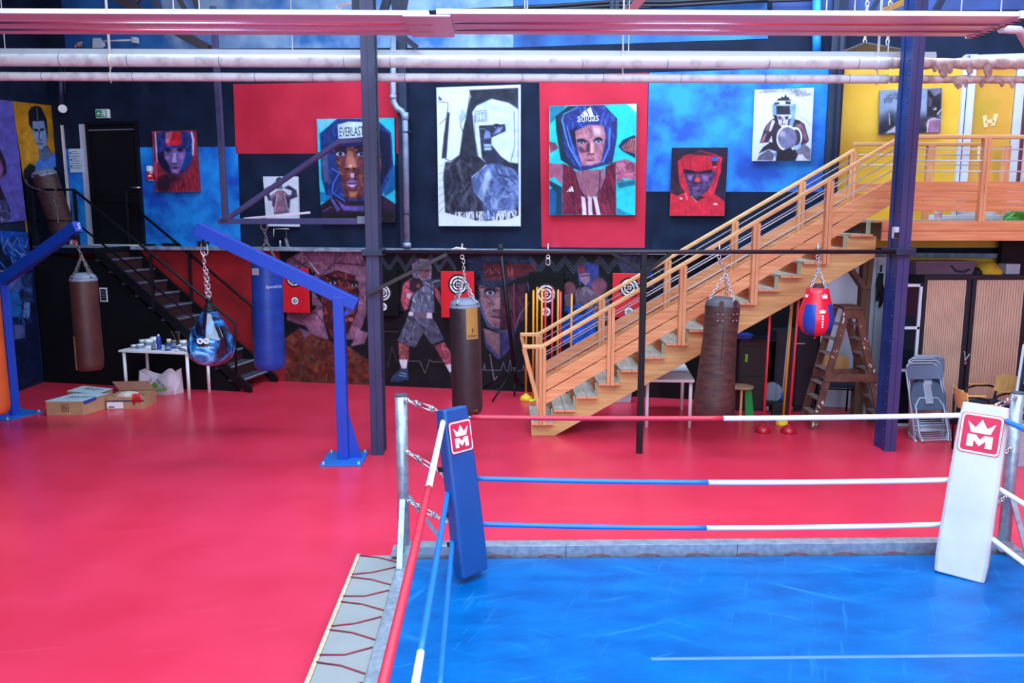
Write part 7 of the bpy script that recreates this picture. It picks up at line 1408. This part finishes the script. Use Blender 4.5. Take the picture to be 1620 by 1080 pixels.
lidtext(C1, 'FRAGILE', p0+vv*d*.42+u*w*.22+Z3*(h+.012), u, vv, w*.6, .11); lidtext(C1, 'HANDLE WITH CARE', p0+vv*d*.28+u*w*.28+Z3*(h+.012), u, vv, w*.4, .03)
b = MB(); c = p0+u*w*.52+Z3*.115+nf*.003
for q0_, q1_ in (((-.05, -.05), (-.05, .05)), ((-.05, .05), (.05, .05)), ((.05, .05), (.05, -.05)), ((.05, -.05), (-.05, -.05)), ((-.02, -.03), (-.02, .03)), ((-.02, .03), (.02, -.03)), ((.02, -.03), (.02, .03))): b.beam(c+u*q0_[0]+Z3*q0_[1], c+u*q1_[0]+Z3*q1_[1], .006, .004, ref=nf)
b.build('printed_mark', M_ink, C1)
b = MB(); b.beam(p1_+u*.006+Z3*(h-.02)+vv*.02, p1_+u*.006+Z3*(h+.0)+vv*.26, .01, .05); b.build('blue_tape', M_bp, C1, 'blue tape')
p0, p1_ = fl(108, 639), fl(155, 644); C2, u, vv, w, d, nf = carton(p0, p1_, np.array([.06, .40, 0]), .2, 'closed cardboard box with a pale lid, behind the nearest box'); h = .2
b = MB(); b.hexa([p0+Z3*h, p1_+Z3*h, p1_+vv*d+Z3*h, p0+vv*d+Z3*h], [q+Z3*(h+.012) for q in (p0-u*.01, p1_+u*.02, p1_+vv*d+u*.02, p0+vv*d-u*.01)]); b.build('lid', M_lid, C2, 'pale blue lid')
lidtext(C2, 'FRAGILE', p0+vv*d*.55+u*w*.25+Z3*(h+.012), u, vv, w*.58, .1); lidtext(C2, 'HANDLE WITH CARE', p0+vv*d*.42+u*w*.3+Z3*(h+.012), u, vv, w*.4, .03)
p0, p1_ = fl(170, 647), fl(229, 646); C3, u, vv, w, d, nf = carton(p0, p1_, np.array([0.0, .44, 0]), .19, 'open cardboard box with papers and a red ribbon spilling out, before the shopping bag', False); h = .19
b = MB(); a0, a1_ = p0+vv*d+Z3*h, p1_+vv*d+Z3*h; up_ = np.array([-.16, .12, .12]); b.hexa([a0, a1_, a1_+up_, a0+up_], [q-vv*.004+Z3*.012 for q in (a0, a1_, a1_+up_, a0+up_)]); b.build('open_flap', M_cardd, C3, 'open lid flap')
b = MB(); b.beam(a0+up_, a1_+up_, .012, .02); b.beam(p0+nf*.004+Z3*(h-.065), p1_+nf*.004+Z3*(h-.065), .004, .03); b.build('blue_tape', M_bp, C3, 'blue tape')
b = MB(); b.box(p0+u*.12+Z3*.06+nf*.008, (.24, .004, .1), 0, u, nf); b.build('shipping_label', M_white, C3, 'white label')
b = MB()
for k in range(14): b.box(p0+u*(.03+k*.006)+Z3*.035+nf*.011, (.003 if k % 3 else .005, .001, .03), 0, u, nf)
b.build('barcode', M_ink, C3)
c = p0+u*w*.4+vv*d*.5; crumple('paper_packet', (c[0], c[1], .1), (.2, .2, .13), mat('crumpled_paper', (224, 208, 196), .7, scale=10, bump=.4, rgb2=(196, 168, 150)), 21, 'crumpled paper packing inside the open cardboard box', 'paper', .12)
c = p1_-u*.1+nf*.03; b = MB(); rr = np.random.RandomState(9)
for k in range(9): a = c+u*rr.uniform(-.05, .05)+Z3*(h+.03)+vv*.06; b.tube([a, a+nf*.09-vv*.0+Z3*.01, c+u*rr.uniform(-.08, .08)+Z3*rr.uniform(.06, .16)], [.012, .014, .008], 6)
tag(b.build('red_ribbon', M_red), 'tangle of red ribbon hanging over the open box edge', 'ribbon')
# shopping bag
p0, p1_ = fl(218, 625), fl(276, 624); SB = thing('shopping_bag', 'white woven shopping bag with green triangle print, on the floor under the paint table', 'bag', (p0+p1_)/2); u = (p1_-p0)/np.linalg.norm(p1_-p0); w = np.linalg.norm(p1_-p0); v = np.array([.08, .2, 0]); nf = np.array([u[1], -u[0], 0]); 
b = MB(); hz_ = lambda f: float(np.interp(f, [0, .15, .42, .8, .92, 1.0], [.40, .37, .25, .43, .44, .36])); n_ = 16
fr_, bk_ = [], []
for i in range(n_+1):
    f = i/n_; bl = .03*math.sin(PI*f)+.012*math.sin(9*f); h = max(.2, hz_(f)); fr_.append((p0+u*w*f+nf*bl, p0+u*w*f+nf*(bl*.4)+Z3*h+np.array([.02, .06, 0]))); hb = .42-.1*math.sin(PI*f); bk_.append((p0+v+u*w*f, p0+v*.9+u*w*f+Z3*hb))
for i in range(n_):
    for A_, sgn_ in ((fr_, 1), (bk_, -1)): b.add([A_[i][0], A_[i+1][0], A_[i+1][1], A_[i][1]], [(0, 1, 2, 3)], 0, True)
for i in (0, n_): b.add([fr_[i][0], bk_[i][0], bk_[i][1], fr_[i][1], (fr_[i][0]+bk_[i][0])/2+u*(.03 if i else -.01)+Z3*.2], [(0, 1, 4), (1, 2, 4), (2, 3, 4), (3, 0, 4)], 0)
b.add([fr_[0][0], fr_[n_][0], bk_[n_][0], bk_[0][0]], [(3, 2, 1, 0)]); o = b.build('bag_body', M_bag, SB); md = o.modifiers.new('sheet', 'SOLIDIFY'); md.thickness = .004
def onbag(f, z): return p0+u*w*f+nf*(.03*math.sin(PI*f)+.012)+np.array([.02, .06, 0])*(z/.4)+Z3*z
b = MB(); q = [onbag(.34, .13), onbag(.6, .15), onbag(.45, .235)]; b.add([x_+nf*.006 for x_ in q], [(0, 1, 2)]); q = [onbag(.34, .05), onbag(.8, .07), onbag(.8, .115), onbag(.34, .095)]; b.add([x_+nf*.006 for x_ in q], [(0, 1, 2, 3)]); b.build('green_print', M_leaf, SB, 'green triangle and band print', weld=False)
dirL = onbag(.43, .25)-onbag(.28, .14); text('lettering', 'LEROY', SB, M_ink, onbag(.27, .15)+nf*.008, dirL, np.cross(nf, dirL), .15, .045)
dirR = onbag(.68, .155)-onbag(.5, .25); text('lettering', 'MERLIN', SB, M_ink, onbag(.49, .24)+nf*.008, dirR, np.cross(nf, dirR), .17, .045)
text('lettering', 'SAC RECYCLABLE', SB, M_ink, onbag(.28, .118)+nf*.008, u, Z3, .36, .014)

# ================================================================== LIGHT, CAMERA
def area(name, loc, rot, sx, sy, power, col=(0.93, 0.97, 1.0)):
    l = bpy.data.lights.new(name, 'AREA'); l.shape = 'RECTANGLE'; l.size = sx; l.size_y = sy; l.energy = power; l.color = col
    o = bpy.data.objects.new(name, l); COL.objects.link(o); o.location = loc; o.rotation_euler = rot; return o
DAY = (0.60, 0.80, 1.0)
area('rooflight_daylight', (1.1, 4.3, ZT+0.02), (0, 0, 0), 12.2, 4.5, 1100, DAY)
area('rooflight_daylight', (0.0, -2.6, ZT+0.02), (0, 0, 0), 12.8, 3.9, 1150, DAY)
area('added_window_fill', (1.4, YF-0.16, 3.5), (math.radians(90), 0, 0), 9.8, 3.7, 620, DAY)  # fill for upright faces, added at the unseen front window
area('rooflight_daylight', (1.5, 10.9, ZT+0.02), (0, 0, 0), 11.8, 2.2, 780, DAY)
w = bpy.data.worlds.new('sky'); SC.world = w; w.use_nodes = True
bg = w.node_tree.nodes['Background']; bg.inputs['Color'].default_value = (0.75, 0.87, 1.0, 1); bg.inputs['Strength'].default_value = 0.6
cam = bpy.data.cameras.new('camera'); cam.sensor_fit = 'HORIZONTAL'; cam.sensor_width = 36.0; cam.lens = 36.0*FO/1620.0; cam.clip_start = 0.05
co = bpy.data.objects.new('camera', cam); COL.objects.link(co); co.location = tuple(CP)
M3 = Matrix(((rt[0], up[0], -fw[0]), (rt[1], up[1], -fw[1]), (rt[2], up[2], -fw[2]))); co.rotation_euler = M3.to_euler()
SC.camera = co
SC.view_settings.view_transform = 'Standard'; SC.view_settings.look = 'None'; SC.view_settings.exposure = 0.33; SC.view_settings.gamma = 1.0
try: SC.view_settings.use_curve_mapping = False
except Exception: pass
try: SC.cycles.use_denoising = True; SC.cycles.max_bounces = 8
except Exception: pass
